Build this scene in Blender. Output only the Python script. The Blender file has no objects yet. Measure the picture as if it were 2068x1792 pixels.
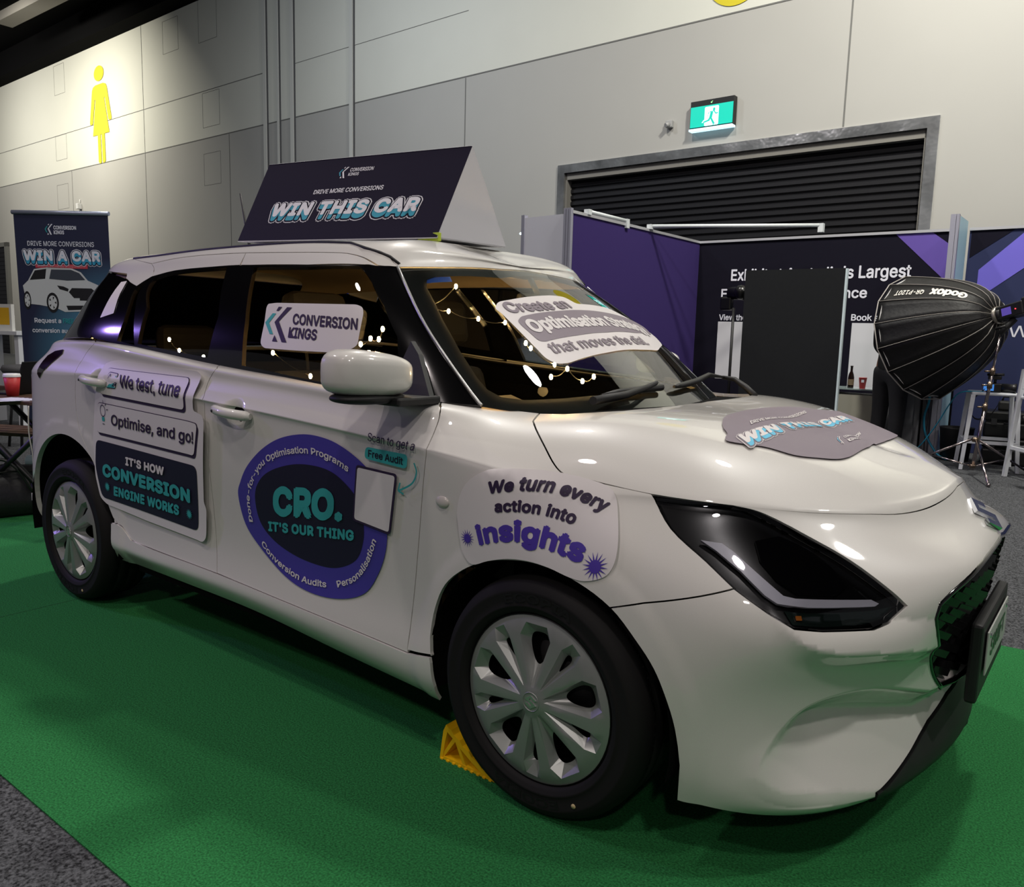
# White hatchback with promotional stickers on a green carpet in an exhibition hall.
import bpy, bmesh, math, random, json
import numpy as np
from mathutils import Vector, Matrix
from mathutils.geometry import delaunay_2d_cdt
random.seed(7)
SC = bpy.context.scene
COL = SC.collection

# ------------------------------------------------------------------ camera
CAM = bpy.data.cameras.new('camera'); cam_ob = bpy.data.objects.new('camera', CAM); COL.objects.link(cam_ob)
CAM.sensor_fit = 'HORIZONTAL'; CAM.sensor_width = 36.0; CAM.lens = 36.0*1624.55/2068; CAM.clip_end = 200
def aim(yaw, pitch, roll):
    cy, sy, cp, sp, cr, sr = math.cos(yaw), math.sin(yaw), math.cos(pitch), math.sin(pitch), math.cos(roll), math.sin(roll)
    f = Vector((sy*cp, cy*cp, sp)); r0 = Vector((cy, -sy, 0)); u0 = r0.cross(f)
    r = cr*r0 + sr*u0; u = -sr*r0 + cr*u0
    return Matrix(((r.x, u.x, -f.x), (r.y, u.y, -f.y), (r.z, u.z, -f.z)))
cam_ob.matrix_world = Matrix.Translation((1.0794, -2.3815, 1.1993)) @ aim(-0.653265, -0.138176, 0.026042).to_4x4()
SC.camera = cam_ob

# ------------------------------------------------------------------ world, lamps, exposure
W = bpy.data.worlds.new('hall_air'); SC.world = W; W.use_nodes = True
W.node_tree.nodes['Background'].inputs[0].default_value = (0.62, 0.62, 0.66, 1)
W.node_tree.nodes['Background'].inputs[1].default_value = 0.11
SC.view_settings.view_transform = 'Standard'; SC.view_settings.look = 'None'
SC.view_settings.gamma = 1.0; SC.view_settings.use_curve_mapping = False
SC.view_settings.exposure = 0.0
def lamp(name, loc, power, size, color=(1, .96, .9), target=None, spread=180, blend=None):
    l = bpy.data.lights.new(name, 'AREA'); l.shape = 'DISK'; l.size = size; l.energy = power; l.color = color
    l.spread = math.radians(spread)
    o = bpy.data.objects.new(name, l); COL.objects.link(o); o.location = loc
    if target is not None:
        o.rotation_euler = (Vector(target)-Vector(loc)).to_track_quat('-Z', 'Y').to_euler()
    return o
# high-bay lamps hanging under the hall ceiling
for x, y, p, c in ((-4.2, 3.4, 300, (1, .96, .9)), (1.2, 3.2, 265, (1, .97, .9)), (6.5, 2.2, 290, (1, .97, .91)), (-1.5, -3.6, 85, (1, .89, .86)), (3.8, -4.8, 150, (1, .91, .87)), (-7.5, -3.6, 100, (1, .92, .92)), (-1.4, -9, 190, (1, .88, .85)), (6, -10, 200, (1, .90, .86))):
    lamp('high_bay_lamp', (x, y, 8.6), p, .55, c)
# wall washers of the hall: warm pools on the left and right of the back wall
lamp('wall_washer', (-21.5, 4.8, 8.5), 240, .5, (1, .95, .80), (-22.5, 9.3, 5.0), 120)
lamp('wall_washer', (0.5, 4.4, 8.4), 380, .5, (1, .97, .86), (-1.0, 9.0, 4.0), 150)
lamp('wall_washer', (-9.5, 3.0, 8.5), 170, .6, (.86, .93, 1), (-9.5, 9.0, 3.6), 150)
lamp('wall_washer', (-27, 4.2, 8.5), 260, .6, (1, .96, .86), (-27, 9.0, 4.2), 150)
# violet event light on the neighbouring stand
lamp('event_light', (-7.0, -2.6, 3.0), 9, .14, (.38, .25, 1), (-3.2, -.4, .9), 70)
# ------------------------------------------------------------------ helpers
MATS = {}
def mat(name, col, rough=.5, metal=0., coat=0., emit=None, estr=1., noise=None, bump=None, spec=None, sheen=0):
    if name in MATS: return MATS[name]
    m = bpy.data.materials.new(name); m.use_nodes = True; MATS[name] = m
    nt = m.node_tree; b = nt.nodes['Principled BSDF']
    col = tuple(c/12.92 if c <= .04045 else ((c+.055)/1.055)**2.4 for c in col)
    b.inputs['Base Color'].default_value = (*col, 1); b.inputs['Roughness'].default_value = rough
    b.inputs['Metallic'].default_value = metal; b.inputs['Coat Weight'].default_value = coat; b.inputs['Coat Roughness'].default_value = .03
    if spec is not None: b.inputs['Specular IOR Level'].default_value = spec
    if emit is not None:
        e = tuple(c/12.92 if c <= .04045 else ((c+.055)/1.055)**2.4 for c in emit)
        b.inputs['Emission Color'].default_value = (*e, 1); b.inputs['Emission Strength'].default_value = estr
    if noise or bump:
        tc = nt.nodes.new('ShaderNodeTexCoord'); n = nt.nodes.new('ShaderNodeTexNoise'); nt.links.new(tc.outputs['Object'], n.inputs['Vector'])
        if noise:
            n.inputs['Scale'].default_value = noise[0]; n.inputs['Detail'].default_value = 5
            mx = nt.nodes.new('ShaderNodeMix'); mx.data_type = 'RGBA'
            a, c2 = noise[1], noise[2]
            mx.inputs['A'].default_value = (*[c*a for c in col], 1); mx.inputs['B'].default_value = (*[min(1, c*c2) for c in col], 1)
            cr = nt.nodes.new('ShaderNodeMapRange'); cr.inputs['From Min'].default_value = .35; cr.inputs['From Max'].default_value = .65
            nt.links.new(n.outputs['Fac'], cr.inputs['Value']); nt.links.new(cr.outputs['Result'], mx.inputs['Factor'])
            nt.links.new(mx.outputs['Result'], b.inputs['Base Color'])
        if bump:
            n2 = nt.nodes.new('ShaderNodeTexNoise'); nt.links.new(tc.outputs['Object'], n2.inputs['Vector']); n2.inputs['Scale'].default_value = bump[0]; n2.inputs['Detail'].default_value = 4
            bp = nt.nodes.new('ShaderNodeBump'); bp.inputs['Strength'].default_value = bump[1]; bp.inputs['Distance'].default_value = bump[2]
            nt.links.new(n2.outputs['Fac'], bp.inputs['Height']); nt.links.new(bp.outputs['Normal'], b.inputs['Normal'])
    return m
def glass(name, tint, refl=1.0, rough=0.):
    if name in MATS: return MATS[name]
    m = bpy.data.materials.new(name); m.use_nodes = True; MATS[name] = m; nt = m.node_tree
    nt.nodes.remove(nt.nodes['Principled BSDF']); out = nt.nodes['Material Output']
    t = nt.nodes.new('ShaderNodeBsdfTransparent'); t.inputs[0].default_value = (*tint, 1)
    g = nt.nodes.new('ShaderNodeBsdfGlossy'); g.inputs['Roughness'].default_value = rough; g.inputs[0].default_value = (1, 1, 1, 1)
    f = nt.nodes.new('ShaderNodeFresnel'); f.inputs['IOR'].default_value = 1.45
    k = nt.nodes.new('ShaderNodeMath'); k.operation = 'MULTIPLY'; k.inputs[1].default_value = refl
    x = nt.nodes.new('ShaderNodeMixShader')
    nt.links.new(f.outputs[0], k.inputs[0]); nt.links.new(k.outputs[0], x.inputs[0]); nt.links.new(t.outputs[0], x.inputs[1]); nt.links.new(g.outputs[0], x.inputs[2])
    nt.links.new(x.outputs[0], out.inputs[0])
    return m

def thing(name, label, cat, loc=(0, 0, 0), rotz=0, group=None):
    o = bpy.data.objects.new(name, None); COL.objects.link(o); o.empty_display_size = .1
    o.location = loc; o.rotation_euler = (0, 0, rotz); o['label'] = label; o['category'] = cat
    if group: o['group'] = group
    return o
def tag(o, label, cat, group=None):
    o['label'] = label; o['category'] = cat
    if group: o['group'] = group
    return o
def structure(o): o['kind'] = 'structure'; return o
def from_data(name, V, F, m, parent=None, idx=None, smooth=False, loc=None):
    me = bpy.data.meshes.new(name); me.from_pydata([tuple(map(float, v)) for v in V], [], [tuple(map(int, f)) for f in F])
    for k in (m if isinstance(m, (list, tuple)) else [m]): me.materials.append(k)
    if idx is not None: me.polygons.foreach_set('material_index', np.asarray(idx, dtype=np.int32))
    if smooth: me.polygons.foreach_set('use_smooth', np.ones(len(me.polygons), dtype=bool))
    me.update()
    o = bpy.data.objects.new(name, me); COL.objects.link(o)
    if parent is not None: o.parent = parent
    if loc is not None: o.location = loc
    return o
class MB:
    """collects simple solids into one mesh"""
    def __init__(s): s.bm = bmesh.new()
    def box(s, lo, hi, bev=0, rot=None, at=None, m=0):
        r = bmesh.ops.create_cube(s.bm, size=1); vs = r['verts']
        c = [(a+b)/2 for a, b in zip(lo, hi)]; d = [b-a for a, b in zip(lo, hi)]
        for v in vs: v.co = Vector((v.co.x*d[0]+c[0], v.co.y*d[1]+c[1], v.co.z*d[2]+c[2]))
        fs = list({f for v in vs for f in v.link_faces})
        if m:
            for f in fs: f.material_index = m
        if bev:
            es = list({e for v in vs for e in v.link_edges})
            rr = bmesh.ops.bevel(s.bm, geom=es, offset=bev, segments=2, affect='EDGES', profile=.5)
            vs = [v for v in rr['verts']] + [v for v in vs if v.is_valid]
            vs = list(set(vs))
            for v in vs:
                for f in v.link_faces: f.material_index = m
        if rot is not None:
            M = rot if isinstance(rot, Matrix) else Matrix.Rotation(rot, 3, 'Z')
            p = Vector(at or c)
            for v in vs: v.co = M @ (v.co-p) + p
        return s
    def tube(s, pts, r, n=10, m=0, cap=True, closed=False):
        P = [Vector(p) for p in pts]; R = r if isinstance(r, (list, tuple)) else [r]*len(P); rings = []
        N = len(P); up = None
        for i, p in enumerate(P):
            if closed: t = P[(i+1) % N]-P[i-1]
            else: t = P[min(i+1, N-1)]-P[max(i-1, 0)]
            t.normalize()
            if up is None: up = t.orthogonal().normalized()
            up = (up - t*up.dot(t)); up = up.normalized() if up.length > 1e-6 else t.orthogonal().normalized()
            b = t.cross(up)
            rings.append([s.bm.verts.new(p+R[i]*(math.cos(2*math.pi*k/n)*up+math.sin(2*math.pi*k/n)*b)) for k in range(n)])
        for i in range(N if closed else N-1):
            a, c = rings[i], rings[(i+1) % N]
            for k in range(n):
                f = s.bm.faces.new((a[k], a[(k+1) % n], c[(k+1) % n], c[k])); f.smooth = True; f.material_index = m
        if cap and not closed:
            f = s.bm.faces.new(rings[0][::-1]); f.material_index = m
            f = s.bm.faces.new(rings[-1]); f.material_index = m
        return s
    def lathe(s, prof, n=32, axis='Z', c=(0, 0, 0), m=0, smooth=True, a0=0., a1=2*math.pi, cap=False):
        c = Vector(c); rings = []; full = abs(a1-a0-2*math.pi) < 1e-6
        K = n if full else n+1
        for r, h in prof:
            ring = []
            for k in range(K):
                a = a0+(a1-a0)*k/n
                x, y = r*math.cos(a), r*math.sin(a)
                q = {'Z': (x, y, h), 'Y': (x, h, y), 'X': (h, x, y)}[axis]
                ring.append(s.bm.verts.new(c+Vector(q)))
            rings.append(ring)
        for a, b in zip(rings[:-1], rings[1:]):
            for k in range(n):
                k2 = (k+1) % K
                f = s.bm.faces.new((a[k], a[k2], b[k2], b[k])); f.smooth = smooth; f.material_index = m
        if cap:
            for rg in (rings[0], rings[-1]):
                try: f = s.bm.faces.new(rg); f.material_index = m
                except ValueError: pass
        return s
    def prism(s, poly, h0, h1, f, m=0, side=None):
        """poly: 2-D outline; f(a, b, h) -> point"""
        lo = [s.bm.verts.new(f(a, b, h0)) for a, b in poly]; hi = [s.bm.verts.new(f(a, b, h1)) for a, b in poly]
        n = len(poly)
        A = s.bm.faces.new(lo[::-1]); B_ = s.bm.faces.new(hi); A.material_index = m; B_.material_index = m
        for k in range(n):
            q = s.bm.faces.new((lo[k], lo[(k+1) % n], hi[(k+1) % n], hi[k])); q.material_index = m if side is None else side
        return s
    def quad(s, pts, m=0):
        f = s.bm.faces.new([s.bm.verts.new(p) for p in pts]); f.material_index = m; return s
    def sphere(s, c, r, m=0, u=16, v=10):
        R = r if isinstance(r, (tuple, list)) else (r, r, r)
        q = bmesh.ops.create_uvsphere(s.bm, u_segments=u, v_segments=v, radius=1)
        for w in q['verts']:
            w.co = Vector((w.co.x*R[0]+c[0], w.co.y*R[1]+c[1], w.co.z*R[2]+c[2]))
            for f in w.link_faces: f.smooth = True; f.material_index = m
        return s
    def build(s, name, m, parent=None, fix=True, loc=None):
        if fix: bmesh.ops.recalc_face_normals(s.bm, faces=s.bm.faces[:])
        me = bpy.data.meshes.new(name); s.bm.to_mesh(me); s.bm.free()
        for k in (m if isinstance(m, (list, tuple)) else [m]): me.materials.append(k)
        o = bpy.data.objects.new(name, me); COL.objects.link(o)
        if parent is not None: o.parent = parent
        if loc is not None: o.location = loc
        return o

# ---- flat shapes and lettering, as 2-D triangle sets (verts Nx2, faces)
def inside(P, poly):
    P = np.asarray(P); poly = np.asarray(poly); x, y = P[:, 0], P[:, 1]; c = np.zeros(len(P), bool)
    a = poly; b = np.roll(poly, -1, 0)
    for (x0, y0), (x1, y1) in zip(a, b):
        if y0 == y1: continue
        t = ((y0 > y) != (y1 > y)) & (x < (x1-x0)*(y-y0)/(y1-y0)+x0)
        c ^= t
    return c
def resample(poly, h, closed=True):
    P = np.asarray(poly, float); out = []
    Q = np.roll(P, -1, 0) if closed else P[1:]
    for a, b in zip(P, Q):
        n = max(1, int(np.ceil(np.linalg.norm(b-a)/h)))
        for k in range(n): out.append(a+(b-a)*k/n)
    if not closed: out.append(P[-1])
    return np.array(out)
def fill(loops, h, creases=()):
    """triangulate the area inside the first loop and outside the others, with interior points about h apart"""
    L_ = [resample(l, h) for l in loops]
    V = []; E = []
    for l in L_:
        o = len(V); n = len(l); V += list(map(tuple, l)); E += [(o+i, o+(i+1) % n) for i in range(n)]
    C_ = []
    for c in creases:
        q = resample(c, h, False); k = inside(q, L_[0])
        for l in L_[1:]: k &= ~inside(q, l)
        o = len(V); V += list(map(tuple, q[k])); w = np.cumsum(k)-1
        E += [(o+w[i], o+w[i+1]) for i in range(len(q)-1) if k[i] and k[i+1]]; C_.append(q[k])
    lo = L_[0].min(0); hi = L_[0].max(0)
    gx = np.arange(lo[0]+h*.5, hi[0], h); gy = np.arange(lo[1]+h*.43, hi[1], h*.87)
    if len(gx) and len(gy):
        X, Y = np.meshgrid(gx, gy); X[1::2] += h*.5; Gp = np.stack([X.ravel(), Y.ravel()], 1)
        k = inside(Gp, L_[0])
        for l in L_[1:]: k &= ~inside(Gp, l)
        Gp = Gp[k]
        B_ = np.concatenate(L_+C_)
        if len(Gp):
            keep = np.ones(len(Gp), bool)
            for s0 in range(0, len(Gp), 400):
                d = ((Gp[s0:s0+400, None]-B_[None])**2).sum(2).min(1); keep[s0:s0+400] = d > (.45*h)**2
            V += list(map(tuple, Gp[keep]))
    r = delaunay_2d_cdt([Vector(v) for v in V], E, [], 0, 1e-7)
    v2 = np.array([tuple(v) for v in r[0]]); f = np.array([t for t in r[2] if len(t) == 3], int)
    c = v2[f].mean(1); k = inside(c, L_[0])
    for l in L_[1:]: k &= ~inside(c, l)
    f = f[k]
    a, b, d = v2[f[:, 0]], v2[f[:, 1]], v2[f[:, 2]]
    ar = (b[:, 0]-a[:, 0])*(d[:, 1]-a[:, 1])-(b[:, 1]-a[:, 1])*(d[:, 0]-a[:, 0])
    f[ar < 0] = f[ar < 0][:, ::-1]
    f = f[abs(ar) > 1e-10]
    return v2, f
_GL, _LZ = {}, {}
FONT, CAP = None, .682
try:
    import os
    FONT = bpy.data.fonts.load(os.path.join(bpy.utils.resource_path('LOCAL'), 'datafiles', 'fonts', 'Inter.woff2'))
    _c = bpy.data.curves.new('tmp', 'FONT'); _c.body = 'H'; _c.font = FONT; _o = bpy.data.objects.new('tmp', _c); COL.objects.link(_o); bpy.context.view_layer.update()
    CAP = _o.dimensions.y or .7; bpy.data.objects.remove(_o); bpy.data.curves.remove(_c)
except Exception:
    FONT = None
def letters(text, bold=0., space=1., font=None):
    """outline lettering, cap height 1, baseline at 0, starting at x = 0"""
    key = (text, bold, space)
    if key in _GL: return _GL[key]
    c = bpy.data.curves.new('tmp', 'FONT'); c.body = text; c.size = 1.; c.space_character = space; c.resolution_u = 3
    if FONT: c.font = FONT
    o = bpy.data.objects.new('tmp', c); COL.objects.link(o); bpy.context.view_layer.update()
    dg = bpy.context.evaluated_depsgraph_get(); oe = o.evaluated_get(dg); me = oe.to_mesh()
    V = np.array([v.co[:2] for v in me.vertices]) if len(me.vertices) else np.zeros((0, 2))
    F = []
    for p in me.polygons:
        vs = list(p.vertices)
        for k in range(1, len(vs)-1): F.append((vs[0], vs[k], vs[k+1]))
    oe.to_mesh_clear(); bpy.data.objects.remove(o); bpy.data.curves.remove(c)
    extra = bold
    if extra > .004:      # heavier strokes: overlapping copies pushed outwards in a ring
        n = 6 if extra < .06 else 10; V0, F0 = V, np.array(F, int); Vs, Fs = [], []
        for k in range(n):
            a = 2*math.pi*(k+.5)/n; Fs.append(F0+len(V0)*k); Vs.append(V0+extra*np.array([math.cos(a), math.sin(a)]))
        V = np.concatenate(Vs); F = np.concatenate(Fs); _LZ[key] = np.repeat(np.arange(n)*5e-5, len(V0))
    V = V/CAP; V[:, 0] -= V[:, 0].min()
    _GL[key] = (V, np.array(F, int)); return _GL[key]
def shear(V, k): V = V.copy(); V[:, 0] += k*V[:, 1]; return V
def rrect(x0, y0, x1, y1, r, n=6):
    out = []
    for cx, cy, a in ((x1-r, y0+r, -90), (x1-r, y1-r, 0), (x0+r, y1-r, 90), (x0+r, y0+r, 180)):
        for k in range(n+1):
            t = math.radians(a+90*k/n); out.append((cx+r*math.cos(t), cy+r*math.sin(t)))
    return out
def round_poly(P, r, n=5):
    P = [np.array(p, float) for p in P]; out = []; N = len(P)
    for i in range(N):
        a, b, c = P[i-1], P[i], P[(i+1) % N]
        u = (a-b); v = (c-b); lu, lv = np.linalg.norm(u), np.linalg.norm(v); d = min(r, lu*.45, lv*.45)
        s, e = b+u/lu*d, b+v/lv*d
        for t in np.linspace(0, 1, n): out.append((1-t)**2*s+2*t*(1-t)*b+t*t*e)
    return np.array(out)
def star(cx, cy, r, n=16, k=.42):
    return [(cx+(r if i % 2 == 0 else r*k)*math.cos(math.pi*i/n), cy+(r if i % 2 == 0 else r*k)*math.sin(math.pi*i/n)) for i in range(2*n)]
def spline(P, n=8, closed=True):
    P = np.array(P, float); N = len(P); out = []
    for i in range(N if closed else N-1):
        g = (lambda k: P[k % N]) if closed else (lambda k: P[min(max(k, 0), N-1)])
        p0, p1, p2, p3 = g(i-1), g(i), g(i+1), g(i+2)
        for t in np.arange(n)/n:
            out.append(.5*((2*p1)+(-p0+p2)*t+(2*p0-5*p1+4*p2-p3)*t*t+(-p0+3*p1-3*p2+p3)*t**3))
    if not closed: out.append(P[-1])
    return np.array(out)
def on_line(V, bl, br, tl):
    """lettering fitted between baseline ends bl, br with its cap top over bl at tl"""
    bl, br, tl = map(lambda p: np.array(p, float), (bl, br, tl)); w = V[:, 0].max()
    return bl+V[:, :1]/w*(br-bl)+V[:, 1:]*(tl-bl)
def on_path(V, path, h, stretch=True, skew=0.):
    P = np.array(path, float); seg = np.linalg.norm(np.diff(P, axis=0), axis=1); s = np.concatenate([[0], np.cumsum(seg)])
    w = V[:, 0].max(); X = V[:, 0]/w*s[-1] if stretch else V[:, 0]*h; Y = V[:, 1]*h
    i = np.clip(np.searchsorted(s, X, side='right')-1, 0, len(seg)-1); t = (X-s[i])/seg[i]
    T = np.gradient(P, axis=0); T /= np.linalg.norm(T, axis=1, keepdims=True)
    p = P[i]+(P[i+1]-P[i])*t[:, None]; d = T[i]+(T[i+1]-T[i])*t[:, None]; d /= np.linalg.norm(d, axis=1, keepdims=True)
    return p+np.stack([-d[:, 1], d[:, 0]], 1)*Y[:, None]+d*(skew*Y)[:, None]
class Sheet:
    """stack of flat coloured shapes printed on one surface: add shapes in 2-D, then lay them on with a mapping"""
    def __init__(s): s.V = []; s.F = []; s.M = []; s.Z = []; s.n = 0; s.mats = []
    def add(s, V, F, m, z):
        if m not in s.mats: s.mats.append(m)
        s.V.append(np.asarray(V, float)); s.F.append(np.asarray(F)+s.n); s.M += [s.mats.index(m)]*len(F); s.Z += list(np.broadcast_to(z, (len(V),))); s.n += len(V); return s
    def shape(s, loops, m, z, h=.03): return s.add(*fill(loops if isinstance(loops[0][0], (list, tuple, np.ndarray)) else [loops], h), m, z)
    def text(s, t, m, z, bl, br, tl, bold=0., space=1.):
        V, F = letters(t, bold, space); return s.add(on_line(V, bl, br, tl), F, m, z+_LZ.get((t, bold, space), 0.))
    def ptext(s, t, m, z, path, h, bold=0., space=1., skew=0.):
        V, F = letters(t, bold, space); return s.add(on_path(V, path, h, skew=skew), F, m, z+_LZ.get((t, bold, space), 0.))
    def build(s, name, fn, parent=None, split=None):
        V = np.concatenate(s.V); F = np.concatenate(s.F); Zs = np.array(s.Z, float); Ms = np.array(s.M)
        if split:         # fine enough to follow a curved panel
            for _ in range(5):
                e = np.stack([np.linalg.norm(V[F[:, i]]-V[F[:, (i+1) % 3]], axis=1) for i in range(3)], 1); big = e.max(1) > split
                if not big.any(): break
                Fb = F[big]; n0 = len(V); k = len(Fb); i = np.argmax(e[big], 1); r = np.arange(k)
                a, b, c = Fb[r, i], Fb[r, (i+1) % 3], Fb[r, (i+2) % 3]; m_ = n0+r
                V = np.concatenate([V, (V[a]+V[b])/2]); Zs = np.concatenate([Zs, Zs[a]])
                F = np.concatenate([F[~big], np.stack([a, m_, c], 1), np.stack([m_, b, c], 1)]); Ms = np.concatenate([Ms[~big], Ms[big], Ms[big]])
        P, N = fn(V, Zs)
        o = from_data(name, P, F, s.mats, parent, Ms, smooth=N is not None)
        if N is not None: o.data.normals_split_custom_set_from_vertices([tuple(n) for n in N])
        return o
def plane_map(o, ex, ey, n):
    o, ex, ey, n = (np.array(a, float) for a in (o, ex, ey, n))
    return lambda V, Z: (o+V[:, :1]*ex+V[:, 1:]*ey+Z[:, None]*n, None)
def pop_text(sh, t, bl, br, tl, m_face, m_side, m_dark, m_rim, z0, dz, ext=(.30, -.42), slant=.22, bold=.035, rim=.075):
    """chunky lettering with a printed drop extrusion and a pale rim"""
    V, F = letters(t, bold, 1.08); V = shear(V, slant); W0 = V[:, 0].max()
    Vr, Fr = letters(t, bold+rim, 1.08)
    Vr = Vr.copy(); Vr[:, 0] *= 1; off = (W0-shear(Vr, slant)[:, 0].max())/2
    step = [0]
    def lay(Vx, Fx, m, z, dx, dy, lz):
        Q = Vx.copy(); Q[:, 0] += dx; Q[:, 1] += dy; step[0] += 1
        bl_, br_, tl_ = (np.array(p, float) for p in (bl, br, tl))
        sh.add(bl_+Q[:, :1]/W0*(br_-bl_)+Q[:, 1:]*(tl_-bl_), Fx, m, z+step[0]*dz*.06+lz*dz*80)
    Vr_s = shear(Vr, slant); Vr_s[:, 0] += off
    V2, F2 = letters(t, bold+rim*.55, 1.08); V2s = shear(V2, slant); V2s[:, 0] += (W0-V2s[:, 0].max())/2
    st = np.linspace(1, 0, 5); lz = lambda b: _LZ.get((t, b, 1.08), 0.)
    for k in st: lay(Vr_s, Fr, m_rim, z0, ext[0]*k, ext[1]*k, lz(bold+rim))
    for k in st: lay(V2s, F2, m_dark, z0+dz, ext[0]*k, ext[1]*k, lz(bold+rim*.55))
    for k in np.linspace(1, .12, 7): lay(V, F, m_side, z0+2*dz, ext[0]*k*.9, ext[1]*k*.9, lz(bold))
    lay(V, F, m_face, z0+3*dz, 0, 0, lz(bold))
def ck_logo(sh, m1, m2, z, o, ex, ey):
    """two nested chevrons with cut tips; o lower left, ex / ey its width and height vectors"""
    o, ex, ey = (np.array(a, float) for a in (o, ex, ey))
    T = lambda P: [tuple(o+ex*a+ey*b) for a, b in P]
    sh.shape(T([(.28, .80), (.42, .80), (.16, .52), (.34, .20), (.20, .20), (.0, .52)]), m1, z, 1)
    sh.shape(T([(.84, 1.), (1.04, 1.), (.56, .58), (.88, .0), (.68, .0), (.38, .55)]), m2, z, 1)
    sh.shape(T([(.50, 1.), (.64, 1.), (.52, .88), (.42, .88)]), m2, z, 1)
    sh.shape(T([(.40, .18), (.52, .0), (.40, .0), (.30, .0)]), m2, z, 1)
EMBLEM = [(0.5, 1.0), (1.0, .70), (.82, .59), (.5, .79), (.37, .70), (1.0, .32), (.5, 0), (0, .30), (.18, .41), (.5, .21), (.63, .30), (0, .68)]
# ------------------------------------------------------------------ hall
YW = 8.9
def carpet_mat():
    return mat('grey_carpet', (.285, .29, .30), .95, noise=(130, .25, 1.9), bump=(300, .6, .004), spec=.1)
fl = MB(); fl.box((-42, -14, -.06), (16, YW+.2, -.004)); structure(fl.build('floor', carpet_mat()))
def green_mat():
    m = mat('green_turf', (.17, .46, .25), .95, noise=(190, .60, 1.40), bump=(300, .7, .006), spec=.15)
    return m
g = MB(); g.prism([(-5.95, -1.612), (2.6, -1.612), (2.6, 1.47), (-5.95, .62)], -.004, .0, lambda a, c, h: (a, c, h))
g.prism([(-2.45, -1.6), (-2.447, -1.6), (-2.447, .9), (-2.45, .9)], 0, .0006, lambda a, c, h: (a, c, h), m=1)
tag(g.build('artificial_turf', [green_mat(), mat('turf_seam', (.07, .28, .12), .95)]), 'bright green artificial turf carpet laid under the white car', 'carpet')
cream = mat('wall_cream', (.80, .80, .765), .9, noise=(1.2, .985, 1.01)); grey = mat('wall_grey', (.655, .65, .635), .9, noise=(1.0, .985, 1.01))
beige = mat('wall_beige', (.735, .73, .69), .9, noise=(1.0, .985, 1.01))
zb = lambda x: 5.50 + .008*(x+16)
# back wall: lower grey band, paler upper band, with the shutter opening left out
SX0, SX1, SZ = -6.45, -1.16, 3.73
PRE = set(bpy.data.objects)   # everything fixed to the back wall is turned with it at the end
w = MB()
w.box((-42, YW, -.0), (SX0, YW+.3, 5.57)); w.box((SX0, YW, SZ), (SX1, YW+.3, 5.57)); w.box((SX1, YW, 0), (16, YW+.3, 5.57)); 
w.box((-42, YW, 5.57), (16, YW+.3, 9.4), m=1)
structure(w.build('wall_back', [grey, cream]))
ce = MB(); ce.box((-42, YW-.45, 8.70), (16, YW+.3, 9.4)); structure(ce.build('trim_1', mat('ceiling_black', (.035, .035, .04), .95, spec=.05)))
ce = MB(); ce.box((-42, -14, 9.4), (16, YW+.3, 9.5)); structure(ce.build('ceiling', mat('ceiling_black', (.035, .035, .04), .95, spec=.05)))
# panel joints of the wall
j = MB()
dk = mat('joint', (.42, .42, .41), .9)
def vj(x, z0, z1, t=.012): j.box((x-t, YW-.004, z0), (x+t, YW+.01, z1))
for x, z0, z1 in ((-24.3, .5, 5.55), (-19.92, 0, 8.7), (-16.0, 0, 5.55), (-8.64, 0, 5.55), (-2.15, SZ+.15, 5.55), (1.6, 0, 5.55)): vj(x, z0, z1, .010)
j.box((-42, YW-.004, 6.64), (-14.6, YW+.01, 6.656)); j.box((-13.5, YW-.004, 6.64), (-8.6, YW+.01, 6.65))
j.box((-42, YW-.006, 5.56), (16, YW+.01, 5.58))
for x0, z0, x1, z1 in ((-25.2, 7.8, -24.5, 8.62), (-25.3, 5.94, -24.56, 6.64), (-18.85, 7.8, -18.12, 8.56), (-17.2, 7.75, -16.42, 8.7), (-17.1, 5.82, -16.38, 6.6), (-17.1, 4.49, -16.38, 5.22), (-25.35, 4.52, -24.58, 5.23)):
    t = .004
    for a, b_, c, d in ((x0, x1, z0-t, z0+t), (x0, x1, z1-t, z1+t), (x0-t, x0+t, z0, z1), (x1-t, x1+t, z0, z1)): j.box((a, YW-.003, c), (b_, YW+.01, d))
structure(j.build('trim_2', dk))
# sliding-wall posts
t = MB()
pm = [mat('post_pale', (.76, .76, .74), .6), mat('post_dark', (.30, .30, .31), .6)]
for x, wd in ((-14.53, .055), (-14.05, .03), (-13.56, .055), (-11.65, .05)):
    t.box((x-wd, YW-.05, 0), (x+wd, YW, 8.75)); t.box((x+wd, YW-.03, 0), (x+wd+.022, YW, 8.75), m=1)
structure(t.build('trim_3', pm))
# roller shutter in its steel frame
sh_ = MB()
z = 0.
prof = []
while z < SZ: prof += [(YW+.16, z), (YW+.13, z+.02), (YW+.13, z+.065), (YW+.16, z+.085)]; z += .095
prof = [(a, min(c, SZ)) for a, c in prof]
vs0 = [sh_.bm.verts.new((SX0, a, c)) for a, c in prof]; vs1 = [sh_.bm.verts.new((SX1, a, c)) for a, c in prof]
for k in range(len(prof)-1): sh_.bm.faces.new((vs0[k], vs1[k], vs1[k+1], vs0[k+1]))
door = structure(sh_.build('door_1', mat('shutter', (.115, .115, .13), .45, .35)))
fr = MB(); q = .13
steel = mat('polished_steel', (.78, .79, .80), .22, .85, noise=(2.2, .6, 1.2), bump=(1.6, .6, .06))
fr.box((SX0-q, YW-.03, SZ), (SX1+q, YW+.02, SZ+q)); fr.box((SX0-q, YW-.03, 0), (SX0, YW+.02, SZ)); fr.box((SX1, YW-.03, 0), (SX1+q, YW+.02, SZ))
fr.build('door_frame', steel, door)
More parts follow.
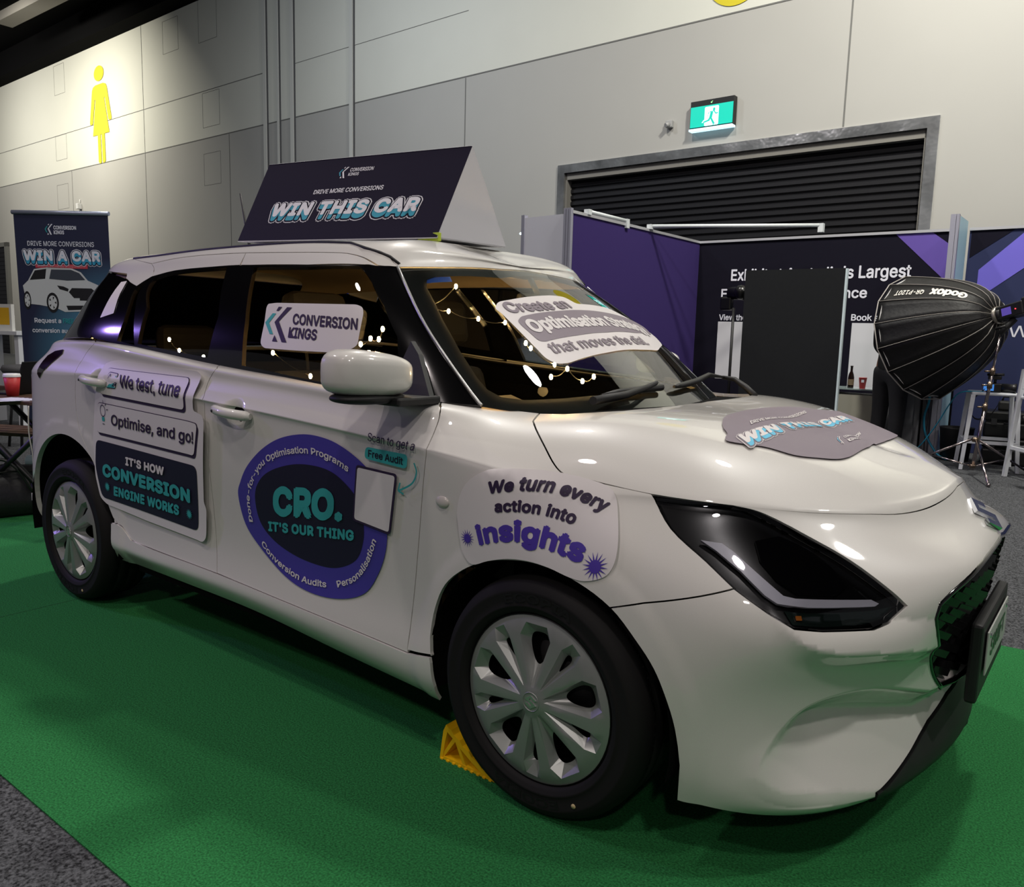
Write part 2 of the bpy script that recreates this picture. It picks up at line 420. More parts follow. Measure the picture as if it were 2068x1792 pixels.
fr = MB(); fr.box((SX0, YW+.02, 0), (SX0+.03, YW+.2, SZ)); fr.box((SX1-.03, YW+.02, 0), (SX1, YW+.2, SZ)); fr.box((SX0, YW+.02, SZ-.10), (SX1, YW+.2, SZ)); fr.build('door_reveal', mat('reveal', (.45, .44, .42), .7), door)
# dark shutter at the far left
d2 = MB(); d2.box((-34, YW-.06, 0), (-29.5, YW-.02, 3.6)); 
for k in range(25): d2.box((-34, YW-.075, .05+k*.14), (-29.5, YW-.055, .13+k*.14))
d2 = structure(d2.build('door_2', mat('shutter', (.1, .1, .1)))); f2 = MB(); f2.box((-29.5, YW-.1, 0), (-29.3, YW, 3.74)); f2.box((-34, YW-.1, 3.6), (-29.3, YW, 3.74)); f2.build('door_frame', mat('door_frame_grey', (.42, .42, .41), .7), d2)
# steel beam and cable tray under the dark ceiling
b = MB(); b.box((-23.6, 7.0, 8.9), (-12, 7.42, 9.12)); structure(b.build('trim_4', mat('beam_grey', (.42, .41, .40), .7)))
b = MB()
for k in range(22): b.box((-20.8+k*.2, 3.6, 6.66), (-20.73+k*.2, 4.1, 6.68))
b.box((-20.9, 3.6, 6.66), (-16.4, 3.64, 6.76)); b.box((-20.9, 4.06, 6.66), (-16.4, 4.1, 6.76)); structure(b.build('trim_5', mat('tray', (.26, .26, .26), .6, .5)))
# pictograms painted on the wall
yel = mat('pictogram_yellow', (.80, .74, .15), .8)
def woman(cx, z0, H, name, label):
    s = Sheet(); T = lambda P: [(cx+a*H*1.62, z0+b*H) for a, b in P]
    s.shape(T([(.112*math.cos(a)*.62, .925+.078*math.sin(a)) for a in np.linspace(0, 2*math.pi, 30, endpoint=False)]), yel, 0, 1)
    body = [(-.055, .815), (-.09, .80), (-.105, .77), (-.155, .445), (-.15, .425), (-.125, .42), (-.11, .435), (-.072, .67), (-.062, .665), (-.118, .30), (-.05, .30), (-.05, .02), (-.035, 0), (-.015, .0), (-.007, .02), (-.007, .30), (.007, .30), (.007, .02), (.015, 0), (.035, 0), (.05, .02), (.05, .30), (.118, .30), (.062, .665), (.072, .67), (.11, .435), (.125, .42), (.15, .425), (.155, .445), (.105, .77), (.09, .80), (.055, .815)]
    s.shape(T(body), yel, 0, 1)
    return tag(s.build(name, plane_map((0, YW-.012, 0), (1, 0, 0), (0, 0, 1), (0, -1, 0))), label, 'wall sign')
woman(-22.32, 5.57, 2.57, 'toilet_pictogram', 'large yellow woman pictogram painted high on the back wall at left')
s = Sheet(); s.shape([(-3.71+.44*math.cos(a), 6.10+.44*math.sin(a)) for a in np.linspace(0, 2*math.pi, 40, endpoint=False)], yel, 0, 1)
tag(s.build('wall_roundel', plane_map((0, YW-.012, 0), (1, 0, 0), (0, 0, 1), (0, -1, 0))), 'yellow round mark cut by the top edge above the exit sign', 'wall sign')
# exit sign
ex = thing('exit_sign', 'lit green running-man exit sign mounted above the roller shutter', 'sign', (-3.92, YW, 4.11))
b = MB(); b.box((-.325, -.10, -.03), (.325, 0, .355), .006); b.build('sign_case', mat('sign_black', (.05, .05, .055), .4), ex)
b = MB(); b.box((-.315, -.108, .0), (.315, -.10, .275)); face = b.build('sign_face', mat('exit_green', (.0, .62, .54), .4, emit=(.0, .66, .58), estr=1.0), ex)
b = MB(); b.box((-.325, -.125, -.05), (.325, -.02, -.02), .004); b.build('sign_lamp', mat('exit_light', (.8, .95, 1), .4, emit=(.74, .93, 1.), estr=1.5), ex)
s = Sheet(); wh = mat('exit_white', (.8, .97, .97), .4, emit=(.76, .98, .98), estr=1.0); gr = mat('exit_green', (0, .6, .5))
s.shape(round_poly([(-.10, .0), (.11, .0), (.11, .255), (-.10, .255)], .02), wh, 0, 1); s.shape([(-.14, .05), (-.11, .085), (-.08, .085), (-.08, .045)], wh, 0, 1)
for P in ([(.035, .235), (.055, .225), (.058, .205), (.045, .19), (.027, .195), (.022, .215)], [(-.045, .175), (.035, .185), (.065, .145), (.10, .15), (.10, .162), (.07, .16), (.045, .195), (-.02, .188), (-.055, .13), (-.045, .125)],
          [(-.01, .18), (.03, .18), (.012, .10), (.06, .02), (.035, .01), (-.01, .09), (-.02, .065), (-.11, .045), (-.115, .062), (-.045, .08), (-.025, .11)], [(.02, .0), (.05, .012), (.045, -.0), (.02, -.0)]):
    s.shape(P, gr, .002, 1)
s.shape([(-.02, .31), (.02, .325), (-.0, .325), (.005, .31), (-.002, .295)], mat('arrow_green', (.6, 1, .6), .4, emit=(.6, 1, .6), estr=1), .0, 1)
s.build('sign_symbol', plane_map((0, -.109, 0), (1, 0, 0), (0, 0, 1), (0, -1, 0)), face)
b = MB(); b.box((-.05, -.07, -.05), (.05, 0, .05), .01); b.tube([(-.0, -.07, -.01), (-.02, -.12, -.03)], [.035, .03], 12); tag(b.build('wall_sensor', mat('sensor_grey', (.62, .62, .62), .5), loc=(-4.6, YW, 4.23)), 'small grey motion sensor on the wall left of the exit sign', 'sensor')
b = MB(); b.box((-.07, -.12, -.16), (.07, 0, .0), .01); b.tube([(0, -.02, 0), (0, -.02, .12)], .015, 8); tag(b.build('wall_speaker', mat('sensor_white', (.80, .80, .80), .5), loc=(-23.81, YW, 4.58)), 'small white device on the grey wall below the woman pictogram', 'sensor')
# direction sign to the toilets, seen between banner and car
b = MB(); b.box((-22.45, YW-.10, 1.25), (-17.6, YW, 2.46)); so = tag(b.build('direction_sign', mat('sign_dark', (.20, .20, .21), .7)), 'dark grey toilets direction sign seen between banner and car', 'sign')
s = Sheet(); s.text('Toilets', mat('sign_text', (.8, .8, .8), .6), 0, (-22.1, 2.10), (-20.9, 2.10), (-22.1, 2.33), .02)
s.build('lettering', plane_map((0, YW-.105, 0), (1, 0, 0), (0, 0, 1), (0, -1, 0)), so)

TW = Matrix.Translation((-16, YW, 0)) @ Matrix.Rotation(-.0235, 4, 'Z') @ Matrix.Translation((16, -YW, 0))
bpy.context.view_layer.update()
for o in [o for o in bpy.data.objects if o not in PRE and o.parent is None and o.name.split('.')[0] not in ('ceiling', 'trim_4', 'trim_5')]: o.matrix_world = TW @ o.matrix_world

# ------------------------------------------------------------------ body sheets of the car
# ---------------- body surface tables -----------------
def bas(t):
    return np.stack([(1-t)**3,3*t**3-6*t**2+4,-3*t**3+3*t**2+3*t+1,t**3],-1)/6
def dbas(t):
    return np.stack([-3*(1-t)**2,9*t**2-12*t,-9*t**2+6*t+3,3*t**2],-1)/6
class Surf:
    """uniform cubic B-spline sheet; columns end on the car's mid plane (mirrored ghosts), last row too"""
    def __init__(s,P,topmirror,it=3):
        s.P=np.array(P,float); s.tm=topmirror
        s.nu,s.nv=s.P.shape[:2]
        T=s.P.copy(); u,v=np.meshgrid(np.arange(s.nu),np.arange(s.nv),indexing='ij')
        s._pad()
        for _ in range(it):
            s.P=s.P+0.8*(T-s.ev(u.ravel(),v.ravel())[0].reshape(T.shape))
            s.P[0,:,1]=0; s.P[-1,:,1]=0
            if topmirror: s.P[:,-1,1]=0
            s._pad()
    def _pad(s):
        P=s.P; m=np.array([1,-1,1.])
        A=np.concatenate([P[1:2]*m,P,P[-2:-1]*m],0)
        lo=2*A[:,:1]-A[:,1:2]
        hi=A[:,-2:-1]*m if s.tm else 2*A[:,-1:]-A[:,-2:-1]
        s.Q=np.concatenate([lo,A,hi],1)
    def ev(s,u,v):
        u=np.clip(np.asarray(u,float),0,s.nu-1); v=np.clip(np.asarray(v,float),0,s.nv-1)
        i=np.minimum(u.astype(int),s.nu-2); j=np.minimum(v.astype(int),s.nv-2)
        bu,bv=bas(u-i),bas(v-j); du,dv=dbas(u-i),dbas(v-j)
        G=s.Q[(i[:,None]+np.arange(4))[:,:,None],(j[:,None]+np.arange(4))[:,None,:]]
        p=np.einsum('na,nb,nabc->nc',bu,bv,G)
        pu=np.einsum('na,nb,nabc->nc',du,bv,G); pv=np.einsum('na,nb,nabc->nc',bu,dv,G)
        n=np.cross(pu,pv); L=np.linalg.norm(n,axis=1,keepdims=True)
        n=n/np.maximum(L,1e-9)
        return p,n
def lower_table():
    # rows: (offset from nominal) described per column as list of (x, half width, z)
    C=[]
    def col(*pts): C.append([(x,-w,z) for x,w,z in pts])
    # 14 rows: bottom, .25,.34,.44,.58,.72, crease-, crease, crease+, upper, belt, deck/hood x3
    def rear(x,w,z0=.24,dx=0,taper=0,zc=1.0,zb=1.12):
        col((x+dx*.06,w-.05,z0),(x,w-.012,z0+.07),(x-dx*.01,w,.40),(x-dx*.02,w+.004,.50),(x-dx*.01,w+.004,.62),(x,w,.76),
            (x,w-.004,zc-.10),(x,w-.012,zc-.03),(x+dx*.02,w-.03-taper*.2,zc+.02),(x+dx*.05,w-.065-taper*.5,zb-.04),(x+dx*.07,w-.095-taper,zb),
            (x+dx*.15,(w-.1)*.66,zb-.015),(x+dx*.2,(w-.1)*.33,zb-.015),(x+dx*.2,0,zb-.015))
    z=[(0)]
    rear(-3.01,0,.26,1,0,.98,1.08); C[-1]=[(a,0.0,c) for a,b,c in C[-1]]
    rear(-3.0,.34,.26,1,0,.98,1.08)
    rear(-2.985,.62,.26,1,0,.98,1.08)
    rear(-2.925,.785,.25,.8,.03,.99,1.10)
    rear(-2.77,.842,.245,.4,.03,1.0,1.115)
    rear(-2.45,.858,.24,0,.02,1.005,1.125)
    def side(x,zb0,zc,zb,w=.868,lo=.850,cc=.838,t=0):
        col((x,.80,zb0),(x,lo-.006,zb0+.06),(x,lo,.33),(x,cc,.43),(x,cc+.006,.58),(x,w-.010,.74),
            (x,w-.002,zc-.035),(x,w,zc-.004),(x,w-.010,zc+.024),(x,.832-t,(zc+zb)/2+.02),(x,.800-t,zb),
            (x,.52,zb-.01),(x,.26,zb-.01),(x,0,zb-.01))
    side(-2.05,.235,.985,1.112,.862,.852,.842)
    side(-1.60,.230,.955,1.075,.866,.852,.838)
    side(-1.20,.225,.938,1.048,.868,.852,.836)
    side(-.80,.205,.918,1.027,.868,.852,.836)
    side(-.45,.185,.896,1.008,.866,.852,.840)
    def hood(low,edge,cen,p,below=(.012,.012,.026)):
        # low: 6 points bottom..z.72 ; edge: crease/hood shut height ; cen: centreline point ; p crown exponent
        pts=list(low)
        xe,we,ze=edge; xc,zc_=cen
        pts.append((xe+below[0] if we<.7 else xe,we+below[1],ze-below[2])); pts.append((xe,we,ze))
        for f in (.955,.88,.74,.5,.25,0):
            pts.append((xe+(xc-xe)*(1-f),we*f,ze+(zc_-ze)*(1-f**p)))
        col(*pts)
    hood([(-.22,.80,.17),(-.22,.846,.24),(-.22,.855,.34),(-.22,.848,.44),(-.22,.852,.58),(-.22,.858,.72)],(-.22,.85,.868),(-.34,.990),9)
    hood([(.02,.80,.17),(.02,.845,.24),(.02,.858,.34),(.02,.864,.44),(.02,.866,.58),(.02,.855,.71)],(.02,.812,.835),(-.20,.997),9)
    hood([(.22,.805,.165),(.22,.838,.24),(.22,.850,.34),(.22,.858,.44),(.22,.858,.57),(.22,.838,.69)],(.19,.765,.835),(-.06,.995),7.5)
    hood([(.38,.795,.162),(.39,.812,.24),(.395,.822,.34),(.40,.830,.44),(.40,.830,.57),(.39,.795,.68)],(.33,.718,.832),(.06,.987),5.6)
    hood([(.52,.740,.160),(.540,.760,.215),(.535,.748,.34),(.535,.752,.46),(.553,.768,.57),(.535,.725,.68)],(.445,.648,.824),(.17,.980),3.9)
    hood([(.635,.63,.158),(.657,.652,.212),(.640,.636,.34),(.640,.636,.46),(.672,.657,.57),(.65,.61,.68)],(.555,.545,.814),(.28,.966),3.1)
    hood([(.712,.48,.158),(.737,.505,.210),(.722,.487,.34),(.726,.487,.46),(.765,.508,.57),(.762,.475,.68)],(.642,.425,.808),(.38,.950),2.6,(.030,.015,.042))
    hood([(.757,.31,.158),(.787,.325,.210),(.782,.315,.34),(.790,.315,.46),(.825,.325,.57),(.843,.31,.69)],(.702,.275,.812),(.46,.931),2.25,(.048,.015,.060))
    hood([(.785,.15,.158),(.820,.155,.215),(.826,.155,.34),(.832,.155,.45),(.85,.155,.57),(.857,.15,.695)],(.740,.132,.824),(.53,.910),2.05,(.046,.006,.062))
    col(*[(a,0,b) for a,b in ((.795,.158),(.832,.22),(.842,.34),(.846,.45),(.857,.57),(.862,.699),(.797,.765),(.752,.831),(.736,.848),(.713,.860),(.683,.873),(.652,.884),(.617,.894),(.585,.902))])
    return C
def upper_table():
    C=[]
    def col(*pts): C.append([(x,-w,z) for x,w,z in pts])
    # rows: below belt, belt, .25,.5,.75, wintop, rail, roof edge, roof, roof, centre
    # rear glass columns
    def rg(w,xb,xt,zb,zt,xr):
        col((xb-.02,w*1.03,zb-.09),(xb,w,zb),(xb+(xt-xb)*.3,w*.97,zb+(zt-zb)*.3),(xb+(xt-xb)*.58,w*.94,zb+(zt-zb)*.6),(xb+(xt-xb)*.82,w*.9,zb+(zt-zb)*.85),
            (xt,w*.87,zt),(xt+.03,w*.85,zt+.04),(xt+.10,w*.8,zt+.066),(xr-.10,w*.62,1.492),(xr-.06,w*.33,1.502),(xr-.05,0,1.505))
    rg(0,-2.98,-2.74,1.08,1.40,-2.50)
    rg(.33,-2.965,-2.735,1.08,1.40,-2.45)
    rg(.58,-2.90,-2.71,1.09,1.395,-2.40)
    col((-2.78,.765,1.02),(-2.74,.735,1.11),(-2.70,.700,1.19),(-2.66,.665,1.27),(-2.62,.630,1.34),(-2.58,.598,1.395),(-2.56,.575,1.435),(-2.52,.525,1.480),(-2.45,.36,1.512),(-2.42,.18,1.519),(-2.40,0,1.52))
    def side(x,zb,wt=.612,zt=1.405,xr=None,zr=1.45,top=1.518):
        xr=x if xr is None else xr
        wb=.797
        f=lambda k: wb+(wt-wb)*k+.020*4*k*(1-k)
        g=lambda k: zb+(zt-zb)*k
        col((x,wb+.028,zb-.09),(x,wb,zb),(x,f(.25),g(.25)),(x,f(.5),g(.5)),(x,f(.75),g(.75)),(xr,wt,zt),(xr,wt-.035,zr),(xr,wt-.10,zr+.038),(xr,.34,top-.012),(xr,.17,top-.003),(xr,0,top))
    side(-2.35,1.125,.612,1.40,-2.25,1.450,1.528)
    side(-1.95,1.103,.618,1.412,-1.93,1.460,1.530)
    side(-1.50,1.068,.622,1.418,-1.5,1.463,1.523)
    side(-1.15,1.045,.620,1.413,-1.17,1.459,1.518)
    side(-.85,1.027,.614,1.403,-.93,1.445,1.508)
    # A pillar and windshield columns
    def ws(b,t,r,k=.0,zb_=1.):
        (xb,wb,zb),(xt,wt,zt)=b,t
        L=[(xb+.07,wb+.012,zb-.055),b]
        for q in (.25,.5,.75): L.append((xb+(xt-xb)*q,wb+(wt-wb)*q+k*q*(1-q)*.3,zb+(zt-zb)*q+.031*4*q*(1-q)*zb_))
        L.append(t)
        for q,h in ((.12,.6),(.3,.86),(.55,.97),(.8,1.),(1,1.)):
            L.append((xt+(r[0]-xt)*q,wt*(1-q),zt+(r[1]-zt)*h*.98 if q<1 else r[1]))
        col(*L)
    ws((-.52,.785,1.012),(-.835,.60,1.385),(-.95,1.512),.27,0.)
    ws((-.385,.735,1.008),(-.79,.545,1.394),(-.90,1.494),.20,.35)
    ws((-.29,.665,1.000),(-.765,.47,1.403),(-.86,1.482),.1,.75)
    ws((-.19,.53,.990),(-.735,.36,1.413),(-.82,1.468),.0)
    ws((-.10,.30,.982),(-.712,.19,1.421),(-.77,1.449),.0)
    ws((-.06,0,.980),(-.705,0,1.423),(-.73,1.437),.0)
    return C
BODY = Surf(lower_table(), True)
SHELL = Surf(upper_table(), True)

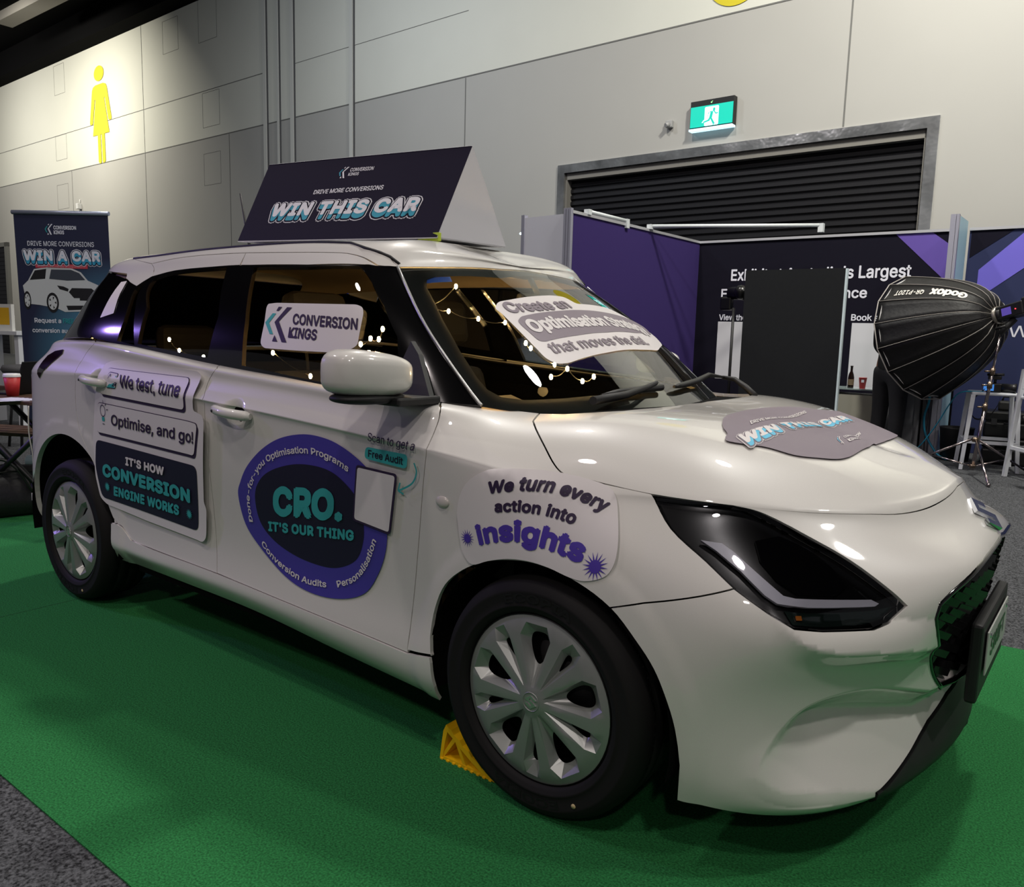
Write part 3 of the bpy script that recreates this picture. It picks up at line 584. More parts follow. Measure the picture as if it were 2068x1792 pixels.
# outlines of the body panels in sheet coordinates, and the places of small fittings
BAKED = {"scoop_top":[[14.8756,1.3847],[14.8988,1.4927],[14.9227,1.5916],[14.9483,1.6908],[14.9797,1.7843],[15.0182,1.8784],[15.0616,1.969],[15.1103,2.059],[15.1649,2.1484],[15.2352,2.2496],[15.3124,2.3523],[15.3972,2.4505],[15.4891,2.538],[15.5923,2.6134],[15.7043,2.6758],[15.824,2.7305],[15.9538,2.7759],[16.1249,2.8198],[16.3137,2.8488],[16.5191,2.8533],[16.7408,2.8242],[16.9922,2.7507],[17.2754,2.6319],[17.5861,2.493],[17.9235,2.3554]],"scoop_low":[[14.89,1.3656],[14.9277,1.4588],[14.9653,1.5485],[15.0054,1.6328],[15.0516,1.7082],[15.1041,1.7796],[15.1602,1.8477],[15.2226,1.9101],[15.2891,1.9727],[15.3714,2.0501],[15.4604,2.1291],[15.5565,2.2016],[15.6606,2.2576],[15.7799,2.2895],[15.9085,2.3017],[16.0465,2.301],[16.1937,2.2941],[16.3886,2.2732],[16.6047,2.2335],[16.8348,2.181],[17.07,2.1245],[17.2934,2.07],[17.5289,2.0084],[17.7802,1.9421],[18.0578,1.8648]],"keel":[[14.5477,1.0874],[14.6311,1.1867],[14.7166,1.2761],[14.8011,1.3458],[14.8829,1.3728],[14.95,1.3598],[15.0138,1.321],[15.0774,1.2674],[15.1401,1.227],[15.1954,1.1989],[15.2483,1.1728],[15.3051,1.1487],[15.3715,1.1289],[15.5028,1.1153],[15.6605,1.1102],[15.8325,1.102],[16.0061,1.0808],[16.178,1.0478],[16.358,1.006],[16.5524,0.9339],[16.763,0.8346]],"ledge":[[14.8162,4.5166],[14.8682,4.4574],[14.9206,4.3962],[14.9735,4.3369],[15.0313,4.2771],[15.0928,4.2167],[15.1557,4.1579],[15.2246,4.0996],[15.2985,4.05],[15.3919,4.0037],[15.4936,3.9649],[15.602,3.9325],[15.7154,3.9063],[15.8544,3.8862],[16.0012,3.8765],[16.1566,3.8693],[16.3226,3.8573],[16.5344,3.8341],[16.7728,3.7989],[17.0421,3.7434],[17.3525,3.6567]],"bowls":[[-1.2122020363023356,0.9120292277215775],[-2.1528557921310925,0.9603018003598954]],"handles":[[-1.2172020363023355,0.9120292277215775,0.8667781900125312],[-2.1578557921310924,0.9603018003598954,0.8594580974121473]],"marker":[-0.3077,-0.8592,0.7558],"wipers":[[[[-0.0588,-0.5419,1.0214],[-0.0952,-0.3064,1.023],[-0.0869,-0.2038,1.04],[-0.1036,-0.0976,1.0519]],[[-0.1404,-0.3655,1.0224],[-0.1295,-0.296,1.0288],[-0.1125,-0.1745,1.0337],[-0.1035,-0.0599,1.0356]]]],"panels":{"bonnet":[[11.316,9.994],[11.382,9.486],[11.415,9.39],[11.444,9.3],[11.473,9.21],[11.504,9.114],[11.559,8.95],[11.616,8.776],[11.67,8.605],[11.721,8.441],[11.771,8.272],[11.819,8.105],[11.866,7.95],[11.91,7.822],[11.94,7.744],[11.969,7.678],[11.998,7.622],[12.032,7.576],[12.078,7.547],[12.126,7.541],[12.179,7.542],[12.237,7.534],[12.315,7.51],[12.401,7.478],[12.494,7.442],[12.597,7.401],[12.749,7.338],[12.917,7.258],[13.101,7.176],[13.3,7.093],[13.598,7.013],[13.931,6.954],[14.282,6.914],[14.623,6.879],[14.938,6.831],[15.244,6.77],[15.543,6.72],[15.836,6.717],[16.104,6.762],[16.381,6.825],[16.659,6.859],[16.923,6.848],[17.092,6.819],[17.249,6.783],[17.403,6.756],[17.566,6.744],[17.732,6.741],[17.907,6.74],[18.09,6.744],[18.281,6.754],[18.47,6.774],[18.677,6.801],[18.897,6.834],[19.121,6.884],[19.294,6.933],[19.472,6.991],[19.669,7.064],[19.835,7.061],[20.0,7.058],[20.0,7.454],[20.0,7.85],[20.0,8.246],[20.0,8.642],[20.0,9.038],[20.0,9.435],[20.0,9.831],[20.0,10.227],[20.0,10.623],[20.0,11.019],[20.0,11.415],[20.0,11.812],[20.0,12.208],[20.0,12.604],[20.0,13.0],[19.501,13.0],[19.001,13.0],[18.502,13.0],[18.003,13.0],[17.504,13.0],[17.004,13.0],[16.505,13.0],[16.006,13.0],[15.506,13.0],[15.007,13.0],[14.508,13.0],[14.008,13.0],[13.509,13.0],[13.144,12.054],[12.782,11.251],[12.393,10.635],[11.995,10.292],[11.64,10.062]],"headlight":[[13.326,7.029],[13.433,6.28],[13.501,5.987],[13.565,5.812],[13.637,5.678],[13.741,5.555],[13.858,5.447],[13.976,5.348],[14.085,5.251],[14.166,5.165],[14.246,5.078],[14.324,4.993],[14.411,4.906],[14.51,4.817],[14.619,4.725],[14.728,4.637],[14.834,4.552],[14.917,4.487],[14.998,4.426],[15.079,4.366],[15.162,4.303],[15.523,4.268],[16.239,4.253],[16.473,4.335],[16.727,4.602],[16.676,4.667],[16.634,4.726],[16.59,4.787],[16.54,4.853],[16.445,4.976],[16.341,5.109],[16.234,5.24],[16.126,5.356],[16.021,5.455],[15.908,5.55],[15.79,5.64],[15.675,5.733],[15.574,5.817],[15.473,5.912],[15.373,6.004],[15.276,6.113],[15.205,6.193],[15.137,6.286],[15.067,6.386],[14.991,6.49],[14.904,6.606],[14.813,6.697],[14.719,6.786],[14.623,6.879],[13.856,6.853]],"front_bumper":[[14.623,6.879],[14.935,6.866],[15.242,6.802],[15.542,6.732],[15.836,6.717],[16.104,6.762],[16.381,6.825],[16.659,6.859],[16.923,6.848],[17.092,6.819],[17.249,6.783],[17.403,6.756],[17.566,6.744],[17.732,6.741],[17.907,6.74],[18.09,6.744],[18.281,6.754],[18.47,6.774],[18.677,6.801],[18.897,6.834],[19.121,6.884],[19.294,6.933],[19.472,6.991],[19.669,7.064],[20.0,7.058],[20.0,5.169],[19.705,5.107],[19.328,5.092],[18.98,5.08],[18.632,5.066],[18.346,5.032],[18.126,4.978],[17.956,4.916],[17.795,4.851],[17.655,4.785],[17.536,4.72],[17.439,4.658],[17.391,4.617],[17.349,4.58],[17.31,4.544],[17.271,4.506],[17.267,4.419],[17.265,4.333],[17.273,4.237],[17.294,4.126],[17.356,3.934],[17.459,3.685],[17.582,3.411],[17.688,3.17],[17.746,3.034],[17.795,2.915],[17.845,2.806],[17.899,2.702],[17.956,2.607],[18.02,2.513],[18.089,2.428],[18.163,2.35],[18.239,2.285],[18.323,2.222],[18.414,2.167],[18.499,2.133],[18.592,2.125],[18.683,2.141],[18.777,2.166],[18.876,2.187],[19.4,2.402],[20.0,2.402],[20.0,1.728],[19.225,1.678],[18.404,1.475],[17.785,1.196],[16.8,0.783],[16.8,0.02],[16.606,0.02],[16.412,0.02],[16.218,0.02],[16.025,0.02],[15.831,0.02],[15.637,0.02],[15.443,0.02],[15.249,0.02],[15.055,0.02],[14.861,0.02],[14.668,0.02],[14.474,0.02],[14.28,0.02],[14.086,0.02],[13.892,0.02],[13.892,1.218],[13.853,1.658],[13.807,2.036],[13.771,2.268],[13.733,2.476],[13.693,2.663],[13.653,2.833],[13.618,2.966],[13.584,3.085],[13.546,3.196],[13.504,3.301],[13.454,3.406],[13.398,3.507],[13.337,3.605],[13.271,3.704],[13.191,3.823],[13.104,3.946],[13.01,4.065],[12.911,4.167],[13.314,4.402],[14.411,4.906],[14.834,4.552],[15.162,4.303],[15.523,4.268],[16.239,4.253],[16.473,4.335],[16.727,4.602],[16.676,4.667],[16.634,4.726],[16.59,4.787],[16.54,4.853],[16.445,4.976],[16.341,5.109],[16.234,5.24],[16.126,5.356],[16.021,5.455],[15.908,5.55],[15.79,5.64],[15.675,5.733],[15.574,5.817],[15.473,5.912],[15.373,6.004],[15.276,6.113],[15.205,6.193],[15.137,6.286],[15.067,6.386],[14.991,6.49],[14.904,6.606],[14.813,6.697],[14.719,6.786]],"grille":[[20.0,5.169],[19.705,5.107],[19.328,5.092],[18.98,5.08],[18.632,5.066],[18.346,5.032],[18.126,4.978],[17.956,4.916],[17.795,4.851],[17.655,4.785],[17.536,4.72],[17.439,4.658],[17.391,4.617],[17.349,4.58],[17.31,4.544],[17.271,4.506],[17.267,4.419],[17.265,4.333],[17.273,4.237],[17.294,4.126],[17.356,3.934],[17.459,3.685],[17.582,3.411],[17.688,3.17],[17.746,3.034],[17.795,2.915],[17.845,2.806],[17.899,2.702],[17.956,2.607],[18.02,2.513],[18.089,2.428],[18.163,2.35],[18.239,2.285],[18.323,2.222],[18.414,2.167],[18.499,2.133],[18.592,2.125],[18.683,2.141],[18.777,2.166],[18.876,2.187],[19.4,2.402],[20.0,2.402]],"front_lip":[[20.0,1.728],[19.225,1.678],[18.404,1.475],[17.785,1.196],[16.8,0.783],[16.8,0.02],[17.156,0.02],[17.511,0.02],[17.867,0.02],[18.222,0.02],[18.578,0.02],[18.933,0.02],[19.289,0.02],[19.644,0.02],[20.0,0.02]],"front_fender":[[10.146,10.109],[10.199,10.115],[10.253,10.117],[10.306,10.121],[10.357,10.129],[10.401,10.143],[10.442,10.162],[10.483,10.181],[10.535,10.188],[10.615,10.177],[10.707,10.151],[10.805,10.119],[10.905,10.089],[11.001,10.069],[11.105,10.044],[11.209,10.02],[11.316,9.994],[11.382,9.486],[11.415,9.39],[11.444,9.3],[11.473,9.21],[11.504,9.114],[11.559,8.95],[11.616,8.776],[11.67,8.605],[11.721,8.441],[11.771,8.272],[11.819,8.105],[11.866,7.95],[11.91,7.822],[11.94,7.744],[11.969,7.678],[11.998,7.622],[12.032,7.576],[12.078,7.547],[12.126,7.541],[12.179,7.542],[12.237,7.534],[12.315,7.51],[12.401,7.478],[12.494,7.442],[12.597,7.401],[12.753,7.341],[12.929,7.267],[13.114,7.186],[13.3,7.093],[13.326,7.029],[13.433,6.28],[13.501,5.987],[13.565,5.812],[13.637,5.678],[13.741,5.555],[13.858,5.447],[13.976,5.348],[14.085,5.251],[14.168,5.167],[14.25,5.081],[14.328,4.997],[14.411,4.906],[13.314,4.402],[12.911,4.167],[12.806,4.251],[12.697,4.322],[12.585,4.38],[12.474,4.428],[12.377,4.463],[12.279,4.489],[12.183,4.509],[12.092,4.522],[12.02,4.529],[11.951,4.532],[11.884,4.53],[11.815,4.523],[11.746,4.512],[11.677,4.495],[11.607,4.474],[11.536,4.448],[11.464,4.418],[11.391,4.385],[11.317,4.345],[11.242,4.299],[11.162,4.244],[11.078,4.181],[10.995,4.113],[10.913,4.038],[10.834,3.957],[10.756,3.872],[10.684,3.779],[10.621,3.682],[10.566,3.57],[10.52,3.448],[10.484,3.319],[10.453,3.182],[10.426,3.013],[10.41,2.819],[10.402,2.624],[10.401,2.459],[10.402,2.396],[10.405,2.346],[10.409,2.297],[10.413,2.239],[10.419,2.138],[10.426,2.024],[10.433,1.902],[10.426,1.941],[10.24,1.888],[10.05,1.832],[10.051,1.752],[10.061,2.219],[10.065,2.645],[10.076,3.013],[10.096,3.325],[10.118,3.575],[10.139,3.804],[10.16,4.029],[10.184,4.265],[10.215,4.584],[10.247,4.936],[10.279,5.29],[10.308,5.621],[10.322,5.795],[10.334,5.978],[10.348,6.218],[10.359,6.663],[10.356,7.186],[10.353,7.512],[10.351,7.765],[10.348,7.995],[10.344,8.227],[10.341,8.45],[10.338,8.672],[10.334,8.901],[10.327,9.151],[10.311,9.431],[10.266,9.744]],"front_door":[[7.482,9.964],[7.558,9.666],[7.548,9.386],[7.512,9.113],[7.479,8.824],[7.468,8.541],[7.474,8.23],[7.502,7.686],[7.517,6.343],[7.507,5.945],[7.502,5.622],[7.505,5.339],[7.509,5.062],[7.512,4.735],[7.513,4.369],[7.512,3.997],[7.511,3.684],[7.515,3.375],[7.523,3.064],[7.534,2.79],[7.549,2.497],[7.57,2.134],[7.798,2.088],[8.016,2.047],[8.225,2.008],[8.43,1.968],[8.649,1.931],[8.867,1.898],[9.08,1.872],[9.285,1.849],[9.47,1.828],[9.654,1.805],[9.845,1.781],[10.051,1.752],[10.062,2.367],[10.071,2.896],[10.096,3.325],[10.125,3.653],[10.153,3.954],[10.184,4.265],[10.226,4.699],[10.268,5.173],[10.308,5.621],[10.326,5.853],[10.343,6.127],[10.359,6.663],[10.355,7.308],[10.352,7.685],[10.348,7.995],[10.343,8.302],[10.339,8.598],[10.334,8.901],[10.323,9.242],[10.287,9.635],[10.146,10.109],[10.115,10.092],[10.086,10.074],[10.053,10.058],[10.01,10.046],[9.899,10.023],[9.757,10.001],[9.597,9.976],[9.441,9.949],[9.3,9.924],[9.158,9.903],[9.011,9.889],[8.851,9.889],[8.637,9.917],[8.397,9.969],[8.149,10.02],[7.926,10.046],[7.803,10.043],[7.696,10.031],[7.598,10.012],[7.494,9.994]],"rear_door":[[5.441,9.663],[5.422,9.383],[5.352,9.134],[5.291,8.91],[5.262,8.717],[5.251,8.528],[5.248,8.335],[5.245,8.121],[5.244,7.881],[5.251,7.573],[5.267,6.985],[5.265,6.398],[5.254,6.048],[5.247,5.712],[5.255,5.416],[5.283,5.168],[5.328,4.996],[5.384,4.841],[5.442,4.689],[5.494,4.549],[5.545,4.412],[5.595,4.274],[5.639,4.1],[5.681,3.926],[5.719,3.749],[5.754,3.56],[5.788,3.367],[5.826,3.186],[5.86,3.035],[5.897,2.891],[5.941,2.783],[5.977,2.742],[6.015,2.719],[6.053,2.692],[6.089,2.598],[6.124,2.498],[6.163,2.4],[6.21,2.324],[6.27,2.282],[6.336,2.278],[6.412,2.281],[6.499,2.279],[6.72,2.239],[6.992,2.192],[7.285,2.155],[7.564,2.127],[7.57,2.134],[7.549,2.497],[7.534,2.79],[7.523,3.064],[7.515,3.375],[7.511,3.684],[7.512,3.997],[7.513,4.369],[7.512,4.735],[7.509,5.062],[7.505,5.339],[7.502,5.622],[7.507,5.945],[7.517,6.343],[7.502,7.686],[7.474,8.23],[7.468,8.541],[7.479,8.824],[7.512,9.113],[7.548,9.386],[7.558,9.666],[7.482,9.964],[7.442,9.971],[7.404,9.977],[7.361,9.984],[7.307,9.99],[7.074,10.004],[6.764,10.003],[6.44,9.991],[6.161,9.985],[6.051,9.989],[5.952,9.996],[5.851,10.005],[5.729,10.017],[5.582,10.034],[5.401,10.067],[5.132,10.158]],"rear_quarter":[[5.441,9.663],[5.422,9.383],[5.352,9.134],[5.291,8.91],[5.262,8.717],[5.251,8.528],[5.248,8.335],[5.245,8.121],[5.244,7.881],[5.251,7.573],[5.267,6.985],[5.265,6.398],[5.254,6.048],[5.247,5.712],[5.255,5.416],[5.283,5.168],[5.328,4.996],[5.384,4.841],[5.442,4.689],[5.494,4.549],[5.545,4.412],[5.595,4.274],[5.639,4.1],[5.681,3.926],[5.719,3.749],[5.754,3.56],[5.788,3.367],[5.826,3.186],[5.86,3.035],[5.897,2.891],[5.941,2.783],[5.977,2.742],[6.015,2.719],[5.976,2.734],[5.879,2.645],[5.923,2.625],[5.909,2.886],[5.888,3.114],[5.862,3.319],[5.83,3.507],[5.793,3.682],[5.75,3.846],[5.702,3.999],[5.65,4.141],[5.592,4.269],[5.529,4.382],[5.463,4.479],[5.392,4.56],[5.318,4.626],[5.24,4.676],[5.16,4.712],[5.078,4.732],[4.993,4.737],[4.907,4.726],[4.82,4.699],[4.733,4.656],[4.644,4.595],[4.556,4.518],[4.468,4.425],[4.381,4.315],[4.295,4.187],[4.211,4.043],[4.13,3.881],[4.052,3.7],[3.978,3.499],[3.907,3.278],[3.841,3.034],[3.778,2.768],[3.719,2.479],[3.667,2.165],[3.63,1.824],[3.606,1.456],[3.578,1.055],[3.517,0.618],[3.411,0.155],[3.268,0.0],[3.085,0.0],[2.814,0.0],[2.814,0.05],[2.501,0.05],[2.189,0.05],[1.876,0.05],[1.563,0.05],[1.251,0.05],[0.938,0.05],[0.625,0.05],[0.313,0.05],[0.0,0.05],[0.0,1.15],[0.0,2.25],[0.0,3.35],[0.0,4.45],[0.0,5.55],[0.0,6.65],[0.0,7.75],[0.0,8.85],[0.0,9.95],[0.454,9.968],[0.908,9.985],[1.362,10.003],[1.815,10.02],[2.269,10.038],[2.723,10.055],[3.177,10.073],[3.631,10.091],[4.085,10.108],[4.538,10.126],[4.992,10.143]],"sill":[[5.879,2.645],[5.976,2.734],[6.053,2.692],[6.21,2.324],[6.279,2.317],[6.344,2.308],[6.414,2.292],[6.499,2.279],[6.721,2.241],[6.995,2.198],[7.289,2.162],[7.564,2.127],[7.797,2.09],[8.016,2.05],[8.225,2.009],[8.43,1.968],[8.649,1.931],[8.867,1.899],[9.08,1.872],[9.285,1.849],[9.47,1.828],[9.654,1.805],[9.845,1.781],[10.051,1.752],[10.241,1.829],[10.428,1.884],[10.447,1.72],[10.476,0.964],[10.439,0.225],[10.057,0.169],[9.721,0.102],[9.418,0.064],[9.13,0.05],[8.858,0.079],[8.586,0.14],[8.307,0.196],[8.017,0.226],[7.756,0.226],[7.489,0.212],[7.219,0.195],[6.946,0.179],[6.674,0.157],[6.395,0.121],[6.104,0.087],[5.8,0.076],[5.909,0.943],[5.888,2.165]],"side_trim":[[4.042,1.225],[4.042,3.003],[3.767,4.74],[4.063,4.438],[4.391,4.159],[4.454,4.68],[4.553,4.745],[4.646,4.811],[4.748,4.871],[4.872,4.915],[5.102,4.945],[5.348,4.953],[5.576,4.953],[5.764,4.95],[5.855,4.946],[5.934,4.937],[6.014,4.926],[6.111,4.914],[6.312,4.896],[6.557,4.881],[6.819,4.874],[7.078,4.874],[7.319,4.882],[7.575,4.9],[7.862,4.935],[8.247,5.009],[8.532,5.067],[8.631,5.072],[8.734,5.075],[8.843,5.08],[8.959,5.081],[9.116,5.085],[9.282,5.087],[9.442,5.082],[9.583,5.068],[9.665,5.05],[9.74,5.031],[9.81,5.009],[9.881,4.989],[10.011,4.472],[10.018,4.02],[10.033,3.599],[10.07,3.214],[10.113,2.915],[10.16,2.647],[10.214,2.396],[10.272,2.15],[10.359,1.836],[10.459,1.512],[10.543,1.215],[10.598,1.003],[10.607,0.967],[10.617,0.941],[10.625,0.921],[10.634,0.899],[10.108,0.879],[9.657,0.894],[9.326,0.897],[8.568,0.916],[8.419,0.927],[8.268,0.932],[8.107,0.936],[7.927,0.94],[7.677,0.948],[7.382,0.957],[7.082,0.962],[6.817,0.963],[6.66,0.958],[6.517,0.949],[6.392,0.939],[6.284,0.933],[6.231,0.931],[6.189,0.93],[6.144,0.93],[6.087,0.929],[5.854,0.931],[5.542,0.932],[5.215,0.933],[4.941,0.94],[4.843,0.946],[4.758,0.953],[4.679,0.961],[4.591,0.971],[4.487,0.984],[4.376,1.003],[4.259,1.027],[4.137,1.058]],"quarter_glass":[[4.426,4.154],[4.48,4.588],[4.927,1.07],[4.613,1.115],[4.602,2.151],[4.536,3.193]],"rear_door_glass":[[4.575,4.553],[4.625,4.609],[4.674,4.667],[4.729,4.72],[4.792,4.762],[4.872,4.793],[4.959,4.811],[5.049,4.822],[5.145,4.831],[5.291,4.839],[5.447,4.839],[5.603,4.839],[5.753,4.846],[6.011,2.79],[6.04,1.176],[5.533,1.157],[4.982,1.158],[4.884,3.005]],"front_door_glass":[[6.179,4.785],[7.079,4.779],[8.148,4.913],[8.304,4.813],[8.597,4.519],[9.05,3.733],[9.238,2.743],[9.103,2.073],[8.925,1.01],[7.914,1.064],[6.6,1.127],[6.455,2.699]],"windshield":[[9.881,4.989],[10.011,4.472],[10.018,4.02],[10.033,3.599],[10.07,3.214],[10.113,2.915],[10.16,2.647],[10.214,2.396],[10.272,2.15],[10.359,1.836],[10.459,1.512],[10.543,1.215],[10.598,1.003],[10.607,0.967],[10.617,0.941],[10.625,0.921],[10.634,0.899],[11.688,0.781],[12.513,0.868],[14.0,0.928],[14.0,4.957],[13.21,4.871],[11.683,4.869]],"frit_hole":[[11.19,1.223],[10.978,1.378],[10.878,1.622],[10.762,2.226],[10.709,3.164],[10.747,4.168],[10.926,4.425],[11.266,4.514],[12.226,4.503],[12.94,4.469],[14.0,4.737],[14.0,1.348],[12.703,1.328],[12.171,1.249],[11.594,1.185]],"roof":[[3.35,6.72],[3.552,6.715],[3.755,6.71],[3.957,6.706],[4.16,6.701],[4.362,6.696],[4.564,6.691],[4.767,6.687],[4.969,6.682],[5.171,6.677],[5.374,6.672],[5.576,6.668],[5.779,6.663],[5.981,6.658],[6.183,6.653],[6.386,6.649],[6.588,6.644],[6.79,6.639],[6.993,6.634],[7.195,6.63],[7.398,6.625],[7.6,6.62],[8.052,6.163],[8.72,5.702],[9.357,5.471],[9.881,4.989],[11.683,4.869],[13.21,4.871],[14.0,4.957],[14.0,5.416],[14.0,5.874],[14.0,6.333],[14.0,6.791],[14.0,7.25],[14.0,7.708],[14.0,8.166],[14.0,8.625],[14.0,9.083],[14.0,9.542],[14.0,10.0],[13.517,10.0],[13.034,10.0],[12.552,10.0],[12.069,10.0],[11.586,10.0],[11.103,10.0],[10.621,10.0],[10.138,10.0],[9.655,10.0],[9.172,10.0],[8.69,10.0],[8.207,10.0],[7.724,10.0],[7.241,10.0],[6.759,10.0],[6.276,10.0],[5.793,10.0],[5.31,10.0],[4.828,10.0],[4.345,10.0],[3.862,10.0],[3.379,10.0],[2.897,10.0],[2.414,10.0],[1.931,10.0],[1.448,10.0],[0.966,10.0],[0.483,10.0],[0.0,10.0],[0.0,9.22],[0.0,8.44],[0.0,7.66],[0.0,6.88],[0.0,6.1],[0.314,6.1],[0.629,6.1],[0.943,6.1],[1.257,6.1],[1.571,6.1],[1.886,6.1],[2.2,6.1],[2.2,6.15],[2.4,6.24],[2.6,6.33],[2.8,6.42],[3.0,6.51],[3.2,6.6]],"cant_rail":[[3.4,6.74],[3.6,6.735],[3.8,6.73],[4.0,6.726],[4.2,6.721],[4.4,6.716],[4.6,6.711],[4.8,6.707],[5.0,6.702],[5.2,6.697],[5.4,6.692],[5.6,6.688],[5.8,6.683],[6.0,6.678],[6.2,6.673],[6.4,6.669],[6.6,6.664],[6.8,6.659],[7.0,6.654],[7.2,6.65],[7.4,6.645],[7.6,6.64],[8.052,6.163],[8.72,5.702],[9.357,5.471],[9.875,5.033],[8.959,5.081],[8.828,5.131],[8.698,5.179],[8.566,5.228],[8.428,5.289],[8.296,5.359],[8.165,5.434],[8.017,5.52],[7.876,5.606],[7.743,5.673],[7.592,5.714],[7.446,5.718],[7.296,5.713],[7.085,5.708],[6.86,5.705],[6.633,5.722],[6.381,5.769],[6.131,5.836],[5.899,5.904],[5.695,5.955],[5.494,5.997],[5.291,6.021],[5.096,6.028],[4.885,6.023],[4.662,5.994],[4.472,5.938],[4.289,5.858],[4.105,5.782]],"rear_frame":[[4.105,5.782],[4.289,5.858],[4.472,5.938],[4.662,5.994],[4.885,6.023],[5.096,6.028],[5.291,6.021],[5.496,5.99],[5.699,5.942],[5.899,5.904],[5.922,4.945],[5.764,4.95],[5.479,4.939],[5.171,4.942],[4.872,4.915],[4.712,4.852],[4.584,4.767],[4.454,4.68]],"front_frame":[[5.899,5.904],[6.136,5.823],[6.384,5.763],[6.633,5.722],[6.86,5.705],[7.085,5.708],[7.296,5.713],[7.446,5.718],[7.592,5.714],[7.743,5.673],[7.876,5.606],[8.017,5.52],[8.165,5.434],[8.296,5.359],[8.428,5.289],[8.566,5.228],[8.698,5.179],[8.828,5.131],[8.959,5.081],[8.532,5.067],[8.247,5.009],[7.078,4.874],[6.111,4.914],[5.938,4.942]],"pillar_cap":[[4.105,5.782],[4.454,4.68],[4.404,4.434],[4.391,4.159],[4.063,4.438],[3.767,4.74],[3.628,5.109],[2.2,6.1],[2.9,6.5],[3.4,6.74]],"tailgate_glass":[[0.0,6.05],[2.2,6.05],[3.767,4.74],[4.042,3.003],[4.042,1.225],[4.042,1.05],[0.0,1.05]],"drl":[[14.058,5.575],[14.361,5.565],[14.485,5.471],[15.059,4.865],[15.22,4.824],[16.266,4.77],[16.371,4.693],[16.312,4.648],[15.374,4.677],[14.968,4.731],[14.815,4.854],[14.539,5.187],[14.253,5.446]],"indicator":[[15.08,4.625],[15.372,4.596],[16.36,4.585],[16.631,4.615],[16.44,4.375],[16.21,4.312],[15.544,4.322],[15.189,4.366]],"amber":[[15.221,4.538],[15.299,4.539],[15.307,4.455],[15.23,4.454]],"projector":[[14.891,5.69],[15.292,5.809],[15.664,5.61],[15.901,5.306],[16.007,5.01],[15.842,4.894],[15.3,4.913],[15.04,5.121],[14.874,5.39]],"tail":[[4.526,8.787],[4.248,8.679],[4.06,8.341],[4.1,7.64],[4.113,6.796],[4.203,6.532],[4.411,7.302],[4.517,8.019],[4.582,8.503]],"ws_strip":[[9.881,4.989],[10.011,4.472],[10.018,4.02],[10.033,3.599],[10.07,3.214],[10.113,2.915],[10.16,2.647],[10.214,2.396],[10.272,2.15],[10.359,1.836],[10.459,1.512],[10.543,1.215],[10.598,1.003],[10.607,0.967],[10.617,0.941],[10.625,0.921],[10.634,0.899]],"ditch":[[3.4,6.73],[3.583,6.726],[3.765,6.721],[3.948,6.717],[4.13,6.713],[4.313,6.708],[4.496,6.704],[4.678,6.7],[4.861,6.695],[5.043,6.691],[5.226,6.687],[5.409,6.682],[5.591,6.678],[5.774,6.673],[5.957,6.669],[6.139,6.665],[6.322,6.66],[6.504,6.656],[6.687,6.652],[6.87,6.647],[7.052,6.643],[7.235,6.639],[7.417,6.634],[7.6,6.63],[8.052,6.163],[8.72,5.702],[9.357,5.471],[9.938,5.116]]}}
# ------------------------------------------------------------------ the car: panels cut from the body sheets
def local_inv(S, ax, pts, win):
    """sheet parameters of points known by two world coordinates"""
    pts = np.asarray(pts, float)
    u, v = np.meshgrid(np.linspace(win[0], win[1], 70), np.linspace(win[2], win[3], 60), indexing='ij'); u = u.ravel(); v = v.ravel()
    g = S.ev(u, v)[0][:, ax]; q = np.zeros((len(pts), 2))
    for s0 in range(0, len(pts), 500):
        k = ((pts[s0:s0+500, None]-g[None])**2).sum(2).argmin(1); q[s0:s0+500] = np.stack([u[k], v[k]], 1)
    e = 1e-4
    for _ in range(8):
        f0 = S.ev(q[:, 0], q[:, 1])[0][:, ax]-pts
        eu = np.where(q[:, 0] > win[1]-2*e, -e, e); ev_ = np.where(q[:, 1] > win[3]-2*e, -e, e)
        a = (S.ev(q[:, 0]+eu, q[:, 1])[0][:, ax]-pts-f0)/eu[:, None]; b = (S.ev(q[:, 0], q[:, 1]+ev_)[0][:, ax]-pts-f0)/ev_[:, None]
        det = a[:, 0]*b[:, 1]-a[:, 1]*b[:, 0]; det = np.where(abs(det) < 1e-9, 1e-9, det)
        du = (f0[:, 0]*b[:, 1]-f0[:, 1]*b[:, 0])/det; dv = (a[:, 0]*f0[:, 1]-a[:, 1]*f0[:, 0])/det
        q -= np.clip(np.stack([du, dv], 1), -.2, .2)
        q[:, 0] = np.clip(q[:, 0], win[0], win[1]); q[:, 1] = np.clip(q[:, 1], win[2], win[3])
    return q
def sstep(x): x = np.clip(x, 0, 1); return x*x*(3-2*x)
AXF, AXR = (0.0, .297), (-2.465, .332)
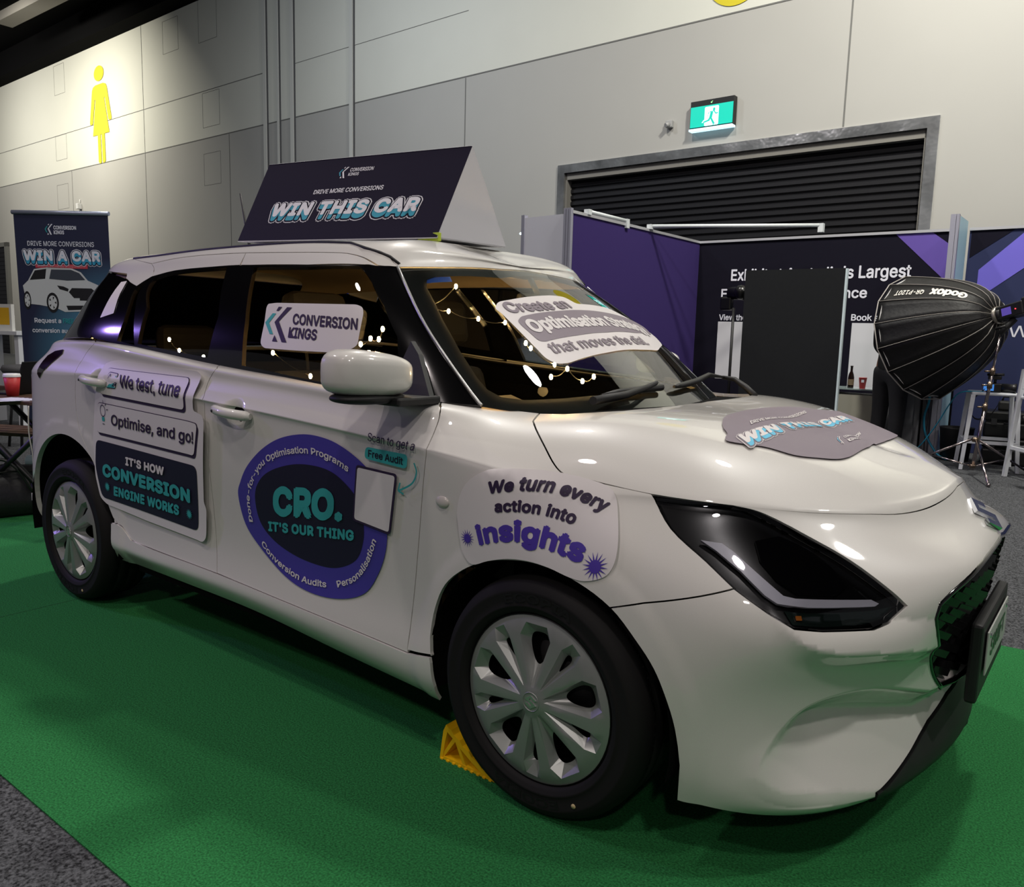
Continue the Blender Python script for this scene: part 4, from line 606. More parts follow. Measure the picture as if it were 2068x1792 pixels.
def relief(S, u, v, p):
    """pressed details on top of the smooth sheet"""
    d = np.zeros(len(u))
    if S is not BODY: return d
    for cx, cz, r in ((AXF[0]+.005, AXF[1], .352), (AXR[0], AXR[1], .388)):
        rr = np.hypot(p[:, 0]-cx, p[:, 2]-cz); side = sstep((np.abs(p[:, 1])-.60)/.12)
        d += .005*(1-sstep((rr-r-.040)/.045))*side
    # scoop low on the bumper corner
    w = np.array(BAKED['scoop_top']); lo = np.array(BAKED['scoop_low'])
    vt = np.interp(u, w[:, 0], w[:, 1]); vl = np.interp(u, lo[:, 0], lo[:, 1]); u0 = w[0, 0]
    amp = .060*sstep((u-u0)/1.1)
    vc = .62
    sh = np.where(v > vt, 0, np.where(v > vl, sstep((vt-v)/np.maximum(vt-vl, .05)), np.clip((v-vc)/np.maximum(vl-vc, .05), 0, 1)))
    d -= amp*sh
    # ledge under the headlight
    c = np.array(BAKED['ledge']); v0 = np.interp(u, c[:, 0], c[:, 1])
    a2 = sstep((u-c[0, 0])/.7)*(1-.8*sstep((u-c[-1, 0]+.4)/1.2))
    t = v-v0
    d += .026*a2*np.where(t > 0, np.clip(1-t/.55, 0, 1), np.clip(1+t/.62, 0, 1)**2)
    # keel along the lower edge of the bumper
    c = np.array(BAKED['keel']); v0 = np.interp(u, c[:, 0], c[:, 1]); t = v-v0
    d += .007*sstep((u-c[0, 0]+.1)/1.2)*(1-.7*sstep((u-c[-1, 0])/1.))*np.where(t > 0, np.clip(1-t/.55, 0, 1)**1.5, np.clip(1+t/.40, 0, 1))
    # shoulder line above the door handles
    a3 = sstep((u-2.5)/1.5)*(1-sstep((u-11.2)/1.3)); t = v-7.02
    d += .0065*a3*np.where(t > 0, np.clip(1-t/1.2, 0, 1), np.clip(1+t/1.0, 0, 1)**2)
    # finger bowls behind the door handles
    for hx, hz in BAKED['bowls']:
        rr = np.hypot((p[:, 0]-hx)/1.15, p[:, 2]-hz); m = (np.abs(p[:, 1]) > .7)
        d -= m*.024*(1-sstep((rr-.012)/.042))
    return d
def sheet_pt(S, u, v, off=0.):
    def f(u, v):
        p, n = S.ev(u, v); return p+n*(relief(S, u, v, p)+off)[:, None]
    u = np.asarray(u, float); v = np.asarray(v, float); e = .004
    p = f(u, v)
    ua, ub = np.clip(u-e, 0, S.nu-1), np.clip(u+e, 0, S.nu-1); va, vb = np.clip(v-e, 0, S.nv-1), np.clip(v+e, 0, S.nv-1)
    n = np.cross(f(ub, v)-f(ua, v), f(u, vb)-f(u, va)); l = np.linalg.norm(n, axis=1, keepdims=True); n0 = S.ev(u, v)[1]
    n = np.where(l > 1e-9, n/np.maximum(l, 1e-12), n0)
    k = u > S.nu-1-1e-6; n[k, 1] = 0
    k = u < 1e-6; n[k, 1] = 0
    if S.tm: k = v > S.nv-1-1e-6; n[k, 1] = 0
    n /= np.maximum(np.linalg.norm(n, axis=1, keepdims=True), 1e-9)
    return p, n
def panel(name, S, loops, m, parent=None, off=0., h=.022, gap=.0018, depth=.012, mirror=None, flange=True, label=None, creases=()):
    loops = [np.array(l, float) for l in loops]
    P0 = loops[0]; e = 1e-3; U1 = S.nu-1; V1 = S.nv-1
    cu = np.clip(P0[:, 0], 0, U1-e); cv = np.clip(P0[:, 1], 0, V1-e)
    su = np.median(np.linalg.norm(S.ev(cu+e, cv)[0]-S.ev(cu, cv)[0], axis=1))/e
    sv = np.median(np.linalg.norm(S.ev(cu, cv+e)[0]-S.ev(cu, cv)[0], axis=1))/e
    sc = np.array([su, sv]); scl = []
    for i, l in enumerate(loops):
        q = l*sc; A = np.roll(q, 1, 0); B_ = np.roll(q, -1, 0)
        area = .5*np.sum(q[:, 0]*B_[:, 1]-B_[:, 0]*q[:, 1]); sg = 1 if area > 0 else -1
        if i: sg = -sg
        t1 = q-A; t1 /= np.maximum(np.linalg.norm(t1, axis=1, keepdims=True), 1e-9); t2 = B_-q; t2 /= np.maximum(np.linalg.norm(t2, axis=1, keepdims=True), 1e-9)
        n1 = np.stack([-t1[:, 1], t1[:, 0]], 1)*sg; n2 = np.stack([-t2[:, 1], t2[:, 0]], 1)*sg; nn = n1+n2; den = np.maximum(1+(n1*n2).sum(1), .35)
        q2 = q+nn/den[:, None]*gap
        for ax, lim in ((0, U1), (0, 0), (1, V1)):
            if ax == 1 and not S.tm: continue
            k = np.abs(l[:, ax]-lim) < 1e-6; q2[k, ax] = q[k, ax]
        scl.append(q2)
    v2, f = fill(scl, h, [np.asarray(c)*sc for c in creases])
    u, v = v2[:, 0]/su, v2[:, 1]/sv
    u[np.abs(u-U1) < 1e-5] = U1; v[np.abs(v-V1) < 1e-5] = V1; u[np.abs(u) < 1e-5] = 0
    p, n = sheet_pt(S, u, v, off)
    cnt = {}
    for t in f:
        for a, b in ((t[0], t[1]), (t[1], t[2]), (t[2], t[0])):
            if (b, a) in cnt: cnt.pop((b, a))
            else: cnt[(a, b)] = 1
    V = [p]; N = [n]; Fs = [list(map(int, t)) for t in f]; fl = []
    if flange:
        on = lambda a: (abs(u[a]-U1) < 1e-6) or (u[a] < 1e-6) or (S.tm and abs(v[a]-V1) < 1e-6)
        ids = {}; ex = []; k0 = len(p)
        for a, b in cnt:
            if on(a) and on(b): continue
            for w in (a, b):
                if w not in ids: ids[w] = k0+len(ex); ex.append(p[w]-n[w]*depth)
            fl.append([int(b), int(a), ids[a], ids[b]])
        if ex: V.append(np.array(ex)); N.append(np.zeros((len(ex), 3)))
    V = np.concatenate(V); N = np.concatenate(N); F = Fs+fl; ns = len(Fs)
    def emit(V, N, F, ns, nm):
        o = from_data(nm, V, F, m, parent)
        me = o.data; me.polygons.foreach_set('use_smooth', np.ones(len(F), dtype=bool))
        ln = []
        for i, q in enumerate(F):
            if flags[i]: ln += [tuple(N[w]) for w in q]
            else:
                a, b, c = V[q[0]], V[q[1]], V[q[2]]; x = np.cross(b-a, c-a); x /= max(np.linalg.norm(x), 1e-12); ln += [tuple(x)]*len(q)
        me.normals_split_custom_set(ln)
        if label: o['label'] = label
        return o
    flags = [True]*ns+[False]*len(fl)
    M_ = np.array([1, -1, 1])
    if mirror == 'merge':
        k = len(V); F2 = [[w+k for w in q][::-1] for q in F]
        V = np.concatenate([V, V*M_]); N = np.concatenate([N, N*M_]); F = F+F2; flags = flags*2
        return emit(V, N, F, ns, name)
    o = emit(V, N, F, ns, name)
    if mirror == 'copy': emit(V*M_, N*M_, [q[::-1] for q in F], ns, name)
    return o

paint = mat('pearl_white_paint', (.86, .85, .83), .38, 0, 1.0, noise=(900, .97, 1.02))
gloss_black = mat('gloss_black', (.045, .045, .05), .12, 0, 1.0)
black = mat('black_plastic', (.10, .10, .105), .55)
dark = mat('dark_cavity', (.03, .03, .032), .9, spec=.1)
rubber = mat('tyre_rubber', (.105, .10, .102), .7, spec=.2)
chrome = mat('chrome', (.90, .91, .93), .16, 1.0)
silver = mat('wheel_silver', (.62, .63, .62), .36, .55)
winglass = glass('window_glass', (.42, .44, .43), 1.1)
rearglass = glass('privacy_glass', (.30, .31, .31), 1.15)
wsglass = glass('windscreen_glass', (.80, .86, .83), 1.1)
lens = glass('lamp_glass', (.82, .83, .85), 1.5)
cabin = mat('cabin_trim', (.17, .155, .14), .8)
headlining = mat('headlining', (.62, .55, .45), .9)
trimblack = mat('window_trim', (.05, .05, .055), .4)

car = thing('hatchback', 'pearl white five-door hatchback covered in promotional stickers, parked on green carpet', 'car')
def arch_line(c, r, a0, a1, n=40):
    t = np.radians(np.linspace(a0, a1, n)); return local_inv(BODY, [0, 2], np.stack([c[0]+.005+r*np.cos(t), c[1]+r*np.sin(t)], 1), (1.5, 15.5, 0, 8))
SHOULDER = [(u, 7.02) for u in np.linspace(2.5, 12.4, 120)]
Bk = {k: np.array(v, float) for k, v in BAKED['panels'].items()}
panel('bonnet', BODY, [Bk['bonnet']], paint, car, h=.03, mirror='merge')
bump_o = panel('front_bumper', BODY, [Bk['front_bumper']], paint, car, h=.0085, mirror='merge', depth=.03, creases=[BAKED['ledge'], BAKED['scoop_top'], BAKED['scoop_low'], BAKED['keel'], arch_line(AXF, .352+.005+.040, -40, 60), arch_line(AXF, .352+.085, -40, 60)])
panel('front_fender', BODY, [Bk['front_fender']], paint, car, h=.018, mirror='copy', creases=[SHOULDER, arch_line(AXF, .397, 20, 200), arch_line(AXF, .437, 20, 200)])
panel('front_door', BODY, [Bk['front_door']], paint, car, mirror='copy', creases=[SHOULDER])
panel('rear_door', BODY, [Bk['rear_door']], paint, car, h=.02, mirror='copy', creases=[SHOULDER, arch_line(AXR, .428, 0, 120), arch_line(AXR, .473, 0, 120)])
panel('rear_body', BODY, [Bk['rear_quarter']], paint, car, h=.022, mirror='merge', depth=.02, creases=[SHOULDER, arch_line(AXR, .428, 40, 190), arch_line(AXR, .473, 40, 190)])
panel('sill', BODY, [Bk['sill']], paint, car, off=.005, mirror='copy', depth=.010)
panel('front_lip', BODY, [Bk['front_lip']], black, car, off=.006, h=.02, mirror='merge', depth=.06, gap=.001)
panel('roof', SHELL, [Bk['roof']], paint, car, h=.035, mirror='merge')
panel('roof_rail', SHELL, [Bk['cant_rail']], paint, car, h=.03, mirror='copy', gap=.003)
panel('rear_door_frame', SHELL, [Bk['rear_frame']], paint, car, mirror='copy', gap=.0015)
panel('front_door_frame', SHELL, [Bk['front_frame']], paint, car, mirror='copy', gap=.0015)
panel('pillar_cap', SHELL, [Bk['pillar_cap']], paint, car, mirror='copy', gap=.0012)
panel('window_surround', SHELL, [Bk['side_trim'], Bk['quarter_glass'], Bk['rear_door_glass'], Bk['front_door_glass']], gloss_black, car, off=.001, gap=.0008, depth=.016, mirror='copy')
panel('quarter_window', SHELL, [Bk['quarter_glass']], rearglass, car, off=-.006, gap=-.004, flange=False, mirror='copy')
panel('rear_side_window', SHELL, [Bk['rear_door_glass']], rearglass, car, off=-.006, gap=-.004, flange=False, mirror='copy')
panel('front_side_window', SHELL, [Bk['front_door_glass']], winglass, car, off=-.006, gap=-.004, flange=False, mirror='copy')
panel('windscreen', SHELL, [Bk['windshield']], wsglass, car, off=.000, h=.04, gap=.001, flange=False, mirror='merge')
ring = [Bk['windshield'], Bk['frit_hole']]
def half_ring(a, b):
    """black border band between the windscreen edge and its clear part (right half)"""
    ia = [p for p in a if p[0] < SHELL.nu-1-1e-6]; return a, b
# border band: outer edge forward, clear edge back
wo = Bk['windshield']; fh = Bk['frit_hole']
ic = [i for i in range(len(wo)) if abs(wo[i, 0]-(SHELL.nu-1)) < 1e-6]
jc = [i for i in range(len(fh)) if abs(fh[i, 0]-(SHELL.nu-1)) < 1e-6]
top_w = wo[ic[1]]; bot_w = wo[ic[0]]
seq = np.concatenate([wo[ic[1]+1:], wo[:ic[0]]])          # header (centre to corner) then pillar and base to the centre
hol = np.concatenate([fh[jc[1]+1:][::1], fh[:jc[0]]])
# fh runs: base corner -> up the pillar -> header centre | centre top, centre base | base centre -> corner
band = np.concatenate([[top_w], seq, [bot_w], [fh[jc[1]]], fh[jc[1]+1:], fh[:jc[0]], [fh[jc[0]]]])
panel('windscreen_border', SHELL, [band], mat('frit', (.02, .02, .022), .6), car, off=-.004, gap=.0005, flange=False, mirror='merge')
panel('tailgate_window', SHELL, [Bk['tailgate_glass']], gloss_black, car, off=-.002, h=.05, gap=.002, mirror='merge')
# bright strip down the windscreen edge
stp = sheet_pt(SHELL, Bk['ws_strip'][:, 0], Bk['ws_strip'][:, 1], .003)[0]
for sgn in (1, -1): MB().tube(stp*np.array([1, sgn, 1]), .0045, 8).build('windscreen_moulding', mat('satin_metal', (.72, .72, .72), .3, .8), car)
dch = sheet_pt(SHELL, Bk['ditch'][:, 0], Bk['ditch'][:, 1], .0005)[0]
for sgn in (1, -1): MB().tube(dch*np.array([1, sgn, 1]), .0055, 8).build('roof_moulding', black, car)
# dark inner shell so that every shut line opens on to something
def inner_shell():
    nu, nv = 150, 84
    u, v = np.meshgrid(np.linspace(0, BODY.nu-1, nu), np.linspace(0, BODY.nv-1, nv), indexing='ij')
    p, n = BODY.ev(u.ravel(), v.ravel()); q = p-n*.016
    gr = inside(np.stack([u.ravel(), v.ravel()], 1), Bk['grille']); q[gr] -= n[gr]*.05
    hl = inside(np.stack([u.ravel(), v.ravel()], 1), Bk['headlight']); q[hl] -= n[hl]*.05
    sc_ = (u.ravel() > 13.8) & (v.ravel() < 5); q[sc_] -= n[sc_]*.07
    idx = np.arange(nu*nv).reshape(nu, nv); F = []
    for i in range(nu-1):
        for j in range(nv-1):
            c = p[[idx[i, j], idx[i+1, j+1]]].mean(0); um, vm = u[i, j], v[i, j]
            if any(np.hypot(c[0]-a[0], c[2]-a[1]) < r for a, r in ((AXF, .372), (AXR, .405))) and abs(c[1]) > .45: continue
            if um < 10.2 and vm > 10.2 or um < 6 and vm < .7: continue
            if 10.0 < um < 11.2 and vm > 11.5: continue
            F.append([idx[i, j], idx[i+1, j], idx[i+1, j+1], idx[i, j+1]])
    k = len(q); F2 = [[w+k for w in f][::-1] for f in F]
    from_data('inner_body', np.concatenate([q, q*np.array([1, -1, 1])]), F+F2, dark, car, smooth=True)
inner_shell()
b = MB()
b.box((-2.80, -.58, .20), (.48, .58, .34)); b.box((-2.0, -.80, .21), (-.42, .80, .33))
b.build('underbody', dark, car)
for cx, cz, r in ((AXF[0], AXF[1], .362), (AXR[0], AXR[1], .397)):
    for sgn in (-1, 1):
        l = MB(); ys = [sgn*.846, sgn*.60]
        for k in range(2): pass
        prof = []
        rings = []
        for y in ys: rings.append([l.bm.verts.new((cx+r*math.cos(a), y, cz+r*math.sin(a))) for a in np.linspace(-.22, math.pi+.22, 30)])
        for a, c in zip(rings[0][:-1], rings[0][1:]):
            i = rings[0].index(a); l.bm.faces.new((a, c, rings[1][i+1], rings[1][i]))
        l.bm.faces.new(rings[1])
        l.build('wheel_arch_liner', dark, car)

# ---- headlights
def lamp_unit():
    cavity = mat('lamp_cavity', (.05, .05, .055), .25)
    for sgn in (1, -1):
        pass
    o = panel('headlight', BODY, [Bk['headlight']], lens, car, off=-.002, h=.016, gap=.003, depth=.02, mirror='copy')
    for ob in [c for c in car.children if c.name.startswith('headlight')]:
        left = np.mean([v.co.y for v in ob.data.vertices]) > 0
        def sub(name, loop, m, off, **k):
            q = panel(name, BODY, [loop], m, ob, off=off, h=.016, gap=0, **k)
            if left:
                for v in q.data.vertices: v.co.y *= -1
                q.data.flip_normals()
            return q
        sub('lamp_body', Bk['headlight'], cavity, -.03, flange=False)
        sub('running_light', Bk['drl'], mat('running_light', (.90, .90, .94), .3, 0, .6), -.010, depth=.012)
        sub('indicator', Bk['indicator'], mat('indicator_reflector', (.16, .22, .20), .2, .5, 1), -.024, depth=.004)
        sub('indicator_bulb', Bk['amber'], mat('amber', (.75, .42, .12), .3), -.018, depth=.004)
        q = sub('projector', Bk['projector'], mat('projector', (.07, .07, .08), .08, .2, 1), -.020, depth=.008)
lamp_unit()
# ---- grille
gp = panel('grille', BODY, [Bk['grille']], mat('grille_back', (.03, .03, .032), .5), car, off=-.045, h=.03, gap=-.004, flange=False, mirror='merge')
rim = sheet_pt(BODY, Bk['grille'][:, 0], Bk['grille'][:, 1], -.004)[0]
rimc = np.concatenate([rim, (rim*np.array([1, -1, 1]))[::-1]])
rimc = [p for i, p in enumerate(rimc) if np.linalg.norm(p-rimc[i-1]) > .004]
MB().tube(rimc, .0075, 8, closed=True).build('grille_rim', gloss_black, gp)
fins = MB(); Gl = Bk['grille']
zs = np.arange(.395, .74, .052)
for r_, z in enumerate(zs):
    for yy in np.arange(0, .50, .058):
        for sgn in (1, -1):
            y = (yy+(.029 if r_ % 2 else 0))
            if y == 0 and sgn == -1: continue
            g = local_inv(BODY, [1, 2], [(-y, z)], (16.2, 20, 1.0, 6.5))[0]
            if not inside([g], Gl)[0] and not (y < .01): continue
            p, n = BODY.ev([g[0]], [g[1]]); p = p[0]-n[0]*.016; n = n[0]
            ex = np.cross([0, 0, 1], n); ex /= np.linalg.norm(ex); ez = np.cross(n, ex)
            M_ = np.array([1, sgn, 1])
            P = [p+ex*a+ez*c-n*d for a, c, d in ((-.022, -.004, .022), (.016, -.014, .002), (.022, .004, .0), (-.016, .014, .020))]
            Q = [w-n*.018 for w in P]
            vs = [fins.bm.verts.new(w*M_) for w in P+Q]
            for f in ((0, 1, 2, 3), (7, 6, 5, 4), (0, 4, 5, 1), (1, 5, 6, 2), (2, 6, 7, 3), (3, 7, 4, 0)): fins.bm.faces.new([vs[i] for i in f])
fins.build('grille_fins', mat('grille_gloss', (.10, .10, .105), .22, 0, .6), gp)
# ---- number plate on its bracket
br = MB(); br.box((.835, -.235, .335), (.862, .235, .535), .008); br.build('plate_bracket', black, car)
pl = MB(); pl.box((.866, -.186, .396), (.870, .186, .506), .0015); plate = pl.build('number_plate', mat('plate_white', (.74, .75, .73), .35), car)
sh = Sheet(); g_ = mat('plate_green', (.25, .45, .30), .5)
sh.text('SWIFT', g_, 0.0006, (-.13, .43), (.13, .43), (-.13, .475), .03)
sh.build('lettering', plane_map((.8705, 0, 0), (0, 1, 0), (0, 0, 1), (1, 0, 0)), plate)
for y in (-.15, .15): MB().lathe([(0, .002), (.006, .002), (.007, 0)], 12, 'X', (.870, y, .49)).build('plate_screw', chrome, plate)
# ---- badge on the nose
def emblem(parent, fn, m, h=.006, name='badge', s=1.):
    b = MB(); P = [((a-.5)*s, (c-.5)*s) for a, c in EMBLEM]
    b.prism(P, 0, h, fn); return b.build(name, m, parent)
bq = local_inv(BODY, [1, 2], [(-1e-4, .757)], (18, 20, 4.6, 7))[0]
bp, bn = sheet_pt(BODY, [BODY.nu-1], [bq[1]]); bp = bp[0]; q0, q1 = (BODY.ev([BODY.nu-1], [bq[1]+d])[0][0] for d in (-.25, .25)); bt = (q1-q0)*(1, 0, 1); bt = bt/np.linalg.norm(bt)*(1 if q1[2] > q0[2] else -1); bn = np.array([bt[2], 0, -bt[0]]); bn = bn if bn[0] > 0 else -bn; bp = bp+bn*.001
emblem(car, lambda a, c, h: tuple(bp+np.array([0, 1, 0])*a*1.05+bt*c+bn*h), chrome, .010, 'nose_badge', .105)

# ---- wheels
def wheel(loc, lab):
    w = MB()   # rim and brake behind the cover
    w.lathe([(.20, .06), (.205, .012), (.214, .004), (.216, 0.0), (.212, -.002)], 64, 'Y')
    w.lathe([(.0, .055), (.20, .06)], 48, 'Y'); w.lathe([(.16, .05), (.16, .045), (0, .045)], 32, 'Y')
    W_ = w.build('wheel', mat('steel_wheel', (.05, .05, .055), .5, .3), car, loc=loc); W_['label'] = lab
    t = MB()
    prof = [(.214, .010), (.219, -.004), (.226, -.010), (.233, -.0125), (.236, -.0150), (.239, -.0125), (.252, -.0150), (.268, -.0145), (.272, -.0155), (.275, -.0140), (.284, -.010), (.2935, .0), (.2985, .010),
            (.3035, .022), (.3047, .045), (.2995, .048), (.2995, .056), (.305, .059), (.3052, .090), (.2995, .093), (.2995, .102), (.3052, .105), (.305, .135), (.2995, .138), (.2995, .146), (.3045, .150), (.3025, .172), (.292, .190), (.27, .20), (.21, .19)]
    n = 96
    t.lathe(prof, n, 'Y')
    # tread blocks: thin sipes across the shoulder
    for k in range(72):
        a = 2*math.pi*k/72
        for y0, y1, tw in ((.012, .043, .07), (.107, .133, -.05), (.15, .185, .07)):
            r = .3038 if y0 < .02 else .3056
            pts = []
            for s_ in (0, 1):
                aa = a+tw*s_; y = y0+(y1-y0)*s_
                pts.append((aa, y))
            (a0, ya), (a1, yb) = pts; da = .006
            ra, rb = (.2992, .3052) if y0 < .02 else (r, r)
            t.quad([(ra*math.cos(a0-da), ya, ra*math.sin(a0-da)), (ra*math.cos(a0+da), ya, ra*math.sin(a0+da)), (rb*math.cos(a1+da), yb, rb*math.sin(a1+da)), (rb*math.cos(a1-da), yb, rb*math.sin(a1-da))], 1)
    T = t.build('tyre', [rubber, mat('tread_groove', (.035, .035, .037), .8)], W_)
    # raised lettering on the sidewall
    for a0, a1 in ((1.95, 1.15), (5.05, 4.25)):
        sh = Sheet()
        path = [(.246*math.cos(a), .246*math.sin(a)) for a in np.linspace(a0, a1, 24)]
        sh.ptext('ECOPIA', mat('tyre_lettering', (.15, .145, .15), .5), .0, path, .020, .02)
        sh.build('tyre_lettering', lambda V, Z: (np.stack([V[:, 0], -.0158+0*Z, V[:, 1]], 1), None), W_)
    MB().lathe([(0, -.0165), (.006, -.0165), (.006, -.014)], 14, 'Y', (.13, 0, -.225)).build('tyre_mark', mat('tyre_mark', (.78, .70, .52), .6), W_)
    # cover
    zc = lambda r: -.006-.012*np.cos(np.minimum(r/.20, 1)*1.3)+.010*sstep((r-.185)/.03)
    pol = lambda r, a: (r*math.cos(a), r*math.sin(a))
    loops = []; pockets = []
    for k in range(10):
        big = k % 2 == 0; a = math.radians(90+36*k)
        D = math.radians
        if big:
            P = [(.036, D(7)), (.166, D(15.8)), (.195, D(9.2)), (.195, D(-9.2)), (.166, D(-15.8)), (.036, D(-7))]
            H = [(.088, 0), (.098, D(7)), (.125, D(10.5)), (.150, D(10.2)), (.166, D(6)), (.167, D(-5)), (.152, D(-10.2)), (.125, D(-10.5)), (.098, D(-7))]
        else:
            P = [(.042, D(2)), (.170, D(8.6)), (.199, D(4.6)), (.196, D(-5.0)), (.168, D(-8.0)), (.042, D(-2))]
            H = [(.108, D(.3)), (.125, D(2.6)), (.155, D(3.9)), (.162, D(.5)), (.150, D(-2.6)), (.122, D(-1.6))]
        pp = np.array([pol(r, a+t) for r, t in P]); hh = spline([pol(r, a+t) for r, t in H], 4)
        pockets.append((pp, hh, .026 if big else .020))
    V = []; E = []
    def addl(l):
        o = len(V); n_ = len(l); V.extend(map(tuple, l)); E.extend((o+i, o+(i+1) % n_) for i in range(n_)); return range(o, o+n_)
    R_ = .213
    addl([pol(R_, a) for a in np.linspace(0, 2*math.pi, 120, endpoint=False)]); addl([pol(.203, a+.02) for a in np.linspace(0, 2*math.pi, 90, endpoint=False)]); addl([pol(.030, a) for a in np.linspace(0, 2*math.pi, 32, endpoint=False)])
    for pp, hh, d in pockets: addl(pp); addl(hh)
    for r in (.02, .05, .08, .11, .14, .17, .187):
        for a in np.linspace(0, 2*math.pi, int(r*420)+6, endpoint=False):
            q = np.array([pol(r, a+r*7)])
            if any(inside(q, pp*1.0)[0] for pp, hh, d in pockets): continue
            V.append(tuple(q[0]))
    rr = delaunay_2d_cdt([Vector(v) for v in V], E, [], 0, 1e-7)
    v2 = np.array([tuple(v) for v in rr[0]]); f = np.array([t for t in rr[2] if len(t) == 3]); c = v2[f].mean(1)
    keep = np.hypot(c[:, 0], c[:, 1]) < R_-1e-4; pk = np.zeros(len(f), int)
    z = zc(np.hypot(v2[:, 0], v2[:, 1]))
    for k, (pp, hh, d) in enumerate(pockets):
        keep &= ~inside(c, hh); pk[inside(c, pp)] = k+1
        ctr = hh.mean(0)
        z = np.where(inside(v2, (hh-ctr)*1.02+ctr), z+d, z)
    hub = np.hypot(v2[:, 0], v2[:, 1]) < .0305; z = np.where(hub, z-.003, z)
    f = f[keep]; pk = pk[keep]
    P3 = np.stack([v2[:, 0], z, v2[:, 1]], 1)
    # give pockets their own vertices so that their edges stay crisp
    VV = []; FF = []; mp = {}
    for t, k in zip(f, pk):
        q = []; g = 0
        if k:       # which wall of the pocket: sector between its corners, seen from the hole
            pp, hh, d = pockets[k-1]; o_ = hh.mean(0); ang = lambda v: math.atan2(v[1], v[0])
            ca = sorted(ang(x-o_) for x in pp); m_ = ang(v2[list(t)].mean(0)-o_); g = sum(a < m_ for a in ca) % len(ca)
        for w in t:
            key = (w, k, g)
            if key not in mp: mp[key] = len(VV); VV.append(P3[w])
            q.append(mp[key])
        FF.append(q)
    Cv = from_data('wheel_cover', VV, FF, silver, W_, smooth=True)
    bm = bmesh.new(); bm.from_mesh(Cv.data)
    for fc in bm.faces:
        if fc.normal.y > 0: fc.normal_flip()
    bm.to_mesh(Cv.data); bm.free()
    # rolled outer edge
    e = MB(); e.lathe([(.213, float(zc(.213))), (.2145, .002), (.213, .012)], 96, 'Y'); e.lathe([(.022, -.0215), (.0235, -.0235), (.025, -.0215)], 40, 'Y'); e.build('cover_edge', silver, W_)
    emblem(W_, lambda a, c_, h: (a, -.0205-h, c_), mat('badge_silver', (.74, .74, .74), .25, .8), .003, 'hub_badge', .034)
    return W_
w1 = wheel((0, -.848, .3056), 'front right wheel with silver cover')
def copy_tree(o, parent):
    c = o.copy(); COL.objects.link(c); c.parent = parent
    for ch in o.children: copy_tree(ch, c)
    return c
for loc, rot, lab in (((-2.45, -.848, .3056), 0, 'rear right wheel with silver cover'), ((0, .848, .3056), math.pi, 'front left wheel'), ((-2.45, .848, .3056), math.pi, 'rear left wheel')):
    c = copy_tree(w1, car); c.location = loc; c.rotation_euler = (0, 0, rot); c['label'] = lab
    if rot == 0: c.rotation_euler = (0, math.radians(11), 0)
# ---- door mirrors
def superell(b, c, r, e=2.5, m=0, nu=28, nv=18, taper=0.):
    rings = []
    def sp(x): return math.copysign(abs(x)**(2/e), x)
    for j in range(nv+1):
        ph = -math.pi/2+math.pi*j/nv
        rings.append([b.bm.verts.new((c[0]+r[0]*sp(math.cos(ph))*sp(math.cos(2*math.pi*i/nu)), c[1]+r[1]*sp(math.cos(ph))*sp(math.sin(2*math.pi*i/nu)), c[2]+r[2]*sp(math.sin(ph)))) for i in range(nu)])
    fs = []
    for a, d in zip(rings[:-1], rings[1:]):
        for i in range(nu):
            f = b.bm.faces.new((a[i], a[(i+1) % nu], d[(i+1) % nu], d[i])); f.smooth = True; f.material_index = m; fs.append(f)
    return rings
for sgn in (-1, 1):
    b = MB(); rg = superell(b, (0, 0, 0), (.080, .112, .060), 3.6)
    for v in b.bm.verts:     # fuller towards the outside, swept back and tapering inboard
        k = (v.co.y+.112)/.224
        v.co.z = v.co.z*(1.12-.44*k**1.7) if v.co.z > 0 else v.co.z*(1.0-.04*k)+.004*(1-k)
        v.co.x += -.030*(1-k)**2+.012*k
        if v.co.x < -.02: v.co.x = -.02-(-.02-v.co.x)*.55
    bmesh.ops.remove_doubles(b.bm, verts=b.bm.verts[:], dist=1e-5)
    for v in b.bm.verts: v.co = Vector((-.62+v.co.y*.95, .895-v.co.x*.5, v.co.z+1.082)) if sgn > 0 else Vector((v.co.x-.487, v.co.y-.962, v.co.z+1.082))
    M_ = b.build('door_mirror', paint, car)
    g = MB(); superell(g, *(((-.492, -.952, 1.020), (.070, .108, .017)) if sgn < 0 else ((-.62, .895, 1.020), (.10, .04, .017))), 2.4); g.box((-.52, min(sgn*.77, sgn*(.93 if sgn < 0 else .88)), 1.000), (-.40, max(sgn*.77, sgn*(.93 if sgn < 0 else .88)), 1.022), .006); g.build('mirror_base', black, M_)
    s_ = MB(); s_.lathe([(0, 0), (.001, 0)], 3); s_.bm.clear()
    P = [(-.40, 1.008), (-.545, 1.012), (-.56, 1.09), (-.545, 1.165), (-.50, 1.13)]
    ys = lambda z: .80-(z-1.0)*.44
    s_.prism(P, -.004, .014, lambda a, c, h: (a, sgn*(ys(c)+h), c)); s_.build('mirror_sail', black, M_)
# ---- door handles
for hx, hz, yy in BAKED['handles']:
    for sgn in (-1, 1):
        b = MB(); x0, x1 = hx-.105, hx+.100
        pts = [(x0+(x1-x0)*t, sgn*(yy+.010+.022*math.sin(math.pi*min(1, max(0, t)))), hz+.004-.010*(t-.5)) for t in np.linspace(0, 1, 12)]
        b.tube(pts, [.010]+[.0165]*10+[.010], 12)
        for v in b.bm.verts: v.co.y = sgn*yy+(v.co.y-sgn*yy)*1.0
        h_ = b.build('door_handle', paint, car)
        MB().lathe([(0, -.002), (.005, -.002), (.005, .004)], 12, 'Y', (x1-.03 if False else x0+.034, sgn*(yy+.0375), hz+.006)).build('keyhole', black, h_)
